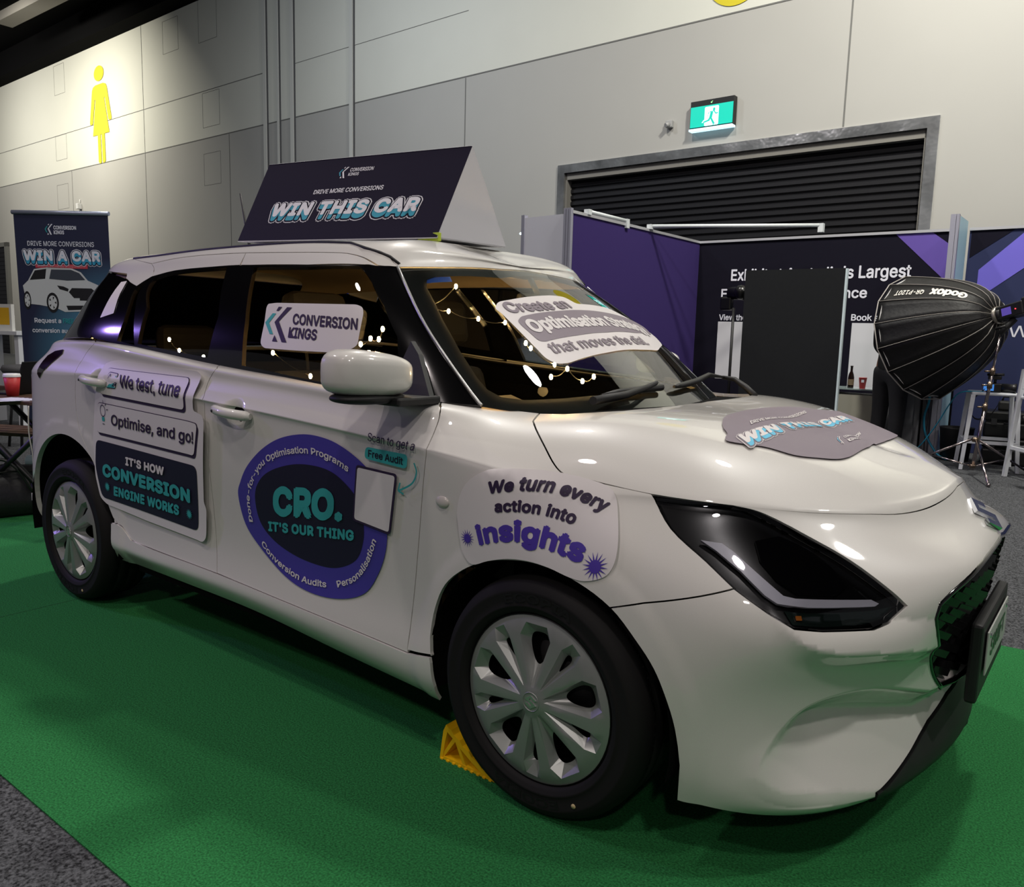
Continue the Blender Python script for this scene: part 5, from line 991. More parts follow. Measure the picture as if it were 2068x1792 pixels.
# ---- side marker
for sgn in (-1, 1):
    b = MB(); b.sphere((BAKED['marker'][0], sgn*(abs(BAKED['marker'][1])), BAKED['marker'][2]), (.024, .008, .016), 0, 20, 10)
    b.build('side_marker', mat('clear_lens', (.80, .78, .76), .12, 0, 1), car)
# ---- tail lights
for sgn in (1, -1):
    o = panel('tail_light', BODY, [Bk['tail']], mat('tail_lamp', (.10, .03, .035), .15, 0, 1), car, off=.004, h=.02, gap=0)
    if sgn < 0:
        for v in o.data.vertices: v.co.y *= -1
        o.data.flip_normals()
# ---- wipers and cowl
cw = MB()
cq = [(-.34, .60), (-.16, .58), (-.06, .45), (-.0, .25), (.015, 0)]
for (xa, ya), (xb, yb) in zip(cq[:-1], cq[1:]):
    for sgn in (1, -1):
        cw.quad([(xa+.02, sgn*ya, .966), (xb+.02, sgn*yb, .966), (xb-.16, sgn*yb*.96, .972), (xa-.16, sgn*ya*.96, .972)])
cw.build('cowl_panel', black, car)
for pts, bl in BAKED['wipers']+[[[(.02, .42, .995), (-.03, .46, 1.02), (-.09, .50, 1.045), (-.14, .50, 1.05)], [(-.13, .50, 1.05), (-.16, .42, 1.06), (-.13, .26, 1.045), (-.11, .14, 1.04), (-.1, .06, 1.037), (-.1, .02, 1.035)]]]:
    b = MB(); b.tube(pts, [.012, .012, .009, .007], 8); A = b.build('wiper', black, car)
    MB().tube(bl, [.004, .009, .011, .011, .009, .005], 8).build('wiper_blade', mat('wiper_rubber', (.06, .06, .065), .45), A)
# ---- aerial
a = MB(); a.tube([(-2.36, 0, 1.52), (-2.40, 0, 1.66), (-2.445, 0, 1.83)], [.009, .006, .004], 8); a.build('aerial', black, car)
# ---- cabin
b = MB(); b.box((-2.7, -.70, .34), (-.30, .70, .40)); b.build('cabin_floor', dark, car)
d_ = MB()
prof = [(-.22, .93), (-.42, .955), (-.60, .93), (-.68, .86), (-.66, .70), (-.50, .55), (-.22, .5)]
d_.prism(prof, -.66, .66, lambda a, c, h: (a, h, c)); d_.build('dashboard', mat('dash', (.20, .185, .165), .75), car)
c_ = MB(); c_.prism([(-.48, .95), (-.60, .985), (-.70, .97), (-.70, .90), (-.48, .90)], -.52, -.20, lambda a, c, h: (a, h, c)); c_.build('instrument_cowl', mat('dash', (.2, .2, .2)), car)
st = MB(); R0 = [(-.79+.03*math.sin(t)*0-.10*math.sin(t)*.35, -.36+.185*math.cos(t), .90+.17*math.sin(t)) for t in np.linspace(0, 2*math.pi, 36, endpoint=False)]
st.tube(R0, .015, 8, closed=True); st.box((-.80, -.42, .86), (-.74, -.30, .94), .02); st.box((-.80, -.53, .885), (-.775, -.19, .915), .01); st.build('steering_wheel', black, car)
seatm = mat('seat_fabric', (.115, .11, .11), .85)
def seat(x, y, w=.50):
    s_ = MB(); s_.box((x-.02, y-w/2, .42), (x+.48, y+w/2, .58), .05)
    s_.box((x-.10, y-w/2+.01, .50), (x+.04, y+w/2-.01, 1.06), .05, Matrix.Rotation(math.radians(-17), 3, 'Y'), (x, y, .5))
    o = s_.build('front_seat', seatm, car)
    h = MB(); h.box((x-.235, y-.135, 1.13), (x-.135, y+.135, 1.33), .04, Matrix.Rotation(math.radians(-10), 3, 'Y')); h.tube([(x-.17, y-.05, 1.03), (x-.185, y-.05, 1.15)], .006, 8); h.tube([(x-.17, y+.05, 1.03), (x-.185, y+.05, 1.15)], .006, 8)
    h.build('headrest', seatm, o)
seat(-1.25, -.36); seat(-1.25, .36)
s_ = MB(); s_.box((-2.10, -.62, .42), (-1.65, .62, .58), .05); s_.box((-2.22, -.62, .5), (-2.08, .62, 1.04), .05, Matrix.Rotation(math.radians(-15), 3, 'Y'), (-2.15, 0, .5)); rs = s_.build('rear_seat', seatm, car)
for y in (-.38, .38):
    h = MB(); h.box((-2.36, y-.14, 1.06), (-2.27, y+.14, 1.19), .04); h.build('headrest', seatm, rs)
# roof lining and pillars inside
n1, n2 = 26, 14
uu, vv = np.meshgrid(np.linspace(2.2, SHELL.nu-1, n1), np.linspace(5.6, SHELL.nv-1, n2), indexing='ij')
p, n = SHELL.ev(uu.ravel(), vv.ravel()); q = p-np.array([0, 0, .045]); q[vv.ravel() > SHELL.nv-1.01, 1] = 0; q[uu.ravel() > SHELL.nu-1.01, 1] = 0
idx = np.arange(n1*n2).reshape(n1, n2); F = [[idx[i, j], idx[i+1, j], idx[i+1, j+1], idx[i, j+1]] for i in range(n1-1) for j in range(n2-1)]
k = len(q); from_data('headlining', np.concatenate([q, q*np.array([1, -1, 1])]), F+[[w+k for w in f][::-1] for f in F], headlining, car, smooth=True)
mir = MB(); mir.box((-.66, -.115, 1.27), (-.63, .115, 1.335), .015); mir.tube([(-.64, 0, 1.33), (-.68, 0, 1.39)], .01, 8); mir.build('rear_view_mirror', black, car)
DEC = {"a_out":[[-2.0574,1.0452],[-1.998,1.0516],[-1.4537,1.0371],[-1.4307,1.0264],[-1.4404,0.905],[-1.4101,0.9024],[-1.3748,0.8952],[-1.3667,0.8757],[-1.3818,0.7894],[-1.4204,0.587],[-1.4061,0.5661],[-1.4251,0.4558],[-1.4558,0.4342],[-1.5027,0.4365],[-1.8397,0.4498],[-2.1268,0.4699],[-2.1766,0.4924],[-2.2025,0.5792],[-2.205,0.7371],[-2.167,0.8999],[-2.1346,0.9725],[-2.1225,1.0039],[-2.1084,1.0315]],"a_b1":[[-2.0663,1.0163],[-1.5012,1.0091],[-1.5036,0.9008],[-2.1169,0.917]],"a_b2":[[-2.1432,0.8819],[-1.4088,0.8635],[-1.4555,0.7455],[-2.1661,0.761]],"a_b3":[[-2.1795,0.7296],[-1.4467,0.7091],[-1.4829,0.4698],[-2.1609,0.4966],[-2.1954,0.6209]],"a_t1":[[-1.9447,0.9539],[-1.5282,0.9453],[-1.9508,0.9939]],"a_t2":[[-2.0421,0.8021],[-1.4488,0.7912],[-2.036,0.8415]],"a_t3":[[-1.9531,0.6549],[-1.6747,0.6501],[-1.9487,0.6835]],"a_t4":[[-2.137,0.5905],[-1.5159,0.5725],[-2.1313,0.6345]],"a_t5":[[-2.0626,0.52],[-1.5983,0.5126],[-2.0572,0.5536]],"a_ic":[[-2.0581,0.9441],[-1.9829,0.9451],[-1.9632,0.9989],[-2.0391,1.0024]],"a_bulb":[[-2.1016,0.8517],[-2.1072,0.8139],[-2.072,0.8502]],"a_s":[[-2.1073,0.5468],[-1.53,0.5265]],"r_out":[[-1.2307,0.6363],[-1.2046,0.5413],[-1.1225,0.4699],[-0.9965,0.4057],[-0.867,0.382],[-0.7339,0.3919],[-0.6266,0.432],[-0.5649,0.5075],[-0.5304,0.5836],[-0.5218,0.6533],[-0.5343,0.7289],[-0.5593,0.7845],[-0.615,0.8263],[-0.6882,0.8595],[-0.7653,0.8778],[-0.8639,0.8798],[-0.979,0.8561],[-1.075,0.8118],[-1.1594,0.7491],[-1.2088,0.6885]],"r_in":[[-1.1347,0.6505],[-1.0976,0.7096],[-1.0261,0.7512],[-0.9152,0.782],[-0.813,0.789],[-0.7334,0.7774],[-0.6666,0.7411],[-0.6321,0.7037],[-0.6184,0.6473],[-0.6234,0.5926],[-0.6556,0.532],[-0.7219,0.4936],[-0.8055,0.4764],[-0.9356,0.482],[-1.0526,0.5132],[-1.1219,0.5676]],"r_t1":[[-1.0445,0.6067],[-0.7081,0.6432],[-1.0304,0.6904]],"r_t2":[[-1.0783,0.5438],[-0.6628,0.5872],[-1.0754,0.5725]],"r_p1":[[-1.1595,0.5582],[-1.1653,0.6277],[-1.137,0.6923],[-1.0696,0.7602],[-0.9842,0.7991],[-0.8858,0.8205],[-0.802,0.8229],[-0.7307,0.8114],[-0.6688,0.79]],"r_p2":[[-1.1214,0.4896],[-1.0653,0.4508],[-0.9797,0.4196],[-0.8886,0.4065],[-0.7933,0.4145]],"r_p3":[[-0.742,0.4256],[-0.6666,0.4612],[-0.6099,0.5195],[-0.566,0.6023]],"r_h":[[-0.8858,0.8205],[-0.8857,0.8425]],"q_out":[[-0.6308,0.8166],[-0.4668,0.8101],[-0.5053,0.6315],[-0.66,0.6483]],"q_t1":[[-0.5736,0.8923],[-0.3993,0.8813],[-0.5735,0.9103]],"q_pill":[[-0.5857,0.8736],[-0.4215,0.8692],[-0.4278,0.8293],[-0.5935,0.839]],"q_t2":[[-0.5768,0.8466],[-0.4412,0.8398],[-0.5748,0.8657]],"q_arrow":[[-0.3987,0.8499],[-0.3909,0.824],[-0.4104,0.7917],[-0.4618,0.7652]],"q_head":[[-0.4548,0.7883],[-0.4638,0.765],[-0.4432,0.7583]],"f_out":[[-0.2515,0.7361],[-0.2492,0.748],[-0.2473,0.7599],[-0.2448,0.7716],[-0.2411,0.7829],[-0.2361,0.7938],[-0.2304,0.8044],[-0.2236,0.8145],[-0.2157,0.8235],[-0.2067,0.8316],[-0.1967,0.8387],[-0.1859,0.8449],[-0.175,0.85],[-0.1622,0.854],[-0.1489,0.8565],[-0.1345,0.8581],[-0.1198,0.8597],[-0.1027,0.8614],[-0.0849,0.8627],[-0.0666,0.8637],[-0.0484,0.8642],[-0.0302,0.8645],[-0.012,0.8643],[0.0062,0.8637],[0.0244,0.8626],[0.0433,0.861],[0.0623,0.8588],[0.0808,0.8562],[0.0976,0.8532],[0.1102,0.8509],[0.1221,0.8484],[0.133,0.8454],[0.1424,0.8416],[0.1479,0.8385],[0.1527,0.8351],[0.1568,0.8311],[0.1606,0.826],[0.1666,0.8155],[0.1724,0.8028],[0.1779,0.7892],[0.1832,0.7757],[0.1887,0.7611],[0.1939,0.7458],[0.1982,0.7308],[0.201,0.717],[0.2022,0.707],[0.2027,0.6974],[0.2022,0.6884],[0.2005,0.68],[0.1983,0.6737],[0.1953,0.6677],[0.1913,0.6623],[0.1861,0.6573],[0.1764,0.6513],[0.1642,0.646],[0.1509,0.6417],[0.1384,0.6388],[0.1289,0.6378],[0.1197,0.6379],[0.1104,0.6386],[0.1004,0.6398],[0.0863,0.6421],[0.0709,0.6454],[0.0552,0.6488],[0.0394,0.6515],[0.0248,0.6532],[0.0101,0.6545],[-0.0048,0.6553],[-0.0198,0.6554],[-0.035,0.6548],[-0.0504,0.6536],[-0.0659,0.6518],[-0.0816,0.6491],[-0.0977,0.6455],[-0.1143,0.6409],[-0.1308,0.6358],[-0.1468,0.6306],[-0.1611,0.6247],[-0.1755,0.6179],[-0.189,0.6124],[-0.201,0.6104],[-0.2103,0.6128],[-0.2183,0.6181],[-0.2251,0.6251],[-0.2309,0.6329],[-0.2362,0.6439],[-0.2396,0.6568],[-0.2422,0.6705],[-0.2451,0.6838]],"f_p1":[[-0.1525,0.8019],[-0.0969,0.813],[-0.0453,0.82],[0.0134,0.8203],[0.0548,0.8143],[0.099,0.8044],[0.147,0.7889]],"f_p2":[[-0.129,0.7586],[-0.0633,0.768],[0.0037,0.7681],[0.044,0.7637],[0.0861,0.7563]],"f_p3":[[-0.176,0.6685],[-0.1157,0.6874],[-0.0502,0.6991],[0.0109,0.6967],[0.078,0.6875],[0.1253,0.6776]],"f_h":[[-0.0453,0.82],[-0.0528,0.8455]],"f_h2":[[-0.0091,0.7694],[-0.0118,0.7945]],"f_h3":[[-0.0502,0.6991],[-0.0533,0.7479]],"f_s":[[-0.2148,0.6772],[0.1593,0.6745]],"w_out":[[-1.2411,1.2688],[-1.2003,1.2722],[-0.8188,1.2673],[-0.7903,1.2591],[-0.7765,1.2411],[-0.7524,1.1467],[-0.7713,1.1344],[-0.8584,1.121],[-1.0175,1.1214],[-1.1814,1.1238],[-1.2073,1.1376],[-1.2211,1.2059],[-1.2425,1.2571]],"w_t1":[[-1.0754,1.2041],[-0.7741,1.1919],[-1.0884,1.2351]],"w_t2":[[-1.0753,1.162],[-0.9367,1.1563],[-1.0835,1.192]],"w_logo":[[-1.1874,1.1479],[-1.0517,1.1438],[-1.2421,1.2605]],"w_qr":[[-2.358,1.3626],[-2.3097,1.366],[-2.2199,1.2294],[-2.3158,1.2102]],"s_out":[[-0.5027,-0.4213],[-0.523,-0.3825],[-0.52,-0.3279],[-0.5263,-0.0742],[-0.5194,-0.0136],[-0.4826,0.0048],[-0.4953,0.2325],[-0.4192,0.4761],[-0.3492,0.4078],[-0.2815,0.2408],[-0.2673,0.0936],[-0.2614,-0.1442],[-0.2655,-0.357],[-0.2768,-0.4013],[-0.3036,-0.4233],[-0.4001,-0.4213],[-0.4795,-0.4166]],"s_bar":[[-0.4373,-0.3883],[-0.4482,-0.3598],[-0.4442,-0.1559],[-0.4495,0.0922],[-0.4558,0.309],[-0.4582,0.4673],[-0.3977,0.4112],[-0.3573,0.2103],[-0.3391,-0.0201],[-0.3383,-0.1978],[-0.3467,-0.3651],[-0.3555,-0.3878],[-0.4224,-0.3928]],"s_p1":[[-0.4724,-0.3874],[-0.4604,-0.2939],[-0.4532,-0.1874],[-0.4585,-0.0574]],"s_p2":[[-0.3845,-0.3759],[-0.3777,-0.25],[-0.3703,-0.0926],[-0.3748,0.1024],[-0.3814,0.2526],[-0.3872,0.3713]],"s_p3":[[-0.3051,-0.3801],[-0.2931,-0.2645],[-0.2861,-0.105],[-0.2888,0.0503],[-0.3029,0.2169]],"s_h":[[-0.4604,-0.2939],[-0.4926,-0.2566]],"s_h2":[[-0.3706,-0.1501],[-0.4051,-0.1104]],"s_h3":[[-0.2931,-0.2645],[-0.32,-0.2337]],"s_blue":[[-0.7252,-0.5139],[-0.6894,-0.419],[-0.6638,-0.4362],[-0.6996,-0.5317]],"s_tag":[[-0.4654,-0.6546],[-0.4576,-0.6468],[-0.4329,-0.6554],[-0.4382,-0.6641]],"h_out":[[0.2508,-0.4065],[0.244,-0.3891],[0.2361,-0.3695],[0.2282,-0.3485],[0.2208,-0.3257],[0.212,-0.2894],[0.2047,-0.2496],[0.1978,-0.2058],[0.1896,-0.1562],[0.1776,-0.0808],[0.1713,-0.0118],[0.1739,0.0394],[0.1811,0.0802],[0.1916,0.1174],[0.2045,0.1511],[0.219,0.1805],[0.2345,0.2047],[0.2491,0.2188],[0.2645,0.228],[0.28,0.2362],[0.2943,0.2501],[0.3072,0.2784],[0.3159,0.3253],[0.3156,0.4053],[0.5252,0.2887],[0.5329,0.2534],[0.5419,0.2007],[0.5473,0.1544],[0.5494,0.1168],[0.5496,0.0866],[0.5443,0.0441],[0.5338,0.0083],[0.5473,-0.1293],[0.5442,-0.1799],[0.5429,-0.208],[0.542,-0.2331],[0.5409,-0.2551],[0.5389,-0.2742],[0.5365,-0.2882],[0.5337,-0.3003],[0.5305,-0.3114],[0.5264,-0.3222],[0.519,-0.337],[0.51,-0.351],[0.5002,-0.3642],[0.4904,-0.3767],[0.4804,-0.3894],[0.4701,-0.4017],[0.4595,-0.4131],[0.4483,-0.423],[0.435,-0.4313],[0.4206,-0.4378],[0.4066,-0.4435],[0.3946,-0.4492],[0.3886,-0.4529],[0.3835,-0.4563],[0.3786,-0.4601],[0.3731,-0.4646],[0.3637,-0.4733],[0.3533,-0.4838],[0.3427,-0.4941],[0.333,-0.5022],[0.3261,-0.5074],[0.3193,-0.5125],[0.3131,-0.5156],[0.3079,-0.5147],[0.3058,-0.5124],[0.3037,-0.5088],[0.3018,-0.5046],[0.3,-0.5],[0.2984,-0.494],[0.2972,-0.4871],[0.2956,-0.4797],[0.2933,-0.4729],[0.2888,-0.4653],[0.2831,-0.4583],[0.2766,-0.4509],[0.2702,-0.4431]],"h_t1":[[0.346,-0.5001],[0.4065,0.1966],[0.3173,-0.4787]],"h_t2":[[0.2999,-0.335],[0.2979,0.124],[0.2841,-0.3039]],"h_logo":[[0.4971,-0.2275],[0.5045,-0.2103],[0.4692,-0.1771]],"h_t3":[[0.4891,-0.1565],[0.4812,0.0356],[0.48,-0.141]],"h_t4":[[0.5055,-0.1733],[0.5076,-0.0665],[0.4959,-0.1589]]}
# ------------------------------------------------------------------ promotional stickers on the car
def on_side(lift=None, S=None, win=(2, 16, .1, 9.7), base=.0035):
    S = S or BODY
    def f(V, Z):
        q = local_inv(S, [0, 2], V, win); p, n = S.ev(q[:, 0], q[:, 1])
        z = base+Z+(lift(V) if lift else 0)
        return p+n*z[:, None], n
    return f
def on_top(S, win, base=.004):
    def f(V, Z):
        W_ = V.copy(); s = np.where(W_[:, 1] > 0, -1., 1.); W_[:, 1] = -np.abs(W_[:, 1])
        q = local_inv(S, [0, 1], W_, win); p, n = S.ev(q[:, 0], q[:, 1])
        M_ = np.stack([np.ones_like(s), s, np.ones_like(s)], 1)
        return (p+n*(base+Z)[:, None])*M_, n*M_
    return f
white = mat('sticker_white', (.88, .86, .86), .42); navy = mat('sticker_navy', (.125, .115, .20), .5, spec=.3); teal = mat('sticker_teal', (.22, .66, .66), .45)
indigo = mat('sticker_indigo', (.275, .235, .62), .42); ink = mat('sticker_ink', (.20, .15, .26), .5, spec=.3); mauve = mat('sticker_mauve', (.50, .455, .50), .5)
sky = mat('sticker_sky', (.36, .76, .90), .45); purple_ink = mat('sticker_purple', (.30, .22, .64), .45)
pts = lambda k: np.array(DEC[k], float)
def lerp3(k): a = pts(k); return a[0], a[1], a[2]
def sticker(name, outline, m, fn, label, r=.012, h=.035):
    s = Sheet(); s.shape([list(map(tuple, round_poly(outline, r) if r else outline))], m, 0, h)
    o = s.build(name, fn, car); o['label'] = label; return o
def shrink_poly(P, d):
    P = np.array(P, float); A = np.roll(P, 1, 0); B_ = np.roll(P, -1, 0); ar = .5*np.sum(P[:, 0]*B_[:, 1]-B_[:, 0]*P[:, 1]); sg = 1 if ar > 0 else -1
    t1 = P-A; t1 /= np.linalg.norm(t1, axis=1, keepdims=True); t2 = B_-P; t2 /= np.linalg.norm(t2, axis=1, keepdims=True)
    nn = np.stack([-t1[:, 1]-t2[:, 1], t1[:, 0]+t2[:, 0]], 1)*sg; den = np.maximum(1+(t1*t2).sum(1), .4)
    return P+nn/den[:, None]*d
# rear door: three bubbles on a die-cut sheet that has come loose along its front edge
ao = pts('a_out'); xr = ao[:, 0].max()
fn = on_side(lambda V: .014*sstep((V[:, 0]-(xr-.14))/.14), base=.0085)
A = sticker('door_sticker', ao, white, fn, 'white die-cut sticker with bubbles on the rear door', .02, .012)
s = Sheet()
for k in ('a_b1', 'a_b2'):
    P = pts(k); d = np.array([.008, -.010])
    s.shape([list(map(tuple, round_poly(P+d, .022)))], ink, .0012, .012); s.shape([list(map(tuple, round_poly(shrink_poly(P, -.0012), .022)))], ink, .0016, .012)
    s.shape([list(map(tuple, round_poly(shrink_poly(P, .0012), .021)))], white, .0032, .012)
s.shape([list(map(tuple, round_poly(pts('a_b3'), .03)))], navy, .0015, .012)
s.build('sticker_panel', fn, A, .016)
def lettering(parent, fn, items, name='lettering'):
    s = Sheet()
    for it in items: getattr(s, it[0])(*it[1:])
    return s.build(name, fn, parent, .022)
Z1 = .0050
lettering(A, fn, [('text', 'We test, tune', ink, Z1, *lerp3('a_t1'), .02)]); lettering(A, fn, [('text', 'Optimise, and go!', ink, Z1, *lerp3('a_t2'), .02)])
lettering(A, fn, [('text', "IT'S HOW", white, Z1, *lerp3('a_t3'), .045, 1.06)]); lettering(A, fn, [('text', 'CONVERSION', teal, Z1, *lerp3('a_t4'), .05, 1.06)]); lettering(A, fn, [('text', 'ENGINE WORKS', teal, Z1, *lerp3('a_t5'), .045, 1.06)])
for c in pts('a_s'):
    s = Sheet(); s.shape([star(c[0], c[1], .020, 14, .5)], teal, Z1, 1); s.build('star', fn, A)
s = Sheet(); P = pts('a_ic'); s.shape([list(map(tuple, round_poly(P, .012)))], ink, Z1, 1); Q = shrink_poly(P, .003)
s.shape([list(map(tuple, round_poly(Q, .01)))], white, Z1+.0003, 1); s.shape([tuple(Q[0]), tuple(Q[1]), tuple(Q[2]*.9+Q[0]*.1)], teal, Z1+.0006, 1)
s.text('A', ink, Z1+.0009, Q[3]*.62+Q[1]*.1+Q[0]*.28, Q[3]*.5+Q[2]*.3+Q[0]*.2, Q[3]*.82+Q[1]*.09+Q[0]*.09, .02); s.text('B', navy, Z1+.0009, Q[1]*.62+Q[3]*.14+Q[0]*.24, Q[1]*.85+Q[3]*.05+Q[2]*.1, Q[1]*.55+Q[3]*.1+Q[2]*.35, .02)
s.build('ab_icon', fn, A)
s = Sheet(); c = pts('a_bulb')[0]; r = .021
s.shape([[(c[0]+r*math.cos(a), c[1]+r*1.15*math.sin(a)) for a in np.linspace(0, 2*math.pi, 24, endpoint=False)], [(c[0]+r*.86*math.cos(a), c[1]+r*.99*math.sin(a)) for a in np.linspace(0, 2*math.pi, 24, endpoint=False)]], ink, Z1, 1)
s.shape([(c[0]-.011, c[1]-.025), (c[0]+.011, c[1]-.025), (c[0]+.009, c[1]-.041), (c[0]-.009, c[1]-.041)], teal, Z1, 1); s.shape([(c[0]-.008, c[1]-.054), (c[0]+.008, c[1]-.054), (c[0]+.008, c[1]-.051), (c[0]-.008, c[1]-.051)], ink, Z1, 1)
for a in (80, 45, 10):
    a = math.radians(a); u = np.array([math.cos(a), math.sin(a)]); w = np.array([-u[1], u[0]])*.0016; b = c+u*.030; e = c+u*.043
    s.shape([tuple(b-w), tuple(e-w), tuple(e+w), tuple(b+w)], ink, Z1, 1)
s.build('bulb_icon', fn, A)
# front door: round programme sticker and the scan-me tile beside it
fn = on_side()
ro = spline(pts('r_out'), 6); ri = spline(pts('r_in'), 6)
Rg = sticker('round_sticker', ro, indigo, fn, 'round indigo sticker with teal lettering on the front door', 0)
s = Sheet(); s.shape([list(map(tuple, ri))], navy, .0008, .03); s.build('sticker_panel', fn, Rg)
Z1 = .0026
lettering(Rg, fn, [('text', 'CRO.', teal, Z1, *lerp3('r_t1'), .05, 1.04)]); lettering(Rg, fn, [('text', "IT'S OUR THING", teal, Z1, *lerp3('r_t2'), .045, 1.06)])
hh = float(np.linalg.norm(pts('r_h')[1]-pts('r_h')[0]))*.86
for k, t in (('r_p1', 'Done-for-you Optimisation Programs'), ('r_p2', 'Conversion Audits'), ('r_p3', 'Personalisation')):
    lettering(Rg, fn, [('ptext', t, white, Z1, spline(pts(k), 6, False), hh, .020)])
fn = on_side(base=.0075)
Q = sticker('tile_sticker', pts('q_out'), ink, fn, 'white tile sticker with a dark border on the front door', .012)
s = Sheet(); s.shape([list(map(tuple, round_poly(shrink_poly(pts('q_out'), .007), .009)))], white, .0008, .05); s.build('sticker_panel', fn, Q)
fn = on_side(base=.0092)
pl_ = sticker('caption_sticker', pts('q_pill'), teal, fn, 'teal caption pill above the tile sticker', .014)
lettering(pl_, fn, [('text', 'Scan to get a', ink, .0005, *lerp3('q_t1'), .006)]); lettering(pl_, fn, [('text', 'Free Audit', navy, .0005, *lerp3('q_t2'), .018)])
s = Sheet(); a = spline(pts('q_arrow'), 6, False); t = np.gradient(a, axis=0); t /= np.linalg.norm(t, axis=1, keepdims=True); n_ = np.stack([-t[:, 1], t[:, 0]], 1)*.0026
s.shape([list(map(tuple, np.concatenate([a+n_, (a-n_)[::-1]])))], teal, .0003, 1)
hd = pts('q_head'); 
for a, b in ((hd[0], hd[1]), (hd[2], hd[1])):
    u = b-a; u /= np.linalg.norm(u); w = np.array([-u[1], u[0]])*.0026; s.shape([tuple(a-w), tuple(b-w), tuple(b+w), tuple(a+w)], teal, .0003, 1)
s.build('arrow', fn, pl_)
# fender
fn = on_side(base=.0085)
Fs_ = sticker('fender_sticker', pts('f_out'), white, fn, 'white sticker with purple lettering over the front wheel', 0)
hh = lambda k: float(np.linalg.norm(pts(k)[1]-pts(k)[0]))
for k, t, m, h, b in (('f_p1', 'We turn every', ink, hh('f_h')*.98, .042), ('f_p2', 'action into', ink, hh('f_h2')*.98, .042), ('f_p3', 'insights', purple_ink, hh('f_h3')*.92, .048)):
    lettering(Fs_, fn, [('ptext', t, m, .0015, spline(pts(k), 6, False), h, b, 1.04, .12 if k == 'f_p1' else 0.)])
for c, r in zip(pts('f_s'), (.024, .032)):
    s = Sheet(); s.shape([star(c[0], c[1], r, 16, .36)], purple_ink, .0015, 1); s.shape([[(c[0]+r*.45*math.cos(a), c[1]+r*.45*math.sin(a)) for a in np.linspace(0, 6.28, 20, endpoint=False)]], purple_ink, .0017, 1); s.build('star', fn, Fs_)
# front side window
fn = on_side(S=SHELL, win=(5.5, 9.6, .6, 5), base=.004)
Wn = sticker('window_sticker', pts('w_out'), white, fn, 'white company sticker on the front side window', .012)
lettering(Wn, fn, [('text', 'CONVERSION', ink, .0015, *lerp3('w_t1'), .03)]); lettering(Wn, fn, [('text', 'KINGS', ink, .0015, *lerp3('w_t2'), .03)])
a, b, c = lerp3('w_logo'); s = Sheet(); ck_logo(s, teal, ink, .0015, a, (b-a)*.95, c-a); s.build('logo', fn, Wn)
fn = on_side(S=SHELL, win=(2.6, 6, .6, 5), base=.004)
sticker('pillar_sticker', pts('w_qr'), white, fn, 'small white sticker on the black rear pillar', .004)
# windscreen
fn = on_top(SHELL, (9.5, 14, .7, 5.2), .003)
Ws = sticker('windscreen_sticker', pts('s_out'), white, fn, 'white slogan sticker slanting across the windscreen', .03)
s = Sheet(); s.shape([list(map(tuple, round_poly(pts('s_bar'), .03)))], mauve, .0010, .03); s.build('sticker_panel', fn, Ws)
for k, t, m, h, b in (('s_p1', 'Create an', mauve, hh('s_h')*.86, .035), ('s_p2', 'Optimisation Strategy', white, hh('s_h2')*.86, .042), ('s_p3', 'that moves the dial.', mauve, hh('s_h3')*.86, .018)):
    lettering(Ws, fn, [('ptext', t, m, .0022, spline(pts(k), 5, False), h, b)])
s = Sheet(); s.shape([list(map(tuple, pts('s_blue')))], mat('permit_blue', (.16, .30, .62), .5), 0, .05)
pb = s.build('permit_sticker', on_top(SHELL, (9.5, 14, .7, 5.2), -.006), car); pb['label'] = 'blue permit label at the top of the windscreen'
# bonnet
fn = on_top(BODY, (10.5, 20, 6.5, 13))
Hs = sticker('bonnet_sticker', pts('h_out'), mauve, fn, 'mauve prize sticker with blocky lettering on the bonnet', 0, .03)
s = Sheet(); a, b, c = lerp3('h_t1'); pop_text(s, 'WIN THIS CAR', a, b, c, white, sky, mauve, white, .0010, .0005, (.05, -.45), .18, .045); s.build('lettering', fn, Hs, .03)
lettering(Hs, fn, [('text', 'DRIVE MORE CONVERSIONS', white, .0018, *lerp3('h_t2'), .02)]); lettering(Hs, fn, [('text', 'CONVERSION', white, .0018, *lerp3('h_t3'), .03)]); lettering(Hs, fn, [('text', 'KINGS', white, .0018, *lerp3('h_t4'), .03)])
a, b, c = lerp3('h_logo'); s = Sheet(); ck_logo(s, sky, white, .0018, a, b-a, c-a); s.build('logo', fn, Hs)
# ------------------------------------------------------------------ exhibition stand behind the car
HB = 2.41
rail = mat('stand_rail', (.80, .80, .82), .35, .5); silverp = mat('stand_post', (.66, .66, .72), .4, .4)
fabric_violet = mat('fabric_violet', (.235, .185, .40), .9, spec=.1); fabric_night = mat('fabric_night', (.085, .08, .125), .9, spec=.1); fabric_blue = mat('fabric_blue', (.12, .15, .30), .9)
band = mat('band_violet', (.36, .28, .60), .9); band2 = mat('band_periwinkle', (.42, .38, .78), .9); txt = mat('stand_lettering', (.86, .86, .90), .7)
st = thing('display_wall', 'violet fabric side wall of the neighbouring stand running back from its pale end', 'display wall', (-3.63, 6.2, 0))
b = MB(); b.box((-.03, -1.52, 0), (.02, 1.5, HB)); b.build('wall_panel', fabric_violet, st)
b = MB(); b.box((-.045, -1.55, HB), (.035, 1.5, HB+.03)); b.build('top_rail', rail, st)
b = MB()
for k in range(3): b.box((-.06+k*.032, -1.585, 0), (-.034+k*.032, -1.54, HB+.05))
b.build('corner_post', silverp, st)
e = thing('end_panel', 'plain pale grey end panel beside the violet stand wall', 'display wall', (-3.95, 4.70, 0), -.10)
b = MB(); b.box((-.30, -.02, 0), (.27, .02, HB)); b.build('wall_panel', mat('panel_pale', (.80, .80, .84), .7), e)
b = MB(); b.box((-.345, -.03, 0), (-.30, .03, HB+.03)); b.build('post', silverp, e)
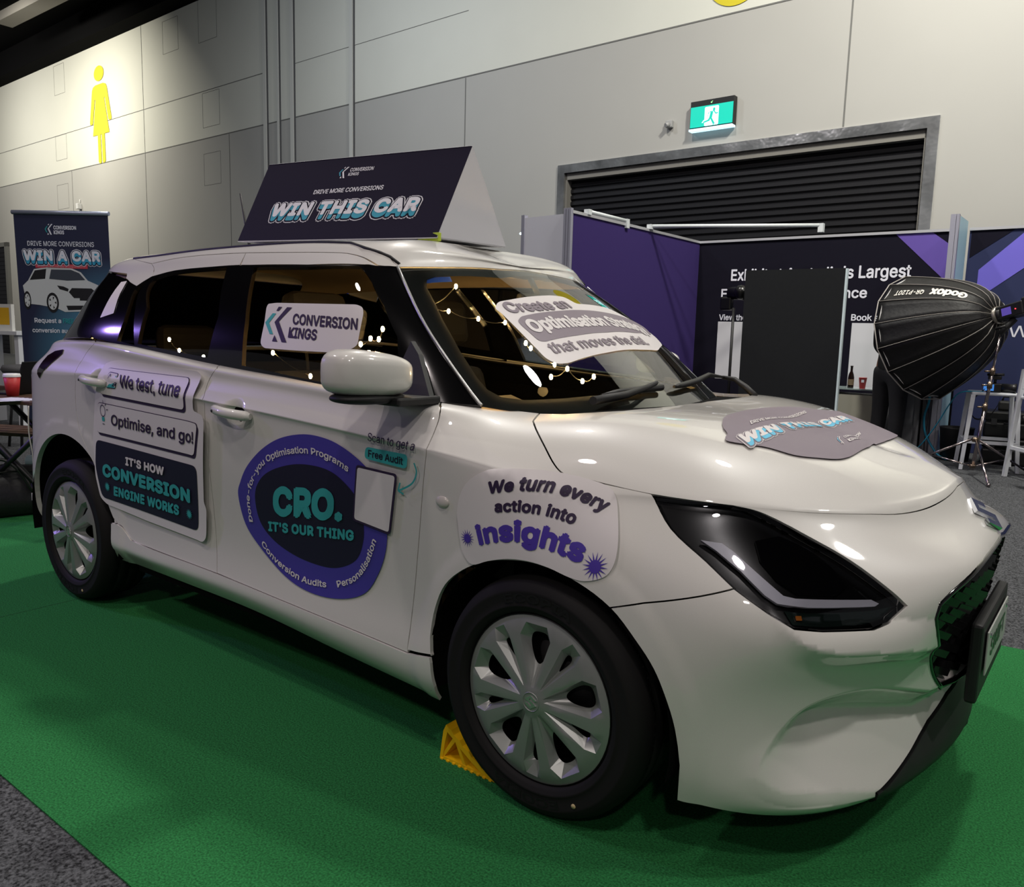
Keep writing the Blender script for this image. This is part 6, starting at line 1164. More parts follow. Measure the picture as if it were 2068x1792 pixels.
b = MB(); b.sphere((-.36, -.02, HB-.16), .012); b.build('status_light', mat('cool_led', (.7, .95, 1), .4, emit=(.7, .95, 1), estr=12), e)
bw = thing('display_wall', 'near-black fabric back wall of the stand with white exhibitor lettering', 'display wall', (-2.05, 7.7, 0))
b = MB(); b.box((-1.56, 0, 0), (1.50, .05, HB)); b.build('wall_panel', fabric_night, bw)
b = MB(); b.box((-1.56, -.02, HB), (1.50, .07, HB+.03)); b.build('top_rail', rail, bw)
fn = plane_map((2.05-2.05, -.004, 0), (1, 0, 0), (0, 0, 1), (0, -1, 0)); X0 = 2.05
def wl(t, x0, x1, z, h, bold=.02):
    s = Sheet(); s.text(t, txt, 0, (x0+X0, z), (x1+X0, z), (x0+X0, z+h), bold); s.build('lettering', fn, bw)
wl('Exhibit at Australia', -3.15, -1.80, 1.925, .135); wl("'s Largest", -1.76, -1.02, 1.93, .135)
wl('Ecommerce Conference', -3.27, -1.475, 1.70, .115); wl('View the prospectus', -3.28, -2.42, 1.42, .07); wl('Book a meeting', -1.63, -.92, 1.435, .07)
for P in ([(-1.22, HB), (-.84, HB), (-.55, 2.19), (-.55, 1.76)],):
    s = Sheet(); s.shape([(a+X0, c) for a, c in P], band, 0, 1); s.build('colour_band', fn, bw)
for x0, z0, x1, z1 in ((-3.29, .66, -2.55, 1.40), (-1.615, .63, -.88, 1.405)):
    s = Sheet(); s.shape([(x0+X0, z0), (x1+X0, z0), (x1+X0, z1), (x0+X0, z1)], mat('code_tile', (.80, .80, .82), .7), 0, 1); s.build('blank_tile', fn, bw)
# loose arms of the stand's spotlights lying along the top rail
for i, (p, q, lab) in enumerate((((-3.60, 6.3, HB+.06), (-1.95, 7.35, HB+.10), 'long white spotlight arm lying across the stand corner'), ((-3.61, 4.95, HB+.055), (-3.61, 5.75, HB+.055), 'short pale cable tray on the violet wall top rail'))):
    o = np.array(p); b = MB(); v = np.array(q)-o; L_ = np.linalg.norm(v); 
    b.tube([(0, 0, 0), v], .022, 8); b.box((-.03, -.03, -.035), (.03, .03, .02)); b.box(tuple(v+(-.03, -.03, -.08)), tuple(v+(.03, .03, .02)))
    tag(b.build('arm_spotlight' if i == 0 else 'cable_tray', mat('arm_white', (.82, .84, .85), .4), loc=p), lab, 'light fitting' if i == 0 else 'cable tray')
po = thing('stand_post', 'tall silver stand post with pale blue side between dark walls', 'post', (-.52, 7.55, 0))
b = MB(); b.box((-.05, -.46, 0), (.0, -.40, HB+.10)); b.box((.004, -.46, 0), (.03, -.40, HB+.10)); b.build('post_front', silverp, po)
b = MB(); b.box((-.03, -.40, 0), (.028, .10, HB+.09)); b.build('post_side', mat('side_ice', (.66, .80, .86), .5), po)
rw = thing('display_wall', 'dark blue fabric wall with periwinkle band at the right edge', 'display wall', (.5, 7.72, 0))
b = MB(); b.box((-.98, 0, 0), (2.2, .05, HB)); b.build('wall_panel', fabric_blue, rw)
b = MB(); b.box((-.98, -.02, HB), (2.2, .07, HB+.03)); b.build('top_rail', rail, rw)
fr2 = plane_map((-.5, -.004, 0), (1, 0, 0), (0, 0, 1), (0, -1, 0))
for P, m in (([(-.36, 1.67), (-.36, 1.99), (.04, HB-.03), (.62, HB), (.55, HB-.02)], band2), ([(-.46, HB), (-.46, 2.12), (-.05, HB)], fabric_night)):
    s = Sheet(); s.shape(P, m, 0, 1); s.build('colour_band', fr2, rw)
s = Sheet(); s.text('WEB', txt, 0, (-.02, 1.28), (.44, 1.28), (-.02, 1.40), 0.0); s.build('lettering', fr2, rw)
# free-standing black board
bb = thing('black_board', 'tall plain black board with a white edge standing before the dark wall', 'board', (-1.93, 6.5, 0))
b = MB(); b.box((-.54, -.02, .0), (.535, .02, 1.945)); b.build('board', mat('board_black', (.115, .12, .13), .8, noise=(30, .95, 1.04), spec=.15), bb)
b = MB(); b.box((.535, -.022, .0), (.555, .022, 1.94)); b.build('board_edge', mat('board_edge', (.78, .84, .86), .5), bb)
b = MB()
for x in (-.4, .4): b.box((x-.03, -.22, 0), (x+.03, .22, .03))
b.build('board_foot', black, bb)
sp = thing('spotlight', 'black spotlight head half hidden behind the left of the board', 'light fitting', (-2.78, 6.95, 0))
b = MB(); b.tube([(0, 0, 0), (0, 0, 1.55)], .018, 8); b.lathe([(.14, 0), (.14, .02), (.02, .03)], 20); b.build('stand', black, sp)
b = MB(); b.lathe([(.0, -.12), (.07, -.12), (.08, .05), (.10, .12), (.0, .13)], 20, 'X', (.05, 0, 1.72)); b.sphere((.10, -.05, 1.73), .085); b.box((-.16, -.05, 1.52), (-.02, .05, 1.68), .02); b.build('lamp_head', mat('lamp_black', (.03, .03, .032), .3), sp)
# counter with bottle and cup
ct = thing('counter', 'low cream counter with a glass shelf behind the black board', 'counter', (-1.42, 7.25, 0))
b = MB(); b.box((-.40, -.2, 0), (.34, .2, .60)); b.build('cabinet', mat('counter_cream', (.66, .65, .60), .6), ct)
b = MB(); b.box((-.42, -.22, .655), (.36, .22, .668)); b.build('glass_shelf', mat('shelf_glass', (.62, .68, .68), .15, spec=.8), ct)
b = MB()
for x in (-.36, .30): b.tube([(x, -.15, .6), (x, -.15, .655)], .008, 8); b.tube([(x, .15, .6), (x, .15, .655)], .008, 8)
b.build('shelf_support', chrome, ct)
bo = thing('bottle', 'dark brown beer bottle with a pale label on the counter', 'bottle', (-1.43, 7.15, .668))
b = MB(); b.lathe([(0, 0), (.032, 0), (.033, .01), (.033, .12), (.026, .155), (.013, .19), (.013, .235), (.015, .237), (.015, .25), (0, .25)], 20); b.build('glass', mat('bottle_brown', (.10, .055, .035), .12, spec=.7), bo)
b = MB(); b.lathe([(.0335, .035), (.0335, .10)], 20); b.build('bottle_label', mat('label_tan', (.42, .36, .28), .6), bo)
cu = thing('paper_cup', 'red paper cup standing beside the bottle on the counter', 'cup', (-1.31, 7.18, .668))
b = MB(); b.lathe([(0, .002), (.030, .0), (.043, .12), (.045, .122), (.042, .12), (.03, .01)], 24); b.build('cup', mat('cup_red', (.72, .16, .17), .5), cu)
s = Sheet(); s.shape([(-.014, .07), (.014, .07), (.014, .10), (-.014, .10)], txt, 0, 1); s.build('cup_mark', plane_map((.012, -.0425, 0), (1, .25, 0), (0, -.11, 1), (0, -1, 0)), cu)
# grey cabinet with a round knob, blue cables
lk = thing('equipment_cabinet', 'grey cabinet with round knob standing behind the dark figure', 'cabinet', (-.84, 7.40, 0))
b = MB(); b.box((-.20, -.25, 0), (.14, .25, .70), .006); b.build('body', mat('cabinet_grey', (.50, .50, .52), .5), lk)
b = MB(); b.box((-.195, -.262, .03), (.085, -.25, .685), .003); b.lathe([(0, -.05), (.026, -.05), (.03, -.035), (.02, -.02), (.02, 0)], 20, 'Y', (-.01, -.262, .50)); b.build('door', [mat('cabinet_grey', (.5, .5, .52)), chrome], lk)
b = MB(); b.box((-.24, -.29, .70), (.18, .27, .735)); b.build('top', mat('cabinet_top', (.12, .12, .13), .4), lk)
b = MB(); b.box((.16, -.22, 0), (.26, .24, .70)); b.build('side_panel', mat('side_grey', (.42, .42, .43), .6), lk)
cb = mat('cable_cyan', (.13, .55, .68), .5)
for k, (P, lab) in enumerate(((((-.98, 6.85, .72), (-.90, 6.82, .735), (-.84, 6.84, .70), (-.92, 6.8, .69), (-.97, 6.82, .715), (-.86, 6.8, .715), (-.83, 6.8, .60), (-.86, 6.78, .42), (-.83, 6.78, .24), (-.70, 6.75, .05), (-.6, 6.7, .012)), 'bright blue cable hanging in loops beside the dark figure'),
    (((-.03, 6.44, .745), (-.22, 6.45, .73), (-.33, 6.6, .60), (-.45, 6.75, .38), (-.58, 6.8, .16), (-.7, 6.8, .012)), 'thin blue cable running down from the white stool'),
    (((-.60, 6.87, .74), (-.585, 6.85, .66), (-.53, 6.85, .45), (-.545, 6.85, .2), (-.54, 6.85, .012)), 'dark grey cable hanging down the grey cabinet'))):
    P = [(x+.25, y+.16, z) for x, y, z in P] if k == 0 else [(x-.06, y+.2, z) for x, y, z in P] if k == 2 else P
    q = np.array(P)-np.array(P[-1]); m = cb if k < 2 else mat('cable_dark', (.2, .2, .21), .6)
    tag(MB().tube(spline(q, 5, False), .011 if k == 0 else .006, 8).build('cable', m, loc=P[-1]), lab, 'cable')
# ---- white stools
wp = mat('stool_white', (.82, .83, .85), .4)
def bar_stool(label, loc, rot, back):
    o = thing('bar_stool', label, 'stool', loc, rot, 'white bar stools')
    b = MB(); b.box((-.20, -.19, .715), (.20, .19, .745), .012); b.build('seat', wp, o)
    for sx in (-1, 1):
        for sy in (-1, 1):
            h = .985 if (back and sy > 0) else .72
            b = MB(); P = [(sx*.185, sy*.175, h), (sx*.235, sy*.225, 0)]
            for (a, c) in zip(P[:-1], P[1:]):
                u = [b.bm.verts.new((a[0]+dx, a[1]+dy, a[2])) for dx, dy in ((-.019, -.019), (.019, -.019), (.019, .019), (-.019, .019))]; l = [b.bm.verts.new((c[0]+dx, c[1]+dy, c[2])) for dx, dy in ((-.016, -.016), (.016, -.016), (.016, .016), (-.016, .016))]
                b.bm.faces.new(u); b.bm.faces.new(l[::-1])
                for k in range(4): b.bm.faces.new((u[k], l[k], l[(k+1) % 4], u[(k+1) % 4]))
            b.build('leg', wp, o)
    b = MB()
    for y in (-.215, .215): b.box((-.225, y-.012, .255), (.225, y+.012, .285))
    for x in (-.215, .215): b.box((x-.012, -.215, .255), (x+.012, .215, .285))
    b.build('footrest', wp, o)
    if back:
        b = MB(); b.box((-.205, .160, .80), (.205, .195, .985), .012); b.build('backrest', wp, o)
    return o
bar_stool('low-backed white bar stool carrying a black camera', (.03, 6.60, 0), .25, False)
bar_stool('white bar stool with a backrest nearest the right edge', (.565, 6.13, 0), math.radians(38), True)
# camera on the stool
cm = thing('camera', 'black video camera with blue screen lying on the white stool', 'camera', (.05, 6.50, .7455))
b = MB(); b.box((-.07, -.04, 0), (.06, .04, .085), .01); b.lathe([(0, -.0), (.042, 0), (.042, .09), (.048, .12), (0, .12)], 20, 'X', (.06, 0, .045)); b.build('body', mat('camera_black', (.05, .05, .055), .4), cm)
b = MB(); b.box((-.085, -.052, .015), (-.0, -.042, .075)); b.build('screen', mat('camera_screen', (.25, .5, .8), .3, emit=(.25, .5, .8), estr=.8), cm)
b = MB(); b.tube([(-.0, 0, .085), (.0, 0, .13)], .012, 8); b.box((-.06, -.025, .12), (.05, .025, .155), .006); b.tube([(-.07, 0, .165), (.07, 0, .17)], .013, 8); b.build('top_microphone', mat('camera_black', (.05, .05, .05)), cm)
b = MB(); P = spline([(-.07, -.05, .02), (-.17, -.06, -.10), (-.16, -.07, -.22), (-.11, -.07, -.27), (-.02, -.06, -.24), (.05, -.05, -.12), (.06, -.045, .02)], 6, False)
for a, c in zip(P[:-1], P[1:]): b.quad([a, c, c+(0, -.004, .016), a+(0, -.004, .016)]); 
b.build('strap', mat('strap_black', (.07, .07, .09), .6), cm)
# stacked flight cases
for k, (z, lab) in enumerate(((0, 'black hard case at the bottom of the stack under the stools'), (.27, 'black hard case on top of the stack under the stools'))):
    o = thing('equipment_case', lab, 'case', (.16, 7.12, z), .1)
    b = MB(); b.box((-.24, -.17, .0), (.24, .17, .155), .02); b.build('case_body', mat('case_black', (.055, .055, .06), .35), o)
    b = MB(); b.box((-.24, -.17, .165), (.24, .17, .265), .02); b.box((-.22, -.15, .15), (.22, .15, .17)); b.build('case_lid', mat('case_black', (.05, .05, .05)), o)
    b = MB(); b.tube([(-.06, -.17, .15), (-.06, -.205, .15), (.06, -.205, .15), (.06, -.17, .15)], .01, 8); b.build('handle', black, o)
    b = MB()
    for x in (-.15, .15): b.box((x-.025, -.18, .13), (x+.025, -.168, .19))
    b.build('latch', mat('latch_grey', (.25, .25, .26), .4, .5), o)
o = thing('power_pack', 'small black power pack on the upper hard case', 'power pack', (.12, 7.12, .535)); b = MB(); b.box((-.09, -.06, 0), (.09, .06, .10), .02); b.build('body', black, o); b = MB(); b.tube([(-.06, 0, .10), (-.05, 0, .14), (.05, 0, .14), (.06, 0, .10)], .01, 8); b.build('handle', black, o)
o = thing('bin', 'round black bin standing beside the pale blue post', 'bin', (-.30, 6.98, 0)); b = MB(); b.lathe([(0, 0), (.13, 0), (.16, .33), (.165, .34), (.155, .34), (.13, .02)], 28); b.build('body', mat('bin_black', (.07, .07, .075), .5), o)
# grey upholstered chair with brass legs
gc = thing('upholstered_chair', 'grey fabric chair with thin brass legs at the right edge', 'chair', (.72, 5.62, 0), math.radians(35))
b = MB(); P = []
for j in range(9):
    z = .40+.045*j*1.0; wv = .20+.012*j; ring = []
    for i in range(13):
        a = math.radians(150+240*i/12); ring.append((wv*1.15*math.cos(a), (wv+.04)*math.sin(a), z-.02*abs(i-6)/6*j))
    P.append(ring)
vo = [[b.bm.verts.new(p) for p in r] for r in P]; vi = [[b.bm.verts.new((p[0]*.90, p[1]*.90, p[2])) for p in r] for r in P]
for A_, flip in ((vo, 0), (vi, 1)):
    for r0, r1 in zip(A_[:-1], A_[1:]):
        for i in range(12): f = b.bm.faces.new((r0[i], r0[i+1], r1[i+1], r1[i])[::-1 if flip else 1]); f.smooth = True
for i in range(12): b.bm.faces.new((vo[-1][i], vo[-1][i+1], vi[-1][i+1], vi[-1][i]))
for k in (0, 12):
    for j in range(8): b.bm.faces.new((vo[j][k], vo[j+1][k], vi[j+1][k], vi[j][k]))
gcm = mat('chair_grey', (.40, .39, .38), .9, noise=(140, .85, 1.12))
b.build('backrest', gcm, gc)
b = MB(); b.lathe([(0, .40), (.22, .40), (.24, .43), (.22, .47), (0, .475)], 28); b.build('seat', gcm, gc)
for a in (45, 135, 225, 315):
    c, s_ = math.cos(math.radians(a)), math.sin(math.radians(a)); b = MB(); b.tube([(.10*c, .10*s_, .41), (.27*c, .27*s_, 0)], [.011, .008], 10); b.build('leg', mat('brass', (.70, .54, .30), .25, 1.0), gc)
# ---- studio light: parabolic softbox, head and stand
sl_ = thing('studio_light', 'large black parabolic softbox lamp on a chrome tripod stand', 'studio light', (.0, 6.0, 0))
o3 = np.array((.0, 6.0, 0)); ringc = np.array((.05, 6.14, 1.455))-o3
Rw, Fw, Uw = np.array((.792, .610, .0)), np.array((-.61, .792, 0.)), np.array((0, 0, 1.))
axis = -Rw*.37+Fw*.88-Uw*.26; axis /= np.linalg.norm(axis)
e1 = np.cross(axis, Uw); e1 /= np.linalg.norm(e1); e2 = np.cross(e1, axis)
NS = 16; RM, DP = .63, .80
def rib_pt(a, t, k=1.):       # t 0 at the speed ring, 1 at the mouth
    r = (.075+(RM-.075)*(t**.58))*k; d = DP*(t**1.25)
    return ringc+axis*d+r*(math.cos(a)*e1+math.sin(a)*e2)
blk = mat('softbox_black', (.075, .072, .075), .5, noise=(7, .85, 1.15), bump=(26, .35, .01), spec=.3); inn = mat('softbox_silver', (.70, .71, .72), .3, .6)
A0 = 2*math.pi/NS*.5
TT = np.linspace(0, 1, 15)
for k in range(NS):
    b = MB(); a0, a1 = A0+2*math.pi*k/NS, A0+2*math.pi*(k+1)/NS; rows = []
    for t in TT:
        p, q = rib_pt(a0, t), rib_pt(a1, t); row = []
        for w in np.linspace(0, 1, 5):
            m_ = p*(1-w)+q*w; c_ = ringc+axis*(DP*t**1.25); sag = 1-.035*math.sin(math.pi*w)*t
            row.append(c_+(m_-c_)*sag)
        rows.append([b.bm.verts.new(x) for x in row])
    for r0, r1 in zip(rows[:-1], rows[1:]):
        for i in range(4): f = b.bm.faces.new((r0[i], r0[i+1], r1[i+1], r1[i])); f.smooth = True
    o = b.build('softbox_panel', [blk], sl_)
    me = o.data; sol = o.modifiers.new('thick', 'SOLIDIFY'); sol.thickness = .004
    b = MB(); b.tube([rib_pt(a0, t, 1.006) for t in TT], [.004]*len(TT), 6); b.build('rib', mat('rib_grey', (.50, .48, .46), .5), sl_)
best = max(range(NS), key=lambda k: (rib_pt(A0+2*math.pi*(k+.5)/NS, .6)-ringc-axis*DP*.5)@(Uw*.66-Fw*.68-Rw*.34))
def soft_map(V, Z):
    P = []
    for (t, w), z in zip(V, Z):
        a = A0+2*math.pi*(best+w)/NS; p0, p1 = rib_pt(A0+2*math.pi*best/NS, t), rib_pt(A0+2*math.pi*(best+1)/NS, t)
        c_ = ringc+axis*(DP*t**1.25); m_ = p0*(1-w)+p1*w; m_ = c_+(m_-c_)*(1-.035*math.sin(math.pi*w)*t); r_ = m_-c_; r_ = r_/np.linalg.norm(r_)
        P.append(m_+r_*(.006+z))
    return np.array(P), None
_e = rib_pt(A0+2*math.pi*(best+1)/NS, .7)-rib_pt(A0+2*math.pi*best/NS, .7); flip = (_e@Rw < 0)
w0, w1 = (.24, .74)
s = Sheet(); sm_ = mat('softbox_lettering', (.85, .83, .80), .6); s.text('Godox', sm_, 0, (.20, w0), (.56, w0), (.20, w1), .045); s.build('lettering', soft_map, sl_)
s = Sheet(); s.text('QR-P120T', mat('softbox_lettering', (.8, .8, .8)), 0, (.62, .34), (.90, .34), (.62, .62), .02); s.build('lettering', soft_map, sl_)
b = MB(); b.tube([rib_pt(A0+2*math.pi*k/NS, 1., 1.004) for k in range(NS)], .006, 6, closed=True); b.build('rim', mat('rim_grey', (.62, .60, .58), .5), sl_)
fc = ringc+axis*(DP-.03); b = MB(); vs = [b.bm.verts.new(fc+(rib_pt(A0+2*math.pi*k/NS, 1., .97)-(ringc+axis*DP))) for k in range(NS)]; b.bm.faces.new(vs); b.build('diffuser', mat('diffuser', (.85, .85, .85), .9), sl_)
b = MB()
def frame_tube(b, p0, p1, r, n=24): b.tube([p0, p1], r, n)
frame_tube(b, ringc-axis*.035, ringc+axis*.03, [.082, .078]); b.build('speed_ring', mat('ring_metal', (.58, .56, .53), .35, .8), sl_)
h0, h1 = ringc-axis*.03, ringc-axis*.33
b = MB(); ex_, ez_ = np.cross(axis, Uw), None
ex_ = ex_/np.linalg.norm(ex_); ez_ = np.cross(ex_, axis)
def obox(b, c, hx, hy, hz, bev=.0):
    vs = [b.bm.verts.new(c+axis*sx*hx+ex_*sy*hy+ez_*sz*hz) for sx in (-1, 1) for sy in (-1, 1) for sz in (-1, 1)]
    fs = []
    for f in ((0, 1, 3, 2), (4, 6, 7, 5), (0, 4, 5, 1), (2, 3, 7, 6), (0, 2, 6, 4), (1, 5, 7, 3)): fs.append(b.bm.faces.new([vs[i] for i in f]))
    if bev: bmesh.ops.bevel(b.bm, geom=list({e for f in fs for e in f.edges}), offset=bev, segments=2, affect='EDGES', profile=.5)
obox(b, (h0+h1)/2+axis*.02, .125, .062, .062, .012); b.tube([ringc-axis*.02, ringc-axis*.07], [.075, .070], 24); obox(b, h1+axis*.01-ez_*.0+ez_*.012, .05, .055, .075, .015); obox(b, h1+axis*.00-ez_*.07, .05, .045, .012, .004)
hd = b.build('flash_head', mat('flash_black', (.06, .055, .065), .4), sl_)
side = ex_ if ex_@Fw < 0 else -ex_
b = MB(); c = (h0+h1)/2+axis*.045+side*.064; vs = [c+axis*sx*.045+ez_*sz*.034 for sx, sz in ((-1, -1), (1, -1), (1, 1), (-1, 1))]; b.quad(vs); b.build('screen', mat('flash_screen', (.30, .25, .55), .3, emit=(.32, .26, .60), estr=.6), hd)
b = MB(); b.sphere((h0+h1)/2-axis*.04+side*.064, .006); b.build('power_light', mat('red_led', (1, .2, .25), .4, emit=(1, .2, .25), estr=2), hd)
chs = mat('stand_chrome', (.62, .58, .58), .2, 1.0)
top = (h0+h1)/2-ez_*.07+axis*.02
pt_ = np.array((.10, .055, 1.27))
b = MB(); b.tube([top, pt_+(0, 0, .02)], [.03, .024], 12); b.tube([pt_+(0, 0, .08)-axis*.05, pt_+(0, 0, .08)+axis*.05], .012, 8); b.build('bracket', black, sl_)
b = MB(); b.tube([pt_, (.075, .042, .95)], .011, 12); b.build('pole', chs, sl_)
b = MB(); b.tube([(.075, .042, .97), (.045, .025, .60)], .0145, 12); b.tube([(.048, .027, .64), (0, 0, .05)], .0175, 12); b.build('pole', chs, sl_)
b = MB()
for z, dx in ((.955, .075), (.83, .064), (.63, .047)): b.tube([(dx, dx*.56, z+.03), (dx, dx*.56, z-.03)], .022, 12); b.tube([(dx, dx*.56, z), tuple(np.array((dx, dx*.56, z))-Rw*.07)], .008, 8)
b.build('clamp', mat('clamp_metal', (.48, .42, .36), .3, .9), sl_)
b = MB(); b.tube([(0, 0, .35), (0, 0, .31)], .027, 14); b.tube([(0, 0, .10), (0, 0, .07)], .027, 14); b.build('collar', mat('clamp_metal', (.5, .5, .5)), sl_)
for k, a in enumerate((-12, 108, 228)):
    d = Rw*math.cos(math.radians(a))-Fw*math.sin(math.radians(a))*1.0; b = MB(); f_ = np.array((0, 0, .33))+d*.03; g_ = d*.62+np.array((0, 0, .015))
    b.tube([f_, g_], .0105, 10); b.sphere(g_, .018)
    mid = f_*.42+g_*.58; b.tube([np.array((0, 0, .085))+d*.025, mid], .007, 8); b.build('leg', chs, sl_)
# ------------------------------------------------------------------ the person behind the softbox
def skin_body(name, joints, edges, m, parent=None, sub=2):
    me = bpy.data.meshes.new(name); me.from_pydata([j[0] for j in joints], edges, []); o = bpy.data.objects.new(name, me); COL.objects.link(o)
    sk = o.modifiers.new('skin', 'SKIN'); sk.use_smooth_shade = True
    for v, j in zip(me.skin_vertices[0].data, joints): v.radius = j[1]
    me.skin_vertices[0].data[0].use_root = True
    ss = o.modifiers.new('sub', 'SUBSURF'); ss.levels = sub; ss.render_levels = sub
    bpy.context.view_layer.update(); dg = bpy.context.evaluated_depsgraph_get(); ne = bpy.data.meshes.new_from_object(o.evaluated_get(dg)); bpy.data.objects.remove(o)
    ne.name = name; ne.materials.clear(); ne.materials.append(m); q = bpy.data.objects.new(name, ne); COL.objects.link(q)
    if parent is not None: q.parent = parent
    return q
skinm = mat('skin', (.62, .45, .36), .6); clothk = mat('cloth_black', (.055, .055, .06), .9); jeans = mat('trousers_dark', (.10, .10, .115), .9, noise=(60, .85, 1.15)); hairm = mat('hair_dark', (.06, .045, .04), .7)
def person(label, loc, rot, H, shirt, legs, arms, seated=False, hair=hairm):
    k = H/1.75; r = lambda a, b=None: (a*k, (b or a)*k); J = lambda x, y, z: (x*k, y*k, z*k)
    o = thing('person', label, 'person', loc, rot)
    jt = [(J(0, 0, .95), r(.15, .11)), (J(0, 0, 1.12), r(.135, .10)), (J(0, -.0, 1.30), r(.16, .11)), (J(0, .0, 1.42), r(.10, .08)), (J(0, -.01, 1.50), r(.055)), (J(0, -.015, 1.57), r(.06)), (J(0, -.02, 1.65), r(.082, .095)), (J(0, -.01, 1.725), r(.06, .07))]
    ed = [(0, 1), (1, 2), (2, 3), (3, 4), (4, 5), (5, 6), (6, 7)]
    for s in (-1, 1):
        n = len(jt); el, ha = arms[0 if s < 0 else 1]
        jt += [(J(s*.19, 0, 1.40), r(.06)), (J(*el), r(.043)), (J(*ha), r(.03)), (J(ha[0], ha[1]-.09, ha[2]-.02), r(.026, .036))]
        ed += [(3, n), (n, n+1), (n+1, n+2), (n+2, n+3)]
        n = len(jt)
        if seated: jt += [(J(s*.10, -.02, .92), r(.09)), (J(s*.12, -.42, .90), r(.065)), (J(s*.12, -.44, .48), r(.045)), (J(s*.12, -.58, .45), r(.035))]
        else: jt += [(J(s*.10, 0, .86), r(.095)), (J(s*.115, -.01, .49), r(.062)), (J(s*.12, .02, .10), r(.042)), (J(s*.125, -.14, .02), r(.036))]
        ed += [(0, n), (n, n+1), (n+1, n+2), (n+2, n+3)]
    body = skin_body('body', jt, ed, skinm, o)
    # clothing grown slightly outside the body
    def cover(name, idx, m, grow):
        mp = {a: i for i, a in enumerate(idx)}; skin_body(name, [(jt[a][0], tuple(x*grow+.006*k for x in jt[a][1])) for a in idx], [(mp[a], mp[b]) for a, b in ed if a in mp and b in mp], m, o)
    el0, ha0 = arms[0]; el1, ha1 = arms[1]; w_ = lambda a, b=None: tuple(x*1.07+.007*k for x in r(a, b))
    sj = [(J(0, 0, .84), w_(.155, .118)), (J(0, 0, .97), w_(.15, .115)), (J(0, 0, 1.12), w_(.142, .108)), (J(0, 0, 1.30), w_(.162, .115)), (J(0, 0, 1.42), w_(.10, .085)), (J(0, -.005, 1.475), w_(.058)),
          (J(-.19, 0, 1.40), w_(.062)), (J(*el0), w_(.046)), (J(*ha0), w_(.036)), (J(.19, 0, 1.40), w_(.062)), (J(*el1), w_(.046)), (J(*ha1), w_(.036))]
    skin_body('shirt', sj, [(0, 1), (1, 2), (2, 3), (3, 4), (4, 5), (4, 6), (6, 7), (7, 8), (4, 9), (9, 10), (10, 11)], shirt, o)
    tj = [(J(0, 0, 1.0), w_(.145, .108)), (J(0, 0, .93), w_(.152, .115))]
    for s in (-1, 1): tj += [(J(s*.10, 0, .84), w_(.10)), (J(s*.115, -.01, .49), w_(.072)), (J(s*.12, .02, .08), w_(.058))]
    skin_body('trousers', tj, [(0, 1), (1, 2), (2, 3), (3, 4), (1, 5), (5, 6), (6, 7)], legs, o)
    b = MB(); b.sphere(J(0, .012, 1.675), tuple(x*k for x in (.092, .108, .105)), 0, 20, 12)
    for v in list(b.bm.verts):
        if v.co.z < 1.655*k and v.co.y < .02*k: b.bm.verts.remove(v)
    b.build('hair', hair, o)
    b = MB()
    for s in (-1, 1): b.sphere(J(s*.032, -.108, 1.655), .011*k); 
    b.build('eyes', mat('eye_dark', (.08, .07, .07), .3), o)
    b = MB(); b.sphere(J(0, -.118, 1.625), (.013*k, .02*k, .022*k)); b.sphere(J(0, -.104, 1.585), (.022*k, .008*k, .006*k)); b.build('nose', skinm, o)
    b = MB()
    for s in (-1, 1): b.sphere(J(s*.088, .0, 1.645), (.012*k, .022*k, .034*k))
    b.build('ears', skinm, o)
    for s, (el, ha) in zip((-1, 1), arms):
        for f in range(4):
            b = MB(); x0 = ha[0]+(f-1.5)*.019; b.tube([J(x0, ha[1]-.10, ha[2]-.02), J(x0, ha[1]-.145, ha[2]-.035-.004*abs(f-1.5)), J(x0, ha[1]-.165, ha[2]-.06)], [.009*k, .0085*k, .007*k], 8); b.build('finger', skinm, o)
        b = MB(); b.tube([J(ha[0]-s*.03, ha[1]-.05, ha[2]-.01), J(ha[0]-s*.058, ha[1]-.09, ha[2]-.02), J(ha[0]-s*.055, ha[1]-.12, ha[2]-.035)], [.011*k, .010*k, .008*k], 8); b.build('thumb', skinm, o)
    if not seated:
        for s in (-1, 1): b = MB(); b.box(J(s*.125-.045, -.19, 0), J(s*.125+.045, .07, .075), .02); b.build('shoe', clothk, o)
    return o
person('person in dark clothes standing behind the studio softbox, head hidden', (-.92, 6.72, 0), math.radians(150), 1.74, clothk, jeans, (((-.23, -.03, 1.14), (-.20, -.22, 1.02)), ((.23, -.03, 1.14), (.20, -.22, 1.02))))
# a visitor in teal seen through the car windows
person('person in a teal jacket standing far behind the car, seen through its windows', (-6.35, 3.55, 0), math.radians(30), 1.70, mat('cloth_teal', (.22, .50, .56), .9), jeans, (((-.24, -.03, 1.14), (-.20, -.2, 1.0)), ((.24, -.03, 1.14), (.2, -.2, 1.0))))
ls = thing('light_box', 'round blue light sign glowing behind the visitor in teal', 'sign', (-7.2, 4.25, 0), math.radians(36))
b = MB(); b.lathe([(0, -.05), (.42, -.05), (.44, 0), (.42, .05), (0, .05)], 40, 'Y', (0, 0, 1.62)); b.build('sign_face', mat('glow_blue', (.08, .25, .85), .5, emit=(.08, .28, .95), estr=1.2), ls)
b = MB(); b.tube([(0, 0, 0), (0, 0, 1.25)], .03, 10); b.lathe([(.25, 0), (.25, .02), (.03, .03)], 24); b.build('stand', black, ls)
b = MB(); b.tube([(-.2, -.06, 1.75), (-.1, -.06, 1.86), (.05, -.06, 1.8), (.1, -.06, 1.66), (.0, -.06, 1.55)], .03, 8); b.build('sign_mark', mat('glow_cyan', (.3, .7, 1), .5, emit=(.35, .75, 1), estr=1.2), ls)

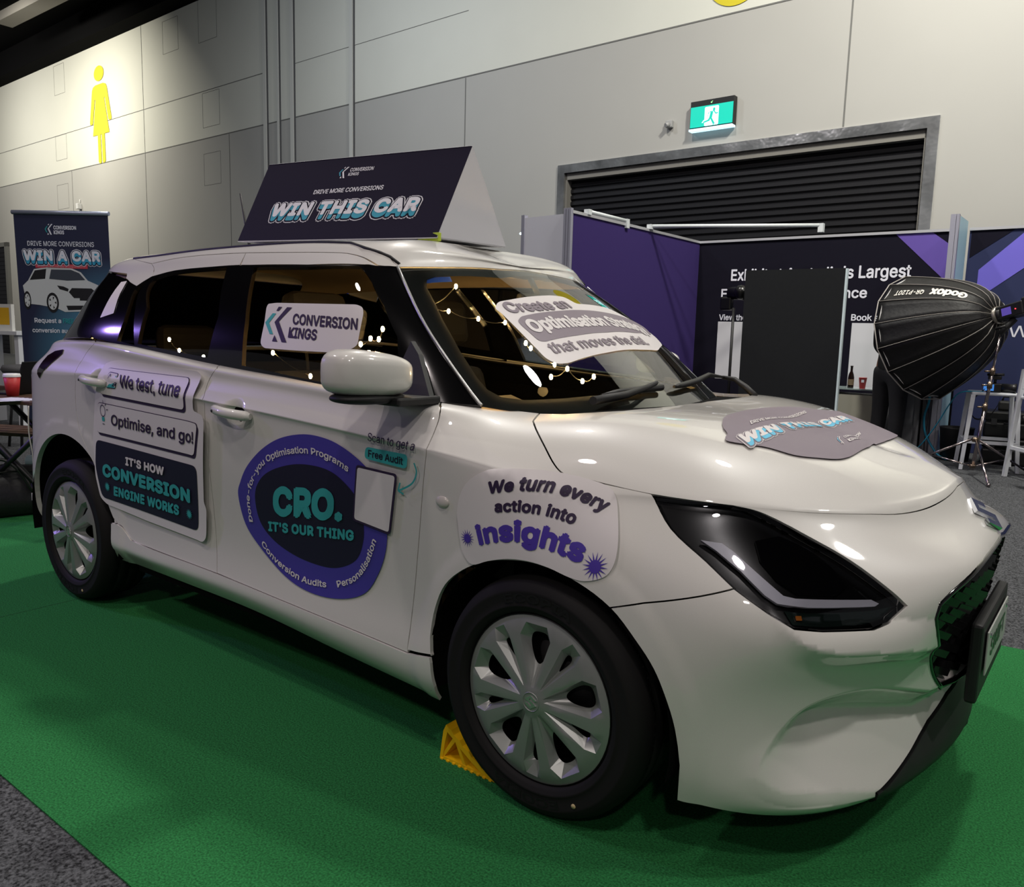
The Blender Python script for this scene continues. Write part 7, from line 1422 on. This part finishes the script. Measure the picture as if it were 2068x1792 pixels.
# ------------------------------------------------------------------ left of the car: roll-up banner, table and bag
bn = thing('rollup_banner', 'dark blue roll-up banner with a printed white car, behind the car at left', 'banner', (-5.70, .60, 0))
bo3 = np.array((-5.70, .60, 0)); BL, BR, TL, TR = (np.array(p)-bo3 for p in ((-5.98, .38, .085), (-5.36, .80, .085), (-6.13, .41, 2.03), (-5.485, .847, 2.03)))
def banner_mat():
    m = mat('banner_print', (.115, .14, .26), .45)
    nt = m.node_tree; b = nt.nodes['Principled BSDF']; tc = nt.nodes.new('ShaderNodeTexCoord'); sx = nt.nodes.new('ShaderNodeVectorMath'); sx.operation = 'DISTANCE'; sx.inputs[1].default_value = (.30, .23, .95)
    cr = nt.nodes.new('ShaderNodeValToRGB'); cr.color_ramp.elements[0].position = .05; cr.color_ramp.elements[0].color = (.10, .33, .52, 1); cr.color_ramp.elements[1].position = .75; cr.color_ramp.elements[1].color = (.014, .018, .055, 1)
    nt.links.new(tc.outputs['Object'], sx.inputs[0]); nt.links.new(sx.outputs['Value'], cr.inputs[0]); nt.links.new(cr.outputs[0], b.inputs['Base Color']); return m
TR = TL+(BR-BL)*1.04; ex = (BR-BL); Wd = np.linalg.norm(ex); ex /= Wd
nrm = np.cross(ex, (0, 0, 1)); nrm /= np.linalg.norm(nrm)
b = MB(); v = [b.bm.verts.new(p) for p in (BL, BR, TR, TL)]; w = [b.bm.verts.new(p-nrm*.002) for p in (BL, BR, TR, TL)]; b.bm.faces.new(v); b.bm.faces.new(w[::-1])
for k in range(4): b.bm.faces.new((v[k], w[k], w[(k+1) % 4], v[(k+1) % 4]))
ban = b.build('banner_sheet', banner_mat(), bn)
b = MB(); b.tube([TL-ex*.01+(0, 0, .012), TR+ex*.01+(0, 0, .012)], .017, 12); b.build('top_bar', mat('alu', (.66, .69, .78), .35, .5), bn)
b = MB(); c0, c1 = BL-ex*.02, BR+ex*.02; b.tube([c0*(1, 1, 0)+(0, 0, .05), c1*(1, 1, 0)+(0, 0, .05)], .05, 14); b.build('base_cassette', mat('alu_base', (.62, .70, .74), .35, .4), bn)
for t in (.25, .75): pass
def bf(V, Z):
    u = V[:, :1]; h = V[:, 1:]; P = BL+(BR-BL)*u+(TL-BL)*h+((TR-TL)-(BR-BL))*u*h; return P+nrm*(.002+Z[:, None]), None
bw_ = mat('banner_white', (.84, .86, .92), .5); bt = mat('banner_teal', (.16, .56, .60), .5); bs = mat('banner_sky', (.20, .60, .76), .5)
def bt_(t, u0, u1, v0, v1, m=bw_, bold=.008):
    s = Sheet(); s.text(t, m, 0, (u0, v0), (u1, v0), (u0, v1), bold); s.build('lettering', bf, ban)
bt_('CONVERSION', .42, .66, .940, .954, bw_, .03); bt_('KINGS', .42, .53, .921, .935, bw_, .03)
s = Sheet(); ck_logo(s, bt, bw_, 0, (.325, .918), (.085, 0), (0, .043)); s.build('logo', bf, ban)
bt_('DRIVE MORE CONVERSIONS', .13, .84, .872, .891)
s = Sheet(); pop_text(s, 'WIN A CAR', (.08, .815), (.90, .815), (.08, .852), bw_, bs, mat('banner_ink', (.10, .10, .2), .5), bw_, 0, .0006, (.03, -.40), 0., .04); s.build('lettering', bf, ban)
s = Sheet(); s.shape([(.20, .783), (.76, .783), (.76, .799), (.20, .799)], mat('banner_red', (.75, .24, .30), .5), 0, 1); o = s.build('ribbon', bf, ban); bt_('Drawn on the 2nd day of Online Retailer', .225, .74, .787, .795, bw_, .0)
bt_('Request a', .15, .44, .560, .578, bw_, .02); bt_('FREE', .46, .575, .560, .578, bt, .03); bt_('website', .595, .83, .560, .578, bw_, .02)
bt_('conversion audit to enter', .12, .80, .520, .537, bw_, .02); bt_('CRO. IT IS OUR THING', .17, .90, .370, .397, bt, .0)
bt_('As a dedicated optimisation', .07, .72, .326, .338); bt_('Agency, we make it happen', .07, .70, .302, .314)
s = Sheet(); s.shape([(.16+.035*math.cos(a), .262+.012*math.sin(a)) for a in np.linspace(0, 6.28, 24, endpoint=False)], bt, 0, 1); s.shape([(.145, .262), (.155, .255), (.178, .270), (.175, .273), (.156, .260), (.149, .265)], bw_, .0005, 1); s.build('tick', bf, ban); bt_('Done for you', .23, .56, .256, .269)
# printed car on the banner
def bpoly(P, m, z):
    s = Sheet(); s.shape([(.05+a*.88, .602+c*.185) for a, c in P], m, z, 1); return s
cwm, cdk, cgl = mat('print_white', (.76, .78, .80), .5), mat('print_dark', (.07, .07, .09), .5), mat('print_glass', (.22, .25, .30), .5)
s = Sheet(); T = lambda P: [(.05+a*.88, .602+c*.185) for a, c in P]
s.shape(T([(.02, .35), (.0, .58), (.07, .70), (.15, .95), (.32, 1.0), (.60, .99), (.72, .90), (.80, .72), (.93, .62), (.99, .42), (.98, .20), (.90, .06), (.50, .02), (.40, .10), (.20, .16), (.08, .18)]), cwm, 0, 1)
s.shape(T([(.09, .71), (.16, .92), (.30, .96), (.28, .74)]), cdk, .0004, 1); s.shape(T([(.33, .74), (.36, .95), (.60, .95), (.70, .88), (.77, .73), (.55, .71)]), cgl, .0004, 1)
s.shape(T([(.56, .46), (.60, .55), (.84, .55), (.90, .46), (.86, .34), (.62, .33)]), cdk, .0004, 1); s.shape(T([(.42, .60), (.45, .52), (.55, .47), (.56, .53), (.50, .58)]), cdk, .0004, 1); s.shape(T([(.90, .54), (.96, .46), (.96, .55)]), cdk, .0004, 1)
s.shape(T([(.52, .16), (.92, .18), (.90, .10), (.54, .06)]), cdk, .0004, 1); s.shape(T([(.69, .28), (.84, .28), (.84, .40), (.69, .40)]), cdk, .0008, 1)
for cx, rx, ry in ((.355, .075, .22), (.045, .045, .20)):
    c = (cx, .22 if cx > .2 else .26)
    E_ = lambda k: T([(c[0]+rx*k*math.cos(a), c[1]+ry*k*math.sin(a)) for a in np.linspace(0, 6.28, 30, endpoint=False)])
    s.shape(E_(1), cdk, .0006, 1); s.shape(E_(.72), cwm, .0009, 1)
    for j in range(5): s.shape(T([(c[0]+rx*.72*r*math.cos(a+j*1.257), c[1]+ry*.72*r*math.sin(a+j*1.257)) for r, a in ((.4, 0), (.85, -.22), (.85, .22))]), cdk, .0012, 1)
s.build('printed_car', bf, ban); bt_('SWIFT', .665, .775, .661, .670, bw_, .03)
# folding table
wood = mat('slat_wood', (.30, .21, .15), .6, noise=(14, .7, 1.25)); 
tb = thing('folding_table', 'dark wooden slatted folding table behind the car at left', 'table', (-4.35, -.27, 0), math.radians(20))
for k in range(5):
    b = MB(); b.box((-.75, -.24+k*.10, .70), (.75, -.155+k*.10, .722), .003); b.build('tabletop_slat', wood, tb)
b = MB(); b.box((-.70, -.22, .672), (-.66, .24, .70)); b.box((.52, -.22, .672), (.56, .24, .70)); b.box((-.1, -.22, .672), (-.06, .24, .70)); b.build('frame', mat('table_black', (.06, .06, .065), .5), tb)
for x0, x1, y in ((-.35, .50, -.20), (.50, -.35, -.17), (-.35, .50, .20), (.50, -.35, .17)):
    b = MB(); v = Vector((x1-x0, 0, .66)); b.tube([(x0, y, .015), (x1, y, .675)], .017, 4); b.build('leg', mat('table_black', (.06, .06, .06)), tb)
fc_ = thing('folding_chair', 'dark wooden folding chair with slatted back behind the table', 'chair', (-5.0, .12, 0), math.radians(28))
for z, lab in ((.61, 0), (.675, 0)):
    b = MB(); b.box((-.55, -.0, z), (.55, .02, z+.048), .004); b.build('back_slat', wood, fc_)
b = MB()
for k in range(4): b.box((-.55, -.42+k*.1, .43), (.55, -.34+k*.1, .45), .003)
b.build('seat_slat', wood, fc_)
for s_ in (-1, 1):
    b = MB(); b.tube([(s_*.5, .02, .73), (s_*.5, -.32, .015)], .015, 6); b.build('leg', mat('table_black', (.06, .06, .06)), fc_)
    b = MB(); b.tube([(s_*.47, -.40, .44), (s_*.47, .10, .015)], .015, 6); b.build('leg', mat('table_black', (.06, .06, .06)), fc_)
lp = thing('laptop', 'open dark laptop on the folding table at the left edge', 'laptop', (-4.64, -.20, .722), math.radians(-62))
b = MB(); b.box((-.16, -.11, 0), (.16, .11, .014), .004); b.build('base', mat('laptop_dark', (.12, .12, .13), .4, .4), lp)
b = MB(); b.box((-.16, .105, .005), (.16, .113, .225), .002, Matrix.Rotation(math.radians(-20), 3, 'X'), (0, .108, .008)); b.build('screen', mat('laptop_dark', (.1, .1, .1)), lp)
def cup(loc, lab, s=1.):
    o = thing('coffee_cup', lab, 'cup', loc)
    b = MB(); b.lathe([(0, 0), (.029*s, 0), (.041*s, .105*s), (0, .105*s)], 24); b.build('cup', mat('cup_red', (.72, .16, .17)), o)
    b = MB(); b.lathe([(.043*s, .104*s), (.043*s, .112*s), (.039*s, .122*s), (0, .122*s)], 24); b.build('lid', mat('lid_white', (.86, .86, .86), .4), o)
    return o
cup((-4.43, -.31, .722), 'red coffee cup with a white lid beside the laptop', 1.15)
pp = MB()
for k in range(4): pp.box((-.10, -.07, .0012*k), (.11, .08, .0012*k+.001), rot=math.radians(14*k-20), at=(0, 0, 0))
tag(pp.build('papers', mat('paper', (.78, .78, .84), .6), loc=(-4.16, -.41, .7225)), 'loose white papers spread on the near edge of the table', 'papers')
for (P, lab) in ((((-3.98, -.40, .70), (-3.97, -.41, .55), (-3.96, -.40, .40), (-3.945, -.41, .22), (-3.95, -.41, .19)), 'white charging cable hanging from the table with a plug end'), (((-3.93, -.38, .70), (-3.90, -.39, .60), (-3.885, -.385, .585), (-3.875, -.385, .62), (-3.88, -.38, .40), (-3.87, -.38, .15), (-3.86, -.36, .01)), 'second white cable hanging from the table down to the carpet')):
    P = np.array(P); b = MB(); b.tube(spline(P-P[-1], 5, False), .004, 8)
    if P[-1][2] > .1: b.box((-.012, -.01, -.045), (.012, .01, .0), .003)
    tag(b.build('cable', mat('cable_white', (.78, .76, .72), .5), loc=tuple(P[-1])), lab, 'cable')
# leather bag
bg = thing('tote_bag', 'black leather tote bag slumped on the carpet behind the rear wheel', 'bag', (-4.36, -.40, .001), math.radians(80))
b = MB(); rings = []
for j, (z, w, d) in enumerate(((0, .25, .12), (.015, .265, .135), (.10, .262, .13), (.20, .25, .105), (.28, .245, .07), (.31, .24, .045))):
    ring = []
    for i in range(40):
        a = 2*math.pi*i/40; c, s_ = math.cos(a), math.sin(a); k = lambda x: math.copysign(abs(x)**.55, x)
        ring.append(b.bm.verts.new((w*k(c)+.010*math.sin(5*a+j), d*k(s_)+.012*math.sin(3*a+1.7*j), z-(.03*abs(k(c))*(j > 3))+.006*math.sin(4*a+j)*(j > 0))))
    rings.append(ring)
for r0, r1 in zip(rings[:-1], rings[1:]):
    for i in range(40): f = b.bm.faces.new((r0[i], r0[(i+1) % 40], r1[(i+1) % 40], r1[i])); f.smooth = True
b.bm.faces.new(rings[0][::-1]); b.bm.faces.new(rings[-1])
leather = mat('leather_black', (.12, .118, .12), .42, bump=(60, .35, .004))
b.build('bag_body', leather, bg)
for y, lift in ((-.125, .0), (.11, .03)):
    b = MB(); P = spline([(-.10, y*.9, .20), (-.11, y*.8, .30), (-.05, y*1.0, .36+lift), (.03, y*1.35, .30+lift), (.10, y*1.5, .16), (.11, y*1.1, .20)], 6, False); b.tube(P, .010, 8); b.build('handle', leather, bg)
b = MB()
for x in (-.10, .11): b.box((x-.012, -.128, .185), (x+.012, -.112, .205), .002)
b.build('buckle', mat('bag_brass', (.72, .55, .38), .25, 1.0), bg)
b = MB(); b.tube(spline([(-.12, -.118, .27), (-.03, -.118, .28), (.06, -.112, .275), (.15, -.11, .265)], 5, False), .005, 6); b.build('zip', mat('zip', (.2, .19, .18), .35, .7), bg)
# far left background: white stand with a yellow card, grey chair
tw = thing('display_stand', 'white display stand with pale shelf far behind at the left edge', 'display stand', (-9.2, 1.45, 0), .3)
b = MB(); b.box((-.6, -.2, 1.02), (.42, .2, 1.06)); b.build('shelf', wp, tw)
for x in (-.3, .36): b = MB(); b.box((x-.03, -.16, 0), (x+.03, .16, 1.02)); b.build('leg', wp, tw)
yl = thing('leaflet_holder', 'white card with a yellow panel on the far display stand', 'leaflet holder', (-9.05, 1.40, 1.06), .35)
b = MB(); b.box((-.11, -.02, 0), (.11, .02, .30)); b.build('card', mat('card_white', (.82, .82, .80), .6), yl)
s = Sheet(); s.shape([(-.08, .07), (.08, .07), (.08, .26), (-.08, .26)], mat('card_yellow', (.85, .66, .12), .6), 0, 1); s.build('card_panel', plane_map((0, -.022, 0), (1, 0, 0), (0, 0, 1), (0, -1, 0)), yl)
gs = thing('grey_stool', 'grey round stool standing on the carpet beside the banner edge', 'stool', (-7.15, .85, 0))
b = MB(); b.lathe([(0, .70), (.20, .70), (.22, .73), (.20, .77), (0, .78)], 28); b.build('seat', mat('stool_grey', (.30, .30, .31), .7), gs)
for a in (45, 135, 225, 315): b = MB(); b.tube([(.12*math.cos(math.radians(a)), .12*math.sin(math.radians(a)), .70), (.2*math.cos(math.radians(a)), .2*math.sin(math.radians(a)), 0)], .013, 8); b.build('leg', black, gs)
LIGHTS = [[[-0.8,-0.267,1.349],[-0.8,-0.384,1.279],[-0.8,-0.303,1.263],[-0.8,-0.144,1.242],[-0.8,0.012,1.232]],[[-0.52,-0.231,1.163],[-0.52,-0.202,1.146],[-0.52,-0.059,1.089]],[[-0.33,-0.352,1.065],[-0.33,-0.264,1.088],[-0.33,-0.173,1.046],[-0.33,-0.105,1.059]],[[-1.966,-0.66,1.133],[-1.895,-0.66,1.093],[-1.726,-0.66,1.074]],[[-1.295,-0.66,1.105],[-1.092,-0.66,1.035]],[[-0.845,-0.66,1.148],[-0.8,-0.66,1.167],[-0.763,-0.66,1.166],[-0.746,-0.66,1.197]]]
# ------------------------------------------------------------------ roof sign, wheel chock, string lights
sg = thing('roof_sign', 'dark tent-shaped prize sign standing on the roof of the white car', 'sign', (-1.4, -.15, 1.525))
o3 = np.array((-1.4, -.15, 1.525))
nf, nr, ff, fr_ = (np.array(p)-o3 for p in ((-.950, -.200, 1.524), (-1.905, -.388, 1.545), (-.895, .125, 1.524), (-1.87, -.045, 1.545)))
apf, apr = np.array((-.945, -.030, 1.882))-o3, np.array((-1.924, -.200, 1.873))-o3
_c = (nf+nr+apf+apr)/4; _n = np.linalg.svd(np.array([nf, nr, apf, apr])-_c)[2][2]; nf, nr, apf, apr = (p-_n*((p-_c)@_n) for p in (nf, nr, apf, apr))
signnavy = mat('sign_navy', (.125, .11, .185), .6, spec=.12); signwhite = mat('sign_board', (.80, .80, .82), .6)
def slab(P, t, m, name, parent):
    P = [np.array(p) for p in P]; n = np.cross(P[1]-P[0], P[3]-P[0]); n /= np.linalg.norm(n); b = MB()
    lo = [b.bm.verts.new(p) for p in P]; hi = [b.bm.verts.new(p-n*t) for p in P]
    b.bm.faces.new(lo); b.bm.faces.new(hi[::-1])
    for k in range(4): f = b.bm.faces.new((lo[k], hi[k], hi[(k+1) % 4], lo[(k+1) % 4])); f.material_index = 1
    return b.build(name, m, parent)
front = slab([nr, nf, apf, apr], .004, [signnavy, signwhite], 'sign_panel', sg)
slab([ff, fr_, apr, apf], .004, [signnavy, signwhite], 'sign_panel', sg)
slab([nr, fr_, ff, nf], -.003, [signwhite, signwhite], 'sign_base', sg)
clear = glass('clear_sheet', (.75, .75, .78), .5, .3)
m_ = bpy.data.materials.new('frosted_sheet'); m_.use_nodes = True; q_ = m_.node_tree.nodes['Principled BSDF']; q_.inputs['Base Color'].default_value = (.55, .56, .60, 1); q_.inputs['Roughness'].default_value = .5; q_.inputs['Alpha'].default_value = 1
b = MB(); b.quad([nf+(0.001, 0, 0), ff+(.001, 0, 0), apf+(.001, 0, 0)]); b.build('sign_end', signwhite, sg)
b = MB(); b.quad([nr, fr_, apr]); b.build('sign_end', signwhite, sg)
b = MB(); b.box(nf+np.array((-.10, .004, -.012)), nf+np.array((.004, .02, .018)), .002); b.build('lime_strap', mat('lime', (.72, .80, .25), .6), sg)
ex = (nf-nr); Lx = np.linalg.norm(ex); ex = ex/Lx; ey = (apr-nr); ey = ey-ex*(ey@ex); Ly = np.linalg.norm(ey); ey /= Ly; nn = np.cross(ex, ey)
fn = plane_map(nr+nn*.0008, ex, ey, nn)
def loc2(u, v):    # photo-free layout: fractions along the sloping face, following its rake
    b0 = nr+(nf-nr)*u; t0 = apr+(apf-apr)*u; p = b0+(t0-b0)*v-nr; return np.array([p@ex, p@ey])
sw = mat('sign_white', (.90, .90, .92), .5); sb = mat('sign_blue', (.33, .70, .92), .5); st_ = mat('sign_teal', (.16, .62, .72), .5)
s = Sheet(); pop_text(s, 'WIN THIS CAR', loc2(.125, .305), loc2(.865, .30), loc2(.125, .447), sw, st_, signnavy, sw, .0, .0006, (-.06, -.42), .12, .045); s.build('lettering', fn, front)
s = Sheet(); s.text('DRIVE MORE CONVERSIONS', sw, 0, loc2(.315, .557), loc2(.662, .565), loc2(.315, .607), .02); s.build('lettering', fn, front)
s = Sheet(); s.text('CONVERSION', sw, 0, loc2(.46, .812), loc2(.576, .81), loc2(.46, .854), .02); s.build('lettering', fn, front)
s = Sheet(); s.text('KINGS', sw, 0, loc2(.459, .762), loc2(.511, .76), loc2(.459, .797), .02); s.build('lettering', fn, front)
s = Sheet(); a = loc2(.408, .738); ck_logo(s, st_, sw, 0, a, loc2(.450, .735)-a, loc2(.406, .876)-a); s.build('logo', fn, front)

# chock against the rear of the front tyre
yc = mat('chock_yellow', (.95, .75, .05), .45)
ck = thing('wheel_chock', 'yellow plastic wheel chock wedged behind the front wheel', 'wheel chock', (-.36, -.80, 0))
def chock_y(t): return t
W_ = .15; b = MB()
face = [(.024, .104), (.052, .086), (.084, .064), (.118, .043), (.155, .024), (.212, .005)]
for (x0, z0), (x1, z1) in zip(face[:-1], face[1:]):     # stepped gripping face
    xm, zm = x0*.35+x1*.65, z0*.35+z1*.65
    b.prism([(x0, z0), (xm, zm+.005), (x1, z1), (x1-.004, max(z1-.012, 0)), (x0-.004, z0-.012)], 0, W_, lambda a, c, h: (a, h, c))
b.prism([(0, 0), (.010, 0), (.018, .05), (.030, .100), (.022, .106), (.012, .085), (.006, .045)], .001, W_-.001, lambda a, c, h: (a, h, c))
b.box((.001, .002, 0), (.209, W_-.002, .009))
b.prism([(.085, .006), (.097, .006), (.060, .078), (.048, .080)], .003, W_-.003, lambda a, c, h: (a, h, c))
b.prism([(.004, .008), (.012, .005), (.055, .066), (.046, .074)], .004, W_-.004, lambda a, c, h: (a, h, c))
b.prism([(.004, .008), (.19, .008), (.03, .098)], W_*.46, W_*.54, lambda a, c, h: (a, h, c))
for k in range(9): b.box((.005+k*.022, -.003, .0), (.014+k*.022, W_, .004))
b.build('chock_body', yc, ck)

# warm string lights inside the cabin
sl = thing('string_lights', 'warm white string lights draped inside the car cabin', 'string lights', (-.8, -.3, .98))
so3 = np.array((-.8, -.3, .98))
bulbm = mat('warm_bulb', (1, .85, .6), .4, emit=(1., .80, .52), estr=800)
wire = mat('wire_dark', (.05, .045, .04), .6)
for run in LIGHTS:
    P = [np.array(p)-so3 for p in run]
    Q = []
    for a, c in zip(P[:-1], P[1:]):
        for t in np.linspace(0, 1, 6, endpoint=False): Q.append(a+(c-a)*t+np.array((0, 0, -.012*math.sin(math.pi*t)+.004)))
    Q.append(P[-1]); MB().tube(Q, .0016, 6).build('cable', wire, sl)
    for p in P: MB().sphere(p, (.0055, .0055, .0085), 0, 10, 8).build('bulb', bulbm, sl)
